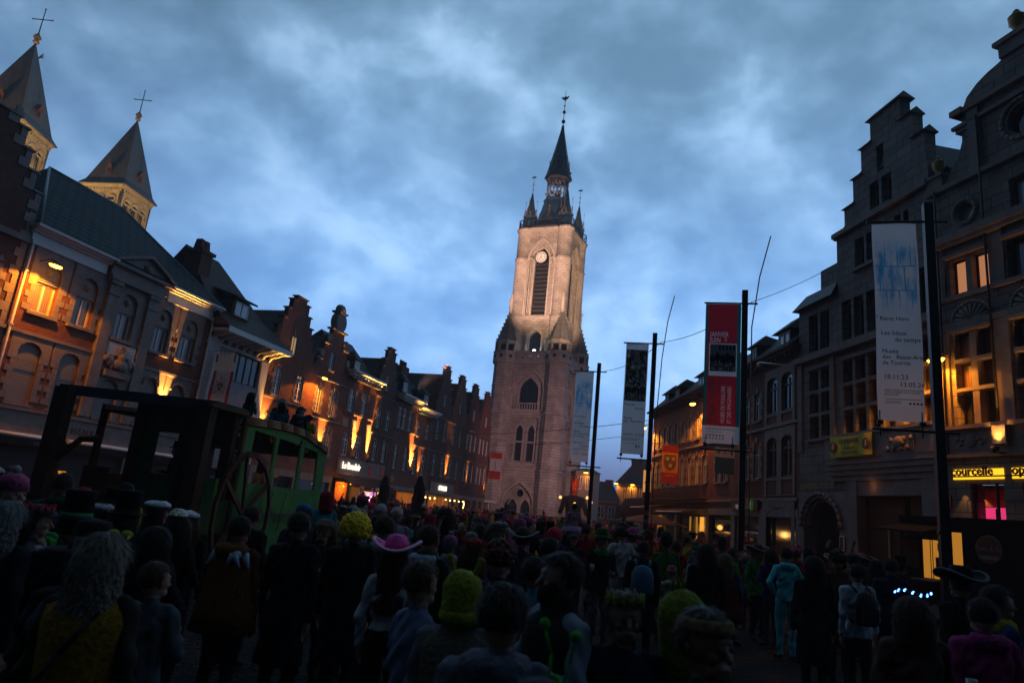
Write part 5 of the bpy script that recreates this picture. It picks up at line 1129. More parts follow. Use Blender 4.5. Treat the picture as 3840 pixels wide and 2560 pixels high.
# ---------------------------------------------------------------- banners on poles
CW = M('banner_white', (.88, .88, .9), rough=.7, trans=.62); CT = M('ink', (.02, .02, .025), rough=.7)
def blue_paint():
    m = M('watercolour_blue', (.6, .62, .65), rough=.7); nt = m.node_tree; N = nt.nodes; L = nt.links; b = N['Principled BSDF']
    tc = N.new('ShaderNodeTexCoord'); mp = N.new('ShaderNodeMapping'); L.new(tc.outputs['Object'], mp.inputs[0]); mp.inputs['Scale'].default_value = (3.4, 1, 1.1)
    n1 = N.new('ShaderNodeTexNoise'); L.new(mp.outputs[0], n1.inputs[0]); n1.inputs['Scale'].default_value = 1.5; n1.inputs['Detail'].default_value = 5
    br = N.new('ShaderNodeTexBrick'); sx = N.new('ShaderNodeSeparateXYZ'); cb = N.new('ShaderNodeCombineXYZ'); L.new(tc.outputs['Object'], sx.inputs[0]); L.new(sx.outputs[0], cb.inputs[0]); L.new(sx.outputs[2], cb.inputs[1])
    L.new(cb.outputs[0], br.inputs[0]); br.inputs['Scale'].default_value = 1; br.inputs['Brick Width'].default_value = .24; br.inputs['Row Height'].default_value = .55; br.inputs['Mortar Size'].default_value = .012
    wn = N.new('ShaderNodeMapRange'); L.new(sx.outputs[2], wn.inputs[0]); wn.inputs[1].default_value = 6.55; wn.inputs[2].default_value = 7.1; wn.interpolation_type = 'SMOOTHSTEP'
    w2 = N.new('ShaderNodeMapRange'); L.new(sx.outputs[2], w2.inputs[0]); w2.inputs[1].default_value = 8.4; w2.inputs[2].default_value = 7.9; w2.interpolation_type = 'SMOOTHSTEP'
    r = N.new('ShaderNodeMapRange'); L.new(n1.outputs[0], r.inputs[0]); r.inputs[1].default_value = .42; r.inputs[2].default_value = .62
    a = N.new('ShaderNodeMath'); a.operation = 'ADD'; L.new(r.outputs[0], a.inputs[0]); L.new(br.outputs[1], a.inputs[1]); a.use_clamp = True
    m1 = N.new('ShaderNodeMath'); m1.operation = 'MULTIPLY'; L.new(a.outputs[0], m1.inputs[0]); L.new(wn.outputs[0], m1.inputs[1])
    m2 = N.new('ShaderNodeMath'); m2.operation = 'MULTIPLY'; L.new(m1.outputs[0], m2.inputs[0]); L.new(w2.outputs[0], m2.inputs[1])
    mx = N.new('ShaderNodeMix'); mx.data_type = 'RGBA'; L.new(m2.outputs[0], mx.inputs[0]); mx.inputs[6].default_value = (.86, .87, .9, 1); mx.inputs[7].default_value = (.08, .42, .72, 1)
    L.new(mx.outputs[2], b.inputs['Base Color'])
    tr = N.new('ShaderNodeBsdfTranslucent'); ms = N.new('ShaderNodeMixShader'); ms.inputs[0].default_value = .62; L.new(mx.outputs[2], tr.inputs[0]); L.new(b.outputs[0], ms.inputs[1]); L.new(tr.outputs[0], ms.inputs[2]); L.new(ms.outputs[0], N['Material Output'].inputs[0])
    return m
def make_trans(m, fac=.5):
    nt = m.node_tree; N = nt.nodes; L = nt.links; b = N['Principled BSDF']; tr = N.new('ShaderNodeBsdfTranslucent'); ms = N.new('ShaderNodeMixShader'); ms.inputs[0].default_value = fac
    src = b.inputs['Base Color'].links[0].from_socket if b.inputs['Base Color'].links else None
    if src: L.new(src, tr.inputs[0])
    else: tr.inputs[0].default_value = b.inputs['Base Color'].default_value
    L.new(b.outputs[0], ms.inputs[1]); L.new(tr.outputs[0], ms.inputs[2]); L.new(ms.outputs[0], N['Material Output'].inputs[0]); return m
def photo_mat(name, seed, sc=7, tint=(1, 1, 1)):
    m = M(name, (.3, .3, .3), rough=.6); nt = m.node_tree; N = nt.nodes; L = nt.links; b = N['Principled BSDF']
    tc = N.new('ShaderNodeTexCoord'); mp = N.new('ShaderNodeMapping'); L.new(tc.outputs['Object'], mp.inputs[0]); mp.inputs['Location'].default_value = (seed, 0, seed*2.3); mp.inputs['Scale'].default_value = (1.6, 1, 1)
    n1 = N.new('ShaderNodeTexNoise'); L.new(mp.outputs[0], n1.inputs[0]); n1.inputs['Scale'].default_value = sc; n1.inputs['Detail'].default_value = 6; n1.inputs['Roughness'].default_value = .7
    cr = N.new('ShaderNodeValToRGB'); L.new(n1.outputs[0], cr.inputs[0]); e = cr.color_ramp.elements
    e[0].position = .45; e[0].color = (.015*tint[0], .015*tint[1], .015*tint[2], 1); e[1].position = .66; e[1].color = (.5*tint[0], .5*tint[1], .5*tint[2], 1); q = e.new(.54); q.color = (.09, .09, .09, 1)
    L.new(cr.outputs[0], b.inputs['Base Color']); return make_trans(m, .5)
def cloth(b, x0, x1, z0, z1, amp=.035, y=0, nx=8, nz=22, ph=0, mi=0, taper=0):
    v = []
    for j in range(nz+1):
        for i in range(nx+1):
            f = j/nz; x = x0+(x1-x0)*i/nx+taper*(1-f)*(.5-i/nx); z = z0+(z1-z0)*f
            v.append((x, y+amp*sin(1.7*z+ph)*.8+amp*.5*sin(5.*x+2.3*z+ph)+amp*.3*sin(9*x-4*z+ph), z))
    b.add(v, [(j*(nx+1)+i, j*(nx+1)+i+1, (j+1)*(nx+1)+i+1, (j+1)*(nx+1)+i) for j in range(nz) for i in range(nx)], mi, True)
def frame_cloth(b, R, holes, ph, amp=.03):
    """banner cloth leaving out the printed fields, which are sheets of their own"""
    x0, x1, z0, z1 = R; z = z0
    for a, c, d, e in sorted(holes, key=lambda h: h[2]):
        if d > z+1e-4: cloth(b, x0, x1, z, d, amp, ph=ph)
        if a > x0+1e-4: cloth(b, x0, a, d, e, amp, ph=ph, nx=2)
        if c < x1-1e-4: cloth(b, c, x1, d, e, amp, ph=ph, nx=2)
        z = e
    if z < z1-1e-4: cloth(b, x0, x1, z, z1, amp, ph=ph)
POLES = [(8.481, 13.179), (6.900, 19.626), (5.473, 25.400), (4.230, 31.574)]
RZP = rad(-15)
def pole(i, label):
    r = empty('banner_pole', (*POLES[i], 0), RZP, label, 'pole', 'banner poles')
    b = MB(); b.box(-.085, .085, -.085, .085, 0, 9.1); b.lathe((0, 0, 0), [(.19, 0), (.19, .03), (.12, .06)], 12); b.build('mast', BLK, r)
    for z in (8.69, 4.24):
        b = MB(); b.cyl((-1.18, 0, z), (.34, 0, z), .028, n=8); b.ell((.34, 0, z), (.035, .035, .035), 8, 5); o = b.build('arm', BLK, r)
    for x in (-1.04, -.28):
        b = MB(); b.cyl((x, 0, 4.1), (x, 0, 4.62), .012, n=6); b.box(x-.05, x+.05, -.04, .04, 4.34, 4.42); b.build('tension_clip', BLK, r)
    b = MB(); b.cyl((0, -.09, 2.35), (0, .09, 2.35), .1, n=10); b.box(-.095, .095, -.1, .1, 2.0, 2.14); b.build('camera_box' if i == 2 else 'pole_clamp', IRN if i == 2 else BLK, r)
    return r
pole(0, 'thick black banner pole nearest to the camera, in front of the stone guild house')
pole(1, 'black pole carrying the red and teal banner, second from the camera')
pole(2, 'third black banner pole, with a small round grey box low on its mast')
pole(3, 'farthest of the four black banner poles, beside the belfry')
def ban(i, label, out=True): return empty('banner', (*POLES[i], 0), RZP, label, 'banner', 'exhibition banners')
def lettering(r, items):
    for body, x, z, s, mat, kw in items: text(body, s, r, (x, -.075, z), mat, **kw)
def art_banner(i, label):
    r = ban(i, label); b = MB(); frame_cloth(b, (-1.07, -.22, 4.42, 8.66), [(-1.03, -.26, 6.6, 8.42)], i, .045); b.build('cloth', CW, r)
    b = MB(); cloth(b, -1.03, -.26, 6.6, 8.42, .045, ph=i); b.build('watercolour', blue_paint() if 'watercolour_blue' not in MATS else MATS['watercolour_blue'], r)
    S = dict(sx=.98)
    lettering(r, [('Rémy Hans', -1.0, 6.48, .118, CT, S), ('Les bleus', -.99, 6.17, .13, CT, S), ('du temps', -.74, 6.03, .13, CT, S), ('Musée', -.98, 5.79, .118, CT, S), ('des', -.98, 5.67, .118, CT, S), ('Beaux-Arts', -.72, 5.67, .118, CT, dict(sx=.92)),
                  ('de Tournai', -.98, 5.55, .118, CT, S), ('18.11.23', -.97, 5.25, .135, CT, S), ('13.05.24', -.68, 5.10, .135, CT, S),
                  ("DANS LE CADRE DU CYCLE D'EXPOSITION", -.96, 5.01, .04, CT, dict(sx=.9)), ("PORTRAIT D'AMIS ET DE ART NOUVEAU", -.96, 4.965, .04, CT, dict(sx=.9)), ('BRUXELLES 2023', -.96, 4.92, .04, CT, dict(sx=.9))])
    b = MB(); b.box(-.95, -.3, -.072, -.07, 4.84, 4.85)
    for k, x in enumerate((-.52, -.45, -.385, -.32)): b.box(x, x+.038, -.072, -.07, 4.745-.0, 4.785)
    for k in range(3): b.box(-.95, -.68+.01*k, -.072, -.07, 4.80-.02*k, 4.806-.02*k)
    b.build('logos', CT, r); return r
art_banner(0, 'large white banner with blue watercolour on the pole nearest the camera')
art_banner(3, 'white banner with blue watercolour on the farthest pole, overlapping the belfry')
def portrait_banner():
    r = ban(2, 'white banner with two dark group photographs on the third pole'); b = MB(); frame_cloth(b, (-1.07, -.22, 4.42, 8.66), [(-1.04, -.25, 6.42, 7.35), (-1.04, -.25, 7.35, 8.42)], 2); b.build('cloth', CW, r)
    b = MB(); cloth(b, -1.04, -.25, 7.35, 8.42, .03, ph=2); b.build('upper_photograph', photo_mat('photo_dark', 3.1, 4, (1, .95, .85)), r)
    b = MB(); cloth(b, -1.04, -.25, 6.42, 7.35, .03, ph=2); b.build('lower_photograph', photo_mat('photo_group', 8.4, 11), r)
    b = MB()
    for k in range(7): b.ell((-.97+.11*k, -.055, 6.98+.03*(k % 2)), (.022, .006, .03), 8, 5); b.ell((-.97+.11*k, -.052, 6.82+.03*(k % 2)), (.045, .006, .12), 8, 5, 1)
    for k in range(3): b.ell((-.78+.13*k, -.055, 7.92+.02*(k % 2)), (.05, .006, .08), 8, 5, 2)
    b.prism([(-.76, 8.0), (-.52, 8.0), (-.56, 8.36), (-.72, 8.36)], -.056, -.05, 0)
    b.build('photographed_figures', [M('photo_skin', (.4, .38, .35)), M('photo_coat', (.012, .012, .012)), M('photo_shirt', (.35, .35, .37))], r)
    lettering(r, [('Portrait', -1.02, 6.24, .13, CT, {}), ("d'amis", -.62, 6.09, .13, CT, {}), ('Musée', -1.0, 5.72, .118, CT, {}), ('des', -1.0, 5.6, .118, CT, {}), ('Beaux-Arts', -.75, 5.6, .118, CT, dict(sx=.9)), ('10.6.23', -1.0, 5.1, .125, CT, {}), ('13.5.24', -.58, 5.1, .125, CT, {})])
    b = MB()
    for k in range(3): b.box(-1.0, -.33-.06*k, -.07, -.068, 5.0-.04*k, 5.01-.04*k)
    b.box(-1.0, -.3, -.07, -.068, 4.82, 4.828); b.box(-.52, -.46, -.07, -.068, 4.68, 4.75); b.box(-.42, -.37, -.07, -.068, 4.69, 4.74); b.build('logos', CT, r)
portrait_banner()
def text_outline(body, size, x, z, sx=1., bold=0., roll=0.):
    """letter outlines as polygons in the x-z plane"""
    from mathutils.geometry import interpolate_bezier
    cu = bpy.data.curves.new('txt', 'FONT'); cu.body = body; cu.size = size; cu.offset = bold; t = bpy.data.objects.new('t', cu); COL.objects.link(t)
    c = t.to_curve(bpy.context.evaluated_depsgraph_get()); out = []
    for sp in c.splines:
        P = []
        if sp.type == 'BEZIER':
            B = list(sp.bezier_points)
            for a, b in zip(B, B[1:]+B[:1]): P += [q for q in interpolate_bezier(a.co, a.handle_right, b.handle_left, b.co, 4)[:-1]]
        else: P = [V_.co.to_3d() for V_ in sp.points]
        cc, ss = cos(roll), sin(roll); out.append([(x+p.x*sx*cc-p.y*ss, z+p.x*sx*ss+p.y*cc) for p in P])
    t.to_curve_clear(); bpy.data.objects.remove(t); return out
def printed(name, rect, texts, mat, parent, ph):
    """a sheet of cloth with letter-shaped gaps (rect) or the letters themselves, sewn in flush"""
    cu = bpy.data.curves.new(name, 'CURVE'); cu.dimensions = '2D'; cu.fill_mode = 'BOTH'
    for pts in ([rect] if rect else [])+texts:
        sp = cu.splines.new('POLY'); sp.points.add(len(pts)-1); sp.use_cyclic_u = True
        for i, (a, c) in enumerate(pts): sp.points[i].co = (a, c, 0, 1)
    me = curve_mesh(cu, name, mat)
    for v in me.vertices: v.co = (v.co.x, 0, v.co.y)
    return put(name, me, parent)
def red_banner():
    r = ban(1, 'red banner with teal edges reading ENSTOCK on the second pole')
    RD = M('banner_red', (.62, .035, .06), rough=.7, trans=.6); TL = M('banner_teal', (.0, .22, .21), rough=.7, trans=.55); OR = M('banner_orange', (.85, .36, .14), rough=.7)
    b = MB(); cloth(b, -1.13, -1.05, 4.93, 8.66, .0, nx=2); cloth(b, -.2, -.1, 4.93, 8.66, .0, nx=2); b.build('cloth', TL, r)
    up_ = [('JANVIER', .215, -.98, 7.63, .68, .012, 0), ('JUIN', .215, -.98, 7.45, .72, .012, 0), ('2024', .085, -.50, 7.46, 1, .002, pi/2)]
    lo_ = [('MUSÉE DE FOLKLORE', .155, -.52, 5.02, .74, .005, pi/2), ('ET DES IMAGINAIRES', .155, -.34, 5.02, .76, .005, pi/2)]
    en_ = [('ENSTOCK', .33, -.77, 5.02, .86, .012, pi/2)]
    O = lambda L_: [p for t_ in L_ for p in text_outline(t_[0], t_[1], t_[2], t_[3], t_[4], t_[5], t_[6])]
    U_, Lw, E_ = O(up_), O(lo_), O(en_); rc = lambda a, c, d, e: [(a, d), (c, d), (c, e), (a, e)]
    printed('red_field', rc(-1.05, -.2, 7.42, 8.66), U_, RD, r, 1); printed('red_field', rc(-1.05, -.2, 4.93, 6.42), Lw+E_, RD, r, 1)
    printed('lettering', None, U_+Lw, CW, r, 1); printed('lettering', None, E_, M('banner_orange', (.95, .42, .18), rough=.7, trans=.6), r, 1)
    b = MB(); cloth(b, -1.05, -1.0, 6.42, 7.42, .0, nx=1); b.build('red_edge', RD, r)
    b = MB(); cloth(b, -1.13, -.1, 4.42, 4.93, .0); b.build('white_foot', CW, r)
    b = MB(); frame_cloth(b, (-1.0, -.2, 6.42, 7.42), [(-.97, -.23, 6.56, 7.39)], 1, .0); b.build('photo_border', CW, r)
    b = MB(); cloth(b, -.97, -.23, 6.56, 7.39, .0); b.build('photograph', photo_mat('photo_market', 5.5, 9), r)
    b = MB()
    b.prism([(-.96, 7.0), (-.23, 6.98), (-.23, 7.36), (-.96, 7.36)], -.066, -.06, 0)
    for k in range(5): b.box(-.72+.1*k, -.67+.1*k, -.07, -.067, 7.2, 7.34, 1)
    for k in range(5): b.ell((-.9+.14*k, -.07, 6.92+.06*(k % 2)), (.08, .01, .14), 8, 5, 1)
    for k in range(4): b.ell((-.8+.14*k, -.082, 6.72+.04*(k % 2)), (.06, .01, .05), 8, 5, 0)
    b.build('photographed_market', [M('photo_pale', (.33, .34, .36)), CT], r)
    W_ = M('letter_white', (.85, .85, .87), rough=.7)
    lettering(r, [('THÉMATIQUE DE TRAVAIL', -1.03, 4.80, .085, M('grey_ink', (.12, .12, .13)), dict(sx=.82)), ('le commerce et la rue', -1.03, 4.73, .06, CT, dict(sx=.85))])
    b = MB()
    for k in range(6): b.box(-1.02+.09*k, -.975+.09*k, -.07, -.066, 4.62, 4.66); b.box(-1.02+.09*k, -.975+.09*k, -.07, -.066, 4.54, 4.57, 1 if k == 4 else 0)
    b.build('logos', [CT, M('logo_red', (.4, .03, .03))], r)
red_banner()
for i, (x, y, z0, pts, la) in enumerate(((7.16, 19.74, 0, [(0, 0, 8), (.2, -.06, 9.6), (.5, -.15, 10.95)], 'tall thin whip aerial behind the red banner'), (5.66, 25.37, 0, [(0, 0, 5.9), (.12, 0, 8.2), (.26, -.05, 9.6), (.47, -.1, 10.65)], 'thin curved whip aerial beside the third banner pole'))):
    r = empty('whip_aerial', (x, y, 0), 0, la, 'aerial', 'whip aerials on the banner poles'); b = MB(); b.tube([(0, 0, 0), (0, 0, 4)]+pts, .018, 6); b.build('rod', BLK, r)
def wire(a, b_, label, sag=.4, r_=.012):
    a, b_ = Vector(a), Vector(b_); m = MB(); n = 14
    P = [(a+(b_-a)*k/n)-Vector((0, 0, 4*sag*(k/n)*(1-k/n)))-a for k in range(n+1)]; m.tube(P, r_, 4)
    o = m.build('overhead_wire', BLK, None); o.location = a; tag(o, label, 'wire', 'overhead wires')
wire((4.5, 31.5, 8.75), (5.7, 25.3, 8.75), 'overhead wire between the two farthest banner poles', .25); wire((5.7, 25.3, 8.75), (7.1, 19.6, 8.75), 'overhead wire between the third banner pole and the red banner', .25)
wire((7.1, 19.6, 8.75), (12.05, 24.2, 12.25), 'overhead wire rising from the red banner pole to the grey stone hall', .1)
wire((-8, 75, 9.3), (11.6, 53, 9.9), 'upper overhead wire crossing the square before the belfry', .5, .025); wire((-8, 75, 8.2), (11.6, 53, 8.9), 'lower overhead wire crossing the square before the belfry', .6, .02)

# ---------------------------------------------------------------- guild flags on the house fronts
def flag(fr, x, out0, out1, z0, z1, label, kind):
    """hung from a bracket square to the wall; local x runs outwards"""
    P, rz = at_frame(fr, x); r = empty('guild_flag', P, rz-pi/2 if kind != 'r' else rz-pi/2, label, 'flag', 'heraldic guild flags')
    return r
def shield(cx, cz, w, h): return [(cx-w/2, cz+h/2), (cx-w/2, cz-h*.12), (cx-w*.38, cz-h*.36), (cx, cz-h/2), (cx+w*.38, cz-h*.36), (cx+w/2, cz-h*.12), (cx+w/2, cz+h/2)]
RDC = M('flag_red', (.42, .03, .02), rough=.7, trans=.35); CRM = M('flag_cream', (.75, .62, .47), rough=.7, trans=.35); GRY = M('flag_grey', (.55, .47, .46), rough=.7, trans=.35); ORC = M('flag_orange', (.62, .26, .04), rough=.7, trans=.35)
P = PL+DL*33.95; r = empty('guild_flag', P, RZL-pi/2, 'cream and grey guild flag with red edges and battlement top, on the white house', 'flag', 'heraldic guild flags')
b = MB(); b.cyl((0, 0, 9.55), (1.9, 0, 9.5), .03); b.cyl((0, 0, 9.9), (.9, 0, 9.53), .015); b.build('bracket', IRN, r)
b = MB(); cloth(b, .2, .42, 6.1, 8.3, .03, nx=2); cloth(b, 1.42, 1.62, 6.1, 8.3, .03, nx=2); cloth(b, .2, .36, 8.85, 9.3, .03, nx=2, nz=4); cloth(b, 1.46, 1.62, 8.85, 9.3, .03, nx=2, nz=4); b.build('cloth', RDC, r)
b = MB(); cloth(b, .42, 1.42, 6.05, 8.3, .03); b.build('grey_field', GRY, r)
b = MB(); cloth(b, .2, 1.62, 8.3, 8.85, .03, nz=4); cloth(b, .36, 1.46, 8.85, 9.3, .03, nz=4)
for k in range(5): cloth(b, .38+.24*k, .5+.24*k, 9.29, 9.46, .01, y=-.02, nx=1, nz=2)
b.build('battlement', CRM, r)
b = MB()
for k in range(24):
    a0, a1 = 2*pi*k/24, 2*pi*(k+1)/24; b.cyl((.92+.34*cos(a0), -.07, 7.35+.42*sin(a0)), (.92+.34*cos(a1), -.07, 7.35+.42*sin(a1)), .022, n=5)
    if k % 3 == 0: b.cyl((.92+.4*cos(a0), -.07, 7.35+.48*sin(a0)), (.92+.52*cos(a0), -.07, 7.35+.62*sin(a0)), .03, n=5)
for s in (-1, 1):
    for z in (6.45, 8.1): b.ell((.92+s*.4, -.07, z), (.08, .01, .08), 8, 5)
b.prism(shield(.92, 7.35, .42, .56), -.075, -.06); b.build('emblem', CRM, r)
b = MB()
for x, z in ((.82, 7.48), (1.02, 7.48), (.92, 7.18)): b.ell((x, -.085, z), (.06, .01, .055), 8, 5); b.cyl((x-.03, -.085, z), (x-.04, -.085, z-.08), .012, n=4); b.ell((x-.045, -.085, z+.06), (.025, .01, .03), 6, 4)
b.build('blackbirds', BLK, r)
(px_, rz_) = at_frame(FC, -15.9)
r = empty('guild_flag', px_, rz_-pi/2+pi, 'orange guild flag with three small shields between red bands, reading Peintres', 'flag', 'heraldic guild flags')
b = MB(); b.cyl((-2.2, 0, 7.2), (0, 0, 7.25), .03); b.cyl((-2.2, 0, 4.7), (0, 0, 4.6), .03); b.build('bracket', IRN, r)
b = MB(); frame_cloth(b, (-1.45, -.35, 4.72, 7.15), [(-1.43, -.37, 5.4, 6.7)], 0); b.build('cloth', RDC, r); b = MB(); cloth(b, -1.43, -.37, 5.4, 6.7, .03); b.build('orange_field', ORC, r)
b = MB(); b.prism(shield(-.9, 6.05, .8, 1.0), -.075, -.06); o = b.build('shield', M('flag_brown', (.22, .14, .10), trans=.3), r)
b = MB()
for x, z in ((-1.09, 6.27), (-.71, 6.27), (-.9, 5.83)): b.prism(shield(x, z, .2, .24), -.1, -.08)
b.build('small_shields', CRM, o); text('Peintres', .2, r, (-.9, -.08, 5.12), CRM, align='CENTER')
(px_, rz_) = at_frame(FC, -6.5)
r = empty('guild_flag', px_, rz_-pi/2+pi, 'blue and white guild flag with small golden flowers, half behind the second banner pole', 'flag', 'heraldic guild flags')
b = MB(); b.cyl((-1.6, 0, 7.3), (0, 0, 7.35), .03); b.build('bracket', IRN, r)
b = MB(); frame_cloth(b, (-1.35, -.3, 4.9, 7.2), [(-1.35, -.3, 5.75, 6.25), (-1.35, -.3, 6.55, 7.0)], 0); b.build('cloth', M('flag_blue', (.04, .09, .14), trans=.35), r)
b = MB(); cloth(b, -1.35, -.3, 6.55, 7.0, .03, nz=4); cloth(b, -1.35, -.3, 5.75, 6.25, .03, nz=4); b.build('white_bands', M('flag_white', (.4, .42, .46), trans=.35), r)
b = MB()
for z in (6.78, 6.0):
    for x in (-1.15, -.83, -.5):
        for k in range(5): b.ell((x+.05*cos(k*1.257), -.06, z+.05*sin(k*1.257)), (.035, .01, .035), 6, 4)
b.build('golden_flowers', GLD, r)
P = PL+DL*91.5; r = empty('guild_flag', P, RZL-pi/2, 'red and pale guild flag hanging beside the foot of the belfry', 'flag', 'heraldic guild flags')
b = MB(); b.cyl((0, 0, 9.6), (2.4, 0, 9.6), .04); b.build('bracket', IRN, r); b = MB(); frame_cloth(b, (.4, 2., 5.9, 9.5), [(.4, 2., 7.0, 8.7)], 0); b.build('cloth', RDC, r); b = MB(); cloth(b, .4, 2., 7.0, 8.7, .03); b.build('pale_field', GRY, r)
b = MB(); b.tube([(1.25, -.07, 8.4), (1.1, -.07, 8.0), (1.25, -.07, 7.6), (1.15, -.07, 7.2)], .03, 5); b.build('emblem', BLK, r)
(px_, rz_) = at_frame(FC, -23.2)
r = empty('cafe_sign', px_, rz_-pi/2+pi, 'tall lit sign with a curling red emblem behind the third banner pole', 'sign')
b = MB(); b.box(-.75, -.1, -.06, .06, 3.9, 6.0); b.build('box', BLK, r); b = MB(); b.box(-.72, -.13, -.075, -.061, 3.95, 5.95); b.build('lit_face', M('sign_cream', (.7, .4, .2), emis=(1, .5, .16), es=.5), r)
b = MB(); b.tube([(-.6, -.09, 5.0), (-.4, -.09, 5.2), (-.25, -.09, 4.9), (-.5, -.09, 4.5), (-.3, -.09, 4.2)], .06, 6); b.box(-.72, -.13, -.09, -.076, 3.95, 4.3); b.build('red_emblem', M('sign_red', (.3, .03, .02)), r)

# ---------------------------------------------------------------- cafes on the left
def left_thing(name, u, label, cat, group=None, out=0.): return left_root(name, u, label, cat, group, out)
r = left_thing('cafe', 50.6, 'cafe front with lit sign, dark awning and glowing pink window at street level', 'cafe')
b = MB(); b.box(0, 8.7, -.12, -.01, 3.55, 4.85); b.build('fascia', STG, r)
t = text('Le Boudoir', .78, r, (.45, -.24, 3.98), M('sign_lit_white', (.9, .85, .75), emis=(1, .88, .68), es=1.6), sx=.9, bold=.012, ext=.03)
AW = M('awning_cloth', (.035, .02, .025), rough=.9)
b = MB(); b.add([(-.1, -.15, 3.5), (4.0, -.15, 3.5), (4.0, -1.7, 2.75), (-.1, -1.7, 2.75), (-.1, -.15, 3.46), (4.0, -.15, 3.46), (4.0, -1.7, 2.71), (-.1, -1.7, 2.71)], [(0, 1, 2, 3), (7, 6, 5, 4), (3, 2, 6, 7), (0, 3, 7, 4), (1, 5, 6, 2)]); b.build('awning', AW, r)
b = MB(); b.add([(4.1, -.15, 3.4), (8.4, -.15, 3.4), (8.4, -1.5, 2.8), (4.1, -1.5, 2.8), (4.1, -1.5, 2.38), (8.4, -1.5, 2.38)], [(0, 1, 2, 3), (3, 2, 5, 4)]); b.build('awning', AW, r)
text('Le Boudoir', .36, r, (4.5, -1.53, 2.5), M('awning_letters', (.6, .58, .56), emis=(1, .95, .9), es=.12), sx=.8)
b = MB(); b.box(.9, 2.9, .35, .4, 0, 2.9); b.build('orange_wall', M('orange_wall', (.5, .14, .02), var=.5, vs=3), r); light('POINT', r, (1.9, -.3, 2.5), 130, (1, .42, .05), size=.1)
b = MB(); b.box(4.9, 7.9, .1, .16, .8, 2.35); b.build('lit_window', M('pane_lit_pink', (.4, .2, .3), rough=.3, emis=(1, .42, .34), es=1.1), r)
b = MB()
for k in range(9): b.ell((5.2+.3*k, .03, 1.9+.25*sin(k*2.1)), (.06, .02, .09), 6, 4)
b.build('hanging_lamps', M('white_glow', (1, 1, 1), emis=(1, .85, 1), es=3.5), r)
b = MB(); b.box(6.9, 7.9, .06, .09, 1.2, 2.3); b.build('pink_neon', M('pink_glow', (1, .3, 1), emis=(.9, .25, .9), es=.8), r)
b = MB(); b.box(3.1, 4.8, .1, .16, 0, 2.6); b.build('cafe_door', M('ochre_door', (.3, .13, .04), emis=(1, .4, .08), es=.06), r)
b = MB()
for x in (2.95, 4.82, 7.95): b.box(x, x+.1, -.02, .1, 0, 2.6)
b.build('door_posts', BLK, r); light('POINT', r, (6.4, -1.2, 2.2), 30, (1, .5, .4), size=.2)
for x, z, x2, z2 in ((.3, 2.75, 1.5, 2.95), (-.7, 2.5, -.1, 2.6)):
    b = MB(); b.cyl((x, -1.3, z), (x2, -.9, z2), .035); b.build('tube_lamp', M('tube_orange', (1, .5, .1), emis=(1, .45, .06), es=4), r)
for k, x in enumerate((56.1, 58.35)):
    o = left_thing('shop_board', x, ('left' if not k else 'right')+' of the two upright red boards over the cafe awning', 'sign', 'red shop boards'); b = MB(); b.box(0, .62, -.16, -.06, 3.75, 4.6); b.build('board', M('board_red', (.28, .02, .03), emis=(1, .1, .1), es=.03), o)
    b = MB(); 
    for j in range(4): b.box(.12, .5, -.17, -.161, 3.9+.16*j, 3.96+.16*j)
    b.build('board_lines', PLG, o)
o = left_thing('pharmacy_cross', 60.9, 'unlit grey pharmacy cross above the terraces', 'sign'); b = MB(); b.box(-.1, .1, -.3, -.15, 3.5, 4.2); b.box(-.36, -.101, -.3, -.15, 3.75, 3.95); b.box(.101, .36, -.3, -.15, 3.75, 3.95); b.build('cross', PLG, o)
BULB = M('bulb', (1, .8, .4), emis=(1, .55, .16), es=14)
def terrace(u, w, label, sign=None):
    r = left_thing('lit_terrace', u, label, 'terrace', 'lit cafe terraces')
    b = MB(); b.box(0, w, -2.2, -.1, 2.72, 2.8); b.build('canopy', AW, r)
    for x in (.05, w-.05): b = MB(); b.cyl((x, -2.1, 0), (x, -2.1, 2.72), .05); b.build('post', BLK, r)
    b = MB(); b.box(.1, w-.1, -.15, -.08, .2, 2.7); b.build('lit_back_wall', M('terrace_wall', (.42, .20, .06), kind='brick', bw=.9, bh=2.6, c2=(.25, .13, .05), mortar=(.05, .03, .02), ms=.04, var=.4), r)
    b = MB(); b.box(.1, .9, -.2, -.16, 0, 2.6); b.build('orange_panel', M('orange_panel', (.6, .18, .03)), r)
    n = 5; wr = MB(); P = [(.3+(w-.6)*k/20, -2.0, 2.55-.05*sin(pi*k/20)-.06*sin(pi*k/4)**2) for k in range(21)]; wr.tube(P, .01, 4); wr.build('light_string', BLK, r)
    for k in range(n):
        x = .6+(w-1.2)*k/(n-1); m = MB(); m.ell((x, -2.0, 2.42-.04*(k % 2)), (.06, .06, .075), 10, 6); m.build('bulb', BULB, r)
    light('POINT', r, (w*.3, -1.9, 2.3), 90, (1, .5, .13), size=.3); light('POINT', r, (w*.75, -1.9, 2.3), 90, (1, .5, .13), size=.3)
    return r
terrace(62.4, 6.2, 'terrace with a string of warm bulbs between the two closed parasols')
r = terrace(70.7, 7.0, 'terrace with a string of warm bulbs under the white taco shop sign')
m = MB()
for k in range(9): m.ell((6.6+.12*sin(k), -2.05, 2.35-.16*k), (.04, .04, .05), 6, 4)
m.build('light_chain', BULB, r)
r = left_thing('taco_sign', 73.2, 'white glowing letters OTACOS above the right terrace', 'sign'); b = MB(); b.box(-2.2, 5.2, -.2, -.1, 3.05, 4.2); b.build('fascia', STG, r)
text("O'TACOS", .72, r, (0, -.32, 3.4), MATS['sign_lit_white'], sx=.85, bold=.015, ext=.03)
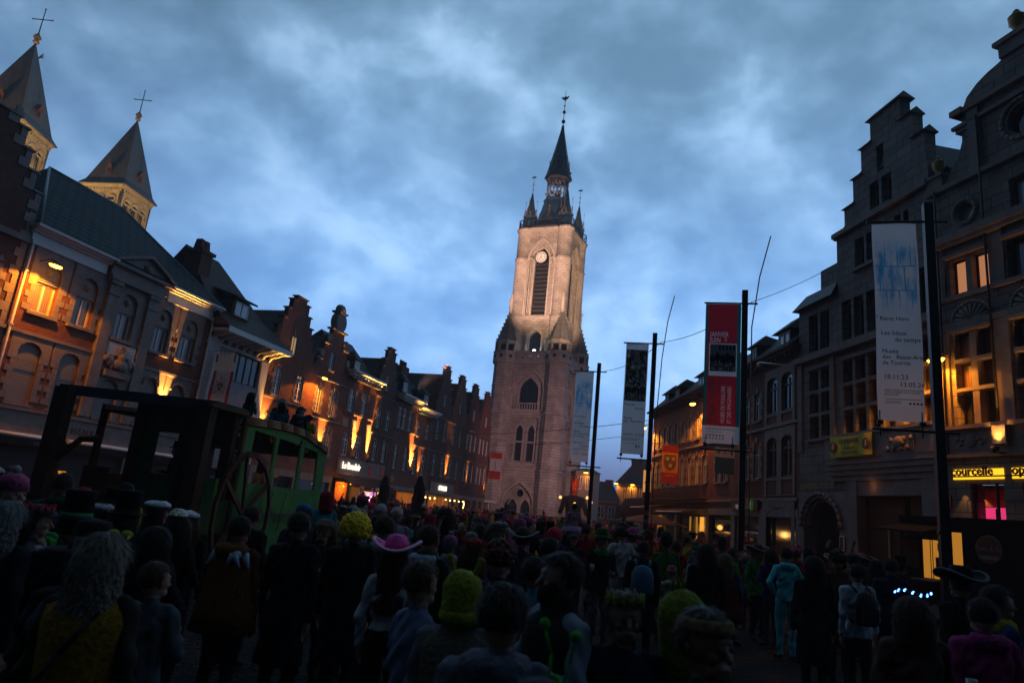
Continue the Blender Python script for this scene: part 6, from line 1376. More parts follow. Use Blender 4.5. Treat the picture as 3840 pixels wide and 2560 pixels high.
for (x, y), la, h in (((-6.25, 38.98), 'left of the two dark closed parasols before the lit cafes', 3.2), ((-3.92, 35.58), 'right of the two dark closed parasols, left of the taco sign', 3.25)):
    r = empty('closed_parasol', (x, y, 0), 0, la, 'parasol', 'closed cafe parasols'); b = MB(); b.cyl((0, 0, 0), (0, 0, h), .04); b.lathe((0, 0, 0), [(.35, 0), (.35, .08), (.05, .1)], 12); b.build('pole', BLK, r)
    b = MB(); rings = []
    for k in range(13):
        f = k/12; z = .9+(h-.95)*f; q = .2+.12*sin(pi*min(f*1.05, 1))+.03*sin(k*2.3); q = q if f < .85 else q*(1.1-f)/.25; q = max(q, .03)
        rings.append((.02*sin(k), .02*cos(k*1.7), z, q, q*.9))
    b.loft(rings, 14); b.build('folded_cloth', M('parasol_cloth', (.012, .012, .014), rough=.9), r)
r = empty('market_stall', (-2.0, 98, 0), rad(62), 'long white framed market stall below the belfry', 'stall')
b = MB()
for k in range(5): b.box(-6+3*k, -5.9+3*k, -1.2, -1.1, 0, 2.8)
b.box(-6.1, 6.1, -1.25, -1.05, 2.75, 2.95); b.box(-6, -3, -1.2, -1.12, 1.6, 1.7); b.box(-3, 0, -1.2, -1.12, 1.6, 1.7); b.build('frame', WPT, r); b = MB(); b.box(-6.2, 6.2, -1.3, 1.6, 2.95, 3.02); b.build('canopy', WPT, r)
b = MB(); b.ell((3.4, -1.3, 2.2), (.13, .13, .13), 10, 6); b.build('white_lamp', M('white_lamp', (1, 1, 1), emis=(1, .98, .85), es=30), r); light('POINT', r, (3.4, -1.6, 2.2), 60, (1, .95, .8), size=.1)

# ---------------------------------------------------------------- right side: canopy, awnings, parasol
def awning(x, w, z, label, lit=None, fr=FC):
    P, rz = at_frame(fr, x); r = empty('shop_awning', P, rz, label, 'awning', 'awnings along the right row')
    b = MB(); b.add([(0, -.1, z+.35), (w, -.1, z+.35), (w, -1.6, z), (0, -1.6, z), (0, -1.6, z-.18), (w, -1.6, z-.18)], [(0, 1, 2, 3), (3, 2, 5, 4)]); b.build('cloth', AW, r)
    b = MB(); b.cyl((0, -1.6, z), (w, -1.6, z), .035); b.build('front_bar', WPT, r)
    if lit:
        for a, c, e in lit: b = MB(); b.box(a, c, -.02, .03, .3, 2.7); b.build('lit_doorway', M('pane_door_%d' % int(e*10), (.4, .2, .05), emis=(1, .42, .05), es=e), r)
        light('POINT', r, ((lit[0][0]+lit[0][1])/2, -.8, 2.2), 8, (1, .45, .08), size=.15)
    return r
awning(-23.2, 5.0, 3.1, 'long pale edged awning at the far end of the right row', [(1.9, 3.0, .12)]); awning(-16.2, 5.2, 2.85, 'dark awning over the bright yellow doorway in the right row', [(3.9, 4.5, .9), (2.0, 2.2, .3), (3.2, 3.4, .3)])
P, rz = at_frame(FC, -10); r = empty('open_parasol', (9.55, 43, -.45), 0, 'low dark open parasol standing over the crowd before the right row', 'parasol')
b = MB(); b.cyl((0, 0, 0), (0, 0, 3.1), .04); b.build('pole', BLK, r); b = MB(); b.lathe((0, 0, 2.45), [(2.3, 0), (2.25, .06), (.1, .62), (.0, .65)], 8, smooth=False); b.build('canopy', AW, r)
r = empty('advent_tent', (14.0, 66, 0), 0, 'round dark topped tent behind the third banner pole', 'tent'); b = MB(); b.lathe((0, 0, 0), [(2.2, 2.4), (2.25, 3.4), (1.9, 4.1), (.1, 4.4)], 20); b.build('canopy', AW, r)
b = MB()
for k in range(6): a = k*pi/3; b.cyl((2.1*cos(a), 2.1*sin(a), 0), (2.1*cos(a), 2.1*sin(a), 2.5), .05)
b.build('legs', WPT, r)
r = empty('closed_parasol', (16.9, 96, 0), 0, 'tall dark closed parasol far off before the pale stone house', 'parasol', 'closed cafe parasols'); b = MB(); b.lathe((0, 0, 0), [(.06, 0), (.06, .9), (.55, 1.2), (.6, 2.4), (.35, 3.6), (.05, 4.2)], 12); b.build('folded_cloth', M('parasol_cloth', (.012, .012, .014), rough=.9), r)

# ---------------------------------------------------------------- carnival giant and balloon
r = empty('carnival_giant', (7.7, 69.5, 0), 0, 'carnival giant figure with orange hair and red face towering over the crowd', 'giant figure')
b = MB(); b.loft([(0, 0, 0, .9, .8), (0, 0, 2.0, .72, .55), (0, 0, 3.0, .8, .5), (0, 0, 3.6, 1.15, .5), (0, 0, 3.85, 1.05, .45), (0, 0, 4.05, .3, .3)], 18); b.build('robe', M('giant_robe', (.015, .013, .03), var=.4), r)
for s in (-1, 1): b = MB(); b.cyl((s*.9, 0, 3.5), (s*1.35, -.3, 2.2), .3, .2, 10); b.build('sleeve', MATS['giant_robe'], r)
b = MB(); b.loft([(0, 0, 3.9, .28, .25), (0, 0, 4.2, .3, .28)], 12); b.ell((0, 0, 4.6), (.34, .32, .45), 14, 10); b.ell((0, -.32, 4.55), (.07, .1, .09)); b.build('head', M('giant_skin', (.5, .12, .06)), r)
b = MB(); rnd = random.Random(3)
for k in range(22): a = rnd.uniform(0, 6.28); q = rnd.uniform(0, .3); b.cyl((q*cos(a), q*sin(a), 4.8), (q*1.5*cos(a), q*1.5*sin(a), 5.4+rnd.uniform(0, .7)), .09, .02, 6)
b.build('hair', M('giant_hair', (.8, .12, .04)), r)
for x, z in ((-1.45, 3.7), (1.6, 3.5), (-.0, 3.2), (1.2, 3.9)): b = MB(); b.ell((x, -.9, z), (.15, .15, .16), 10, 6); b.build('lantern', M('paper_lantern', (1, .6, .2), emis=(1, .5, .12), es=2.0), r)
light('POINT', r, (0, -1.6, 5.0), 40, (1, .3, .12), size=.3)
r = empty('foil_balloon', (9.6, 44, 2.7), rad(20), 'red and white foil balloon floating over the far crowd', 'balloon'); b = MB(); b.loft([(-.05, 0, -.25, .05, .04), (0, 0, -.15, .12, .07), (0, 0, .1, .13, .08), (.0, 0, .28, .05, .04)], 12); o = b.build('balloon', M('balloon_foil', (.5, .03, .04), rough=.2, metal=.5), r); o.rotation_euler = (0, rad(-35), 0)
b = MB(); b.cyl((0, 0, -.25), (.02, 0, -.75), .006, n=4); b.build('string', WPT, r)

# ---------------------------------------------------------------- food truck
r = empty('food_truck', (12.37, 21.35, 0), rad(-71.5), 'black food truck with lit serving hatch reading PASTA AND GO, before the stone guild house', 'food truck')
TK = M('truck_black', (.010, .010, .011), rough=.9, spec=.05)
slab('body', [(0, .45), (6.2, .45), (6.2, 2.93), (0, 2.93)], [arch(.72, 1.25, 1.32, 2.32), arch(1.66, 1.4, 2.0, 2.58)], 0, .06, TK, r)
b = MB(); b.box(0, .06, .07, 1.45, .45, 2.93); b.box(6.14, 6.2, .07, 1.45, .45, 2.93); b.box(-.02, 6.22, -.03, 1.47, 2.93, 2.99); b.box(0, 6.2, .07, 1.45, .4, .45); b.box(.07, 6.13, 1.39, 1.45, .45, 2.93); b.build('shell', TK, r)
b = MB(); b.box(.0, 2.4, .52, .55, 1.1, 2.8); b.build('lit_interior', M('truck_interior', (.7, .35, .1), emis=(1, .40, .05), es=.42), r)
b = MB(); b.cyl((.68, .4, 1.2), (.68, .4, 2.6), .012, n=5); b.cyl((.75, .4, 1.2), (.75, .4, 2.6), .012, n=5); b.box(1.0, 1.28, .2, .35, 1.5, 1.85); b.build('kitchen_gear', BLK, r)
b = MB(); b.add([(-.1, -.9, 2.55), (1.5, -.9, 2.5), (1.6, .0, 2.72), (0, 0, 2.75), (-.1, -.9, 2.5), (1.5, -.9, 2.45), (1.6, .0, 2.67), (0, 0, 2.7)], [(0, 1, 2, 3), (7, 6, 5, 4), (0, 4, 5, 1), (0, 3, 7, 4), (1, 5, 6, 2)]); b.build('hatch_flap', TK, r)
b = MB(); b.box(.2, 1.55, -.06, -.01, 2.34, 2.52); b.build('sign_board', M('board_brown', (.10, .035, .02)), r); text('PASTA AND GO...', .17, r, (.22, -.075, 2.37), M('chalk', (.35, .25, .22)), sx=.92)
b = MB(); b.box(.1, .66, -.05, -.01, 1.5, 2.3); o = b.build('menu_board', MATS['board_brown'], r); text('FOOD', .16, r, (.14, -.06, 2.1), M('menu_red', (.28, .06, .04)), sx=.9); text('ITALIAN', .16, r, (.12, -.06, 1.85), MATS['menu_red'], sx=.75)
b = MB(); b.box(.6, 1.4, -.35, .0, 1.17, 1.22); b.build('counter', IRN, r)
b = MB(); b.cyl((2.77, -.03, 2.2), (2.77, -.005, 2.2), .36, n=28); o = b.build('logo_rim', M('logo_cream', (.25, .2, .17)), r); b = MB(); b.cyl((2.77, -.04, 2.2), (2.77, -.031, 2.2), .335, n=28); b.build('logo_disc', M('logo_brick', (.20, .04, .02)), o)
text('Pasta & Go', .2, r, (2.42, -.06, 2.15), MATS['logo_cream'], sx=.82, bold=.004); b = MB(); b.box(2.5, 3.05, -.06, -.045, 1.93, 2.03); b.build('logo_ribbon', MATS['logo_cream'], r)
for x in (1.1, 4.9):
    b = MB(); b.cyl((x, -.02, .36), (x, .22, .36), .36, n=20); o = b.build('wheel', M('tyre', (.01, .01, .01), rough=.9), r); b = MB(); b.cyl((x, -.03, .36), (x, -.021, .36), .19, n=16); b.build('rim', IRN, o)

# ---------------------------------------------------------------- green carnival float
def carnival_float():
    F0 = Vector((-8.298, 12.839, 0)); fx = Vector((sin(rad(83.84)), cos(rad(83.84)), 0)); sx_ = Vector((sin(rad(11.3)), cos(rad(11.3)), 0))
    rz = pi/2-rad(83.84); r = empty('carnival_float', F0, rz, 'dark green wooden carnival float built like a paddle boat with people on its roof', 'carnival float')
    # local frame: x along the front; v runs back along the side
    def W(u, v, z):
        p = fx*u+sx_*v; c, s = cos(-rz), sin(-rz); return (p.x*c-p.y*s, p.x*s+p.y*c, z)
    def bx(b, u0, u1, v0, v1, z0, z1, mi=0):
        b.add([W(u, v, z) for z in (z0, z1) for v in (v0, v1) for u in (u0, u1)], [(0, 2, 3, 1), (4, 5, 7, 6), (0, 1, 5, 4), (2, 6, 7, 3), (0, 4, 6, 2), (1, 3, 7, 5)], mi)
    GR = M('float_green', (.10, .34, .085), rough=.6, var=.35, vs=3); GD = M('float_green_dark', (.05, .13, .04), rough=.7, var=.35, vs=4); BW_ = M('float_brown', (.07, .028, .014), rough=.7, var=.4, vs=5); RB = M('float_roof_blue', (.035, .05, .07), rough=.6, var=.3); OC = M('float_ochre', (.34, .15, .03), rough=.6, var=.25)
    WD = 2.81
    b = MB(); bx(b, -.03, WD+.03, -.05, 1.05, 3.36, 3.43); bx(b, -.03, WD+.03, -.05, .0, 3.24, 3.36); b.build('front_roof', RB, r)
    for u in (0.02, WD-.22):
        b = MB(); bx(b, u, u+.24, -.2, .02, .3, 3.37); b.build('post', BW_, r)
    for u in (.88, WD-.18):
        b = MB(); bx(b, u, u+.16, .75, .9, .3, 3.37); b.build('post', BW_, r)
    # cabin front wall with openings
    def wall(pts_holes, out, v, th, mat, name, side=False):
        cu = bpy.data.curves.new(name, 'CURVE'); cu.dimensions = '2D'; cu.fill_mode = 'BOTH'; cu.extrude = th/2
        for pts in [out]+pts_holes:
            sp = cu.splines.new('POLY'); sp.points.add(len(pts)-1); sp.use_cyclic_u = True
            for i, (x, z) in enumerate(pts): sp.points[i].co = (x, z, 0, 1)
        me = curve_mesh(cu, name, mat)
        for q in me.vertices:
            a, z, d = q.co.x, q.co.y, q.co.z
            q.co = W(v-d, a, z) if side else W(a, v-d, z)
        return put(name, me, r)
    wall([arch(1.25, 1.98, 1.66, 2.8), arch(1.9, 1.2, 2.5, 2.8)], [(1.0, .9), (WD-.2, .9), (WD-.2, 3.37), (1.0, 3.37)], .95, .05, GD, 'cabin_front')
    b = MB(); bx(b, .0, WD, .0, 5.0, .75, .95); bx(b, .0, WD, .0, 5, .35, .75); b.build('deck', BW_, r)
    b = MB(); bx(b, 2.3, 2.72, .6, .7, .95, 2.0); b.build('green_door', GR, r)
    b = MB(); bx(b, 1.78, 1.88, .86, .93, .95, 3.0); b.build('brown_post', M('float_redwood', (.14, .05, .02), var=.3), r)
    b = MB(); c = W(1.27, .9, 3.02); b.lathe((0, 0, 0), [(.01, -.005)], 3) if 0 else b.cyl((c[0], c[1]-.02, c[2]), (c[0], c[1], c[2]), .15, n=20); o = b.build('portrait_frame', OC, r)
    b = MB(); b.ell((c[0], c[1]-.03, c[2]+.0), (.055, .02, .075), 10, 8); b.loft([(c[0], c[1]-.025, c[2]-.13, .09, .01), (c[0], c[1]-.025, c[2]-.07, .04, .01)], 10, 1); b.build('portrait', [M('portrait_skin', (.30, .15, .09)), M('portrait_coat', (.2, .17, .15))], o)
    # side panel of the coach
    top = [(5.0, 3.02), (4.3, 3.16), (3.6, 3.29), (3.0, 3.32), (2.4, 3.31), (1.8, 3.28), (1.05, 3.24)]
    wall([[(1.42, 1.97), (2.38, 1.97), (2.36, 3.02), (1.45, 3.07)], [(2.5, 1.96), (3.62, 1.95), (3.56, 2.97), (2.5, 3.02)], [(3.75, 1.95), (4.6, 1.95), (4.52, 2.9), (3.75, 2.95)]],
         [(1.05, .5), (5.0, .5)]+top, WD, .05, GR, 'coach_side', True)
    wall([[(1.2, 1.9), (2.4, 1.9), (2.4, 3.1), (1.2, 3.1)], [(2.5, 1.9), (3.7, 1.9), (3.7, 3.05), (2.5, 3.05)], [(3.8, 1.9), (4.8, 1.9), (4.8, 2.9), (3.8, 2.9)]], [(1.05, .5), (5.0, .5)]+top, .03, .05, BW_, 'coach_far_side', True)
    b = MB()
    for k in range(4):
        for (v0, z0), (v1, z1) in zip(top[:-1], top[1:]):
            b.cyl(W(WD+.05-.012*k, v0, z0-.03+.045*k-.06), W(WD+.05-.012*k, v1, z1-.03+.045*k-.06), .024, n=6)
    b.build('roof_moulding', OC, r)
    b = MB()
    for (v0, z0), (v1, z1) in zip(top[:-1], top[1:]):
        b.add([W(0, v0, z0-.1), W(WD, v0, z0-.1), W(WD, v1, z1-.1), W(0, v1, z1-.1), W(0, v0, z0-.16), W(WD, v0, z0-.16), W(WD, v1, z1-.16), W(0, v1, z1-.16)], [(0, 1, 2, 3), (7, 6, 5, 4), (0, 4, 5, 1), (2, 6, 7, 3)])
    b.build('coach_roof', RB, r)
    b = MB(); bx(b, WD-.02, WD+.06, -.25, 1.05, 3.3, 3.38); bx(b, WD-.03, WD+.05, 1.0, 1.1, .5, 3.25); b.build('corner_trim', OC if 0 else M('float_trim', (.16, .08, .02), var=.3), r)
    b = MB(); bx(b, .05, WD-.05, 4.95, 5.0, .5, 1.9); bx(b, .05, WD-.05, 4.95, 5.0, 2.75, 2.95); b.build('coach_back', GD, r)
    b = MB(); bx(b, .1, WD-.03, .98, 1.04, .95, 3.2) if 0 else bx(b, WD-.05, WD+.0, .1, 1.0, .5, 1.6); b.build('side_skirt', GD, r)
    # paddle wheel
    wc = Vector(W(WD+.2, 1.2, 1.34)); ax = Vector(W(1, 0, 0))-Vector(W(0, 0, 0)); vy = Vector(W(0, 1, 0))-Vector(W(0, 0, 0)); vz = Vector((0, 0, 1))
    b = MB()
    P = [wc+vy*(1.0*cos(2*pi*k/16+.2))+vz*(1.22*sin(2*pi*k/16+.2)) for k in range(16)]
    def bar(p, q, w, t, mi=0):
        d = (q-p).normalized(); n_ = d.cross(ax).normalized()
        b.add([p+n_*w-ax*t, p-n_*w-ax*t, p-n_*w+ax*t, p+n_*w+ax*t, q+n_*w-ax*t, q-n_*w-ax*t, q-n_*w+ax*t, q+n_*w+ax*t], [(0, 3, 2, 1), (4, 5, 6, 7), (0, 1, 5, 4), (1, 2, 6, 5), (2, 3, 7, 6), (3, 0, 4, 7)], mi)
    for k in range(16): bar(P[k], P[(k+1) % 16], .062, .03)
    for k in (1, 4, 6, 9, 12, 14): bar(wc, P[k], .055, .025)
    o = b.build('paddle_wheel', M('float_rust', (.11, .035, .015), rough=.7, var=.4, vs=5), r)
    b = MB(); b.cyl(wc-ax*.0, wc+ax*.07, .12, n=16); b.build('hub', M('hub_grey', (.25, .24, .24)), o)
    # curved rail and lamp at the left
    b = MB(); b.tube([W(.1, -.1, 1.6), W(.28, -.1, 2.05), W(.62, -.1, 2.46), W(.95, -.1, 2.5)], .06, 8); b.build('curved_rail', BW_, r)
    b = MB(); bx(b, .55, .95, .2, .3, .95, 2.0); b.build('dark_panel', BW_, r)
    b = MB(); c = W(.28, .1, 1.95-.2); b.cyl(c, (c[0], c[1], c[2]+.1), .03, .07, 10); b.build('small_lamp', M('lamp_amber', (.8, .4, .1), emis=(1, .4, .04), es=.6), r)
    t = text('Les Monserions', .42, r, (0, 0, 0), M('script_pale', (.14, .19, .13)), sx=.62, ext=.003)
    p = Vector(W(WD+.04, 2.2, 1.2)); t.location = p; t.rotation_euler = (0, 0, atan2(vy.y, vy.x))
    b = MB(); q = Vector(W(WD+.045, 2.42, 1.05)); 
    for k, dv in enumerate((0, .62)):
        b.tube([q+vy*(dv-.06)+vz*.02, q+vy*(dv)+vz*-.04, q+vy*(dv+.06)+vz*.4, q+vy*(dv+.16)+vz*.72, q+vy*(dv+.12)+vz*.8], .009, 5)
    b.build('script_flourish', MATS['script_pale'], r)
    for v in (1.0, 4.2):
        b = MB(); p = Vector(W(WD-.2, v, .38)); b.cyl(p, p+ax*.2, .38, n=20); o = b.build('wheel', MATS['tyre'], r); b = MB(); b.cyl(p+ax*.2, p+ax*.21, .2, n=14); b.build('rim', IRN, o)
    b = MB(); c = W(2.0, 2.2, 2.75); b.ell(c, (.06, .06, .07), 8, 6); b.build('cabin_lamp', BULB, r); light('POINT', r, c, 3.5, (1, .5, .1), size=.06)
    return r, W
FLOAT, FW = carnival_float()
# ---------------------------------------------------------------- people
def attr_mat(name, prop, default, rough=.95, var=.25, vs=9, bump=0., pattern=None, spec=.2):
    """cloth, skin or hair whose colour is a property of each person"""
    m = M(name, default, rough=rough, spec=spec); nt = m.node_tree; N = nt.nodes; L = nt.links; b = N['Principled BSDF']
    a = N.new('ShaderNodeAttribute'); a.attribute_type = 'OBJECT'; a.attribute_name = prop
    tc = N.new('ShaderNodeTexCoord'); nz = N.new('ShaderNodeTexNoise'); L.new(tc.outputs['Object'], nz.inputs[0]); nz.inputs['Scale'].default_value = vs; nz.inputs['Detail'].default_value = 4
    mr = N.new('ShaderNodeMapRange'); L.new(nz.outputs[0], mr.inputs[0]); mr.inputs[1].default_value = .3; mr.inputs[2].default_value = .7; mr.inputs[3].default_value = 1-var; mr.inputs[4].default_value = 1+var*.5
    mx = N.new('ShaderNodeMix'); mx.data_type = 'RGBA'; mx.blend_type = 'MULTIPLY'; mx.inputs[0].default_value = 1; L.new(a.outputs['Color'], mx.inputs[6]); L.new(mr.outputs[0], mx.inputs[7]); L.new(mx.outputs[2], b.inputs['Base Color'])
    if bump: bp = N.new('ShaderNodeBump'); bp.inputs['Strength'].default_value = bump; bp.inputs['Distance'].default_value = .02; L.new(nz.outputs[0], bp.inputs['Height']); L.new(bp.outputs[0], b.inputs['Normal'])
    return m
SKIN = attr_mat('skin', 'skin_colour', (.4, .22, .15), rough=.55, var=.08, spec=.35)
TOPM = attr_mat('cloth_top', 'top_colour', (.1, .1, .1), bump=.5, vs=7); BOTM = attr_mat('cloth_bottom', 'bottom_colour', (.05, .05, .06), bump=.5, vs=7); SHOE = M('shoe_leather', (.015, .012, .01), rough=.5); EYE = M('eye_dark', (.02, .012, .01), rough=.3)
HAIRM = attr_mat('hair_strands', 'hair_colour', (.05, .03, .02), rough=.6, var=.5, vs=30, bump=.8); HATM = attr_mat('hat_cloth', 'hat_colour', (.1, .1, .1), var=.4, bump=.9, vs=34); BANDM = attr_mat('hat_band', 'band_colour', (.1, .1, .1), var=.1)
V = Vector
def hand(S, w, d, n, curl=.5, side=1):
    """palm, four unequal bent fingers and a thumb leaving the side of the palm; w wrist, d direction, n palm side"""
    d = d.normalized(); n = (n-d*n.dot(d)).normalized(); s = d.cross(n)*side
    for k in range(4):
        o = s*((k-1.5)*.0205); S.append((w+o*.7, w+d*.085+o, .0135, .0125, 'h'))
    for k, (a, b, c) in enumerate(((.040, .024, .019), (.045, .028, .021), (.041, .026, .02), (.032, .019, .017))):
        p = w+d*.085+s*((k-1.5)*.0215)*-1; q = d
        for ln, an in ((a, curl*.6), (b, curl), (c, curl*.8)):
            q = (q*cos(an)+n*sin(an)).normalized(); p2 = p+q*ln; S.append((p, p2, .0092, .0082, 'h')); p = p2
    t0 = w+d*.025+s*.026; t1 = t0+(s*.7+d*.62+n*.35).normalized()*.04; t2 = t1+(s*.25+d*.85+n*.45).normalized()*.03
    S.append((t0, t1, .0125, .0105, 'h')); S.append((t1, t2, .0105, .009, 'h'))
def skeleton(arms, legs='stand', female=0, hem=.86, flare=0., sleeve=1., head_turn=0., bulk=1.):
    """tapered segments (p, q, r0, r1, tag) for one continuous body facing -y, 1.75 m tall"""
    S = []; sw = .178-.022*female; hw = .088
    if legs == 'sit': hips = V((0, .1, .52))
    else: hips = V((0, 0, .93))
    dz = hips.z-.93
    def Z(x, y, z): return V((x, y+hips.y, z+dz))
    S += [(Z(0, .01, 1.40), Z(0, .0, 1.52), .062, .052, 'n'), (Z(0, 0, 1.5), Z(0, -.005, 1.6), .052, .05, 's')]
    R_ = Matrix.Rotation(head_turn, 3, 'Z')
    def Hd(x, y, z): v = R_ @ V((x, y, 0)); return Z(v.x, v.y, z)
    S += [(Hd(0, .012, 1.655), Hd(0, .0, 1.645), .094, .088, 's'), (Hd(0, .02, 1.60), Hd(0, -.02, 1.585), .07, .06, 's'), (Hd(-.022, -.05, 1.56), Hd(.022, -.05, 1.56), .035, .035, 's'),
          (Hd(0, -.088, 1.64), Hd(0, -.108, 1.606), .010, .0145, 's'), (Hd(-.03, -.078, 1.667), Hd(.03, -.078, 1.667), .014, .014, 's'), (Hd(-.018, -.083, 1.573), Hd(.018, -.083, 1.573), .009, .009, 'l'),
          (Hd(-.04, -.062, 1.61), Hd(-.035, -.06, 1.6), .022, .02, 's'), (Hd(.04, -.062, 1.61), Hd(.035, -.06, 1.6), .022, .02, 's')]
    for s in (-1, 1):
        S += [(Hd(s*.086, .008, 1.635), Hd(s*.083, .0, 1.60), .017, .012, 's'), (Hd(s*.031, -.0865, 1.642), Hd(s*.033, -.0865, 1.642), .0085, .0085, 'e')]
    rings = [(hem, .165+flare, .125+flare*.8), (.93, .165+flare*.6, .125+flare*.4), (1.02, .158, .115), (1.1, .145-.012*female, .108), (1.22, .162-.01*female, .118), (1.33, .178-.01*female, .118+.012*female), (1.41, .165, .1), (1.455, .105, .075), (1.49, .06, .055)]
    torso = [(0, hips.y+(.01 if z < 1.4 else .0), z+dz, rx*bulk, ry*bulk) for z, rx, ry in rings if z > hem-.001 or z == hem]
    torso = sorted(set(torso), key=lambda t: t[2])
    for s in (-1, 1):
        sh = Z(s*sw, .01, 1.415); el, wr = arms[0 if s < 0 else 1][:2]; el = Z(s*el[0], el[1], el[2]); wr = Z(s*wr[0], wr[1], wr[2])
        opt = arms[0 if s < 0 else 1]; curl = opt[2] if len(opt) > 2 else .45
        S += [(Z(s*.09, .01, 1.42), sh, .07*bulk, .062*bulk, 't'), (sh, el, .060*bulk, .045*bulk, 'a'), (el, wr, .045*bulk, .033*bulk, 'a' if sleeve else 's'), (wr, wr+(wr-el).normalized()*.02, .027, .026, 'h')]
        nrm = V((-s, 0, 0)) if (wr-el).normalized().z < -.5 else V((-s*.5, .1, .5)) if len(opt) < 4 else V(opt[3])
        hand(S, wr+(wr-el).normalized()*.015, wr-el, nrm, curl, -s)
        if legs == 'sit': hp, kn, an = V((s*hw, .02+hips.y, hips.z-.02)), V((s*.12, -.38, hips.z+.0)), V((s*.11, -.44, hips.z-.42))
        elif legs == 'walk': hp = V((s*hw, 0, .9)); kn = V((s*.1, -.13*s-.06, .5)); an = V((s*.1, -.22*s+(.12 if s < 0 else .05), .1 if s > 0 else .14))
        elif legs == 'wide': hp = V((s*hw, 0, .9)); kn = V((s*.15, -.03, .49)); an = V((s*.2, .02, .085))
        else: hp = V((s*hw, 0, .9)); kn = V((s*.1, -.02, .49)); an = V((s*.105, .02, .085))
        S += [(hp, kn, .092*bulk, .064, 'b'), (kn, an, .062, .046, 'b'), (an, an+V((s*.015, -.13, -.045)), .042, .034, 'f'), (an+V((0, .03, -.03)), an+V((0, 0, -.02)), .036, .036, 'f')]
    return S, torso
PROTO = {}
def make_body(name, arms, **kw):
    """voxel-unite the segments into one continuous skin, then colour it by the nearest segment"""
    vox = kw.pop('vox', .0075); S, torso = skeleton(arms, **kw); b = MB()
    for p, q, r0, r1, t in S:
        if (q-p).length > 1e-4: b.cyl(p, q, r0, r1, 14)
        b.ell(p, (r0,)*3, 14, 10); b.ell(q, (r1,)*3, 14, 10)
    b.loft(torso, 28)
    me = b.mesh(name, SKIN); o = put(name, me)
    md = o.modifiers.new('r', 'REMESH'); md.mode = 'VOXEL'; md.voxel_size = vox; md.use_smooth_shade = True
    sm = o.modifiers.new('s', 'SMOOTH'); sm.factor = .5; sm.iterations = 2
    me2 = bpy.data.meshes.new_from_object(o.evaluated_get(bpy.context.evaluated_depsgraph_get())); bpy.data.objects.remove(o); bpy.data.meshes.remove(me)
    me2.name = name; me2.materials.clear()
    for m in (SKIN, TOPM, BOTM, SHOE, EYE): me2.materials.append(m)
    import numpy as np
    n = len(me2.vertices); co = np.zeros(n*3, np.float32); me2.vertices.foreach_get('co', co); co = co.reshape(-1, 3)
    best = np.full(n, 9., np.float32); tagv = np.zeros(n, np.int8); key = {'s': 0, 'h': 0, 'n': 1, 't': 1, 'a': 1, 'b': 2, 'f': 3, 'e': 4, 'l': 5}
    for p, q, r0, r1, t in S:
        P_ = np.array(p, np.float32); d = np.array(q, np.float32)-P_; L2 = max(float(d@d), 1e-9)
        u = np.clip(((co-P_)@d)/L2, 0, 1); dist = np.linalg.norm(co-P_-u[:, None]*d, axis=1)-(r0+(r1-r0)*u)
        w = dist < best; best[w] = dist[w]; tagv[w] = key[t]
    zt = np.array([t[2] for t in torso]); rx = np.array([t[3] for t in torso]); cy = torso[0][1]
    R = np.interp(co[:, 2], zt, rx); ins = (co[:, 2] > zt[0]-.012) & (co[:, 2] < zt[-1]); rad_ = np.hypot(co[:, 0], (co[:, 1]-cy)*1.3)-R
    w = ins & (np.abs(rad_) < best+.02) & (tagv != 0); tagv[w] = 1
    tagv[(tagv == 5)] = 0
    w = (tagv == 1) | (tagv == 2)        # folds in the cloth
    nr = np.zeros(n*3, np.float32); me2.vertices.foreach_get('normal', nr) if hasattr(me2.vertices[0], 'normal') else None; nr = nr.reshape(-1, 3)
    q1 = np.sin(co[:, 0]*9+2*np.sin(co[:, 1]*7)+co[:, 2]*3); wob = .0085*np.sin(co[:, 2]*34+co[:, 0]*26+4*q1)*(.4+.6*np.sin(co[:, 2]*6+co[:, 0]*5)**2)+.006*np.sin(co[:, 2]*19-co[:, 0]*30+3*q1)+.004*np.sin(co[:, 0]*60+co[:, 2]*41+5*q1)
    co[w] += nr[w]*wob[w, None]; me2.vertices.foreach_set('co', co.reshape(-1))
    lv = np.zeros(len(me2.loops), np.int32); me2.loops.foreach_get('vertex_index', lv); ls = np.zeros(len(me2.polygons), np.int32); me2.polygons.foreach_get('loop_start', ls)
    me2.polygons.foreach_set('material_index', tagv[lv[ls]].astype(np.int32)); me2.update()
    PROTO[name] = me2
DOWN = ((.235, .03, 1.14), (.25, -.04, .90)); DOWN2 = ((.23, .05, 1.14), (.22, -.0, .89))
BENT = ((.235, .02, 1.15), (.13, -.22, 1.16), .9); PHONE = ((.22, -.14, 1.25), (.09, -.3, 1.5), .9); HIGH = ((.27, -.05, 1.62), (.22, -.1, 1.88), .5); CHEST = ((.25, -.03, 1.17), (.05, -.2, 1.22), .6); HIP = ((.30, .06, 1.2), (.17, -.08, 1.02), .5); OUT = ((.30, -.05, 1.2), (.42, -.2, 1.06), .5)
make_body('stand', (DOWN, DOWN2)); make_body('cup', (DOWN, BENT), head_turn=.3); make_body('phone', (PHONE, PHONE), hem=.8, female=1); make_body('raise', (DOWN, HIGH), head_turn=-.3)
make_body('walk', (DOWN, OUT), legs='walk', hem=.9, head_turn=.2); make_body('coat', (DOWN2, DOWN), hem=.5, flare=.03, bulk=1.08); make_body('skirt', (CHEST, DOWN), hem=.58, flare=.1, female=1, head_turn=.5)
make_body('chest', (CHEST, CHEST), hem=.84, bulk=1.06, head_turn=-.4); make_body('hips', (HIP, HIP), hem=.92, female=1, head_turn=.1); make_body('sit', (CHEST, DOWN), legs='sit', hem=.5, head_turn=.4); make_body('wide', (OUT, BENT), legs='wide', hem=.86, head_turn=-.7)
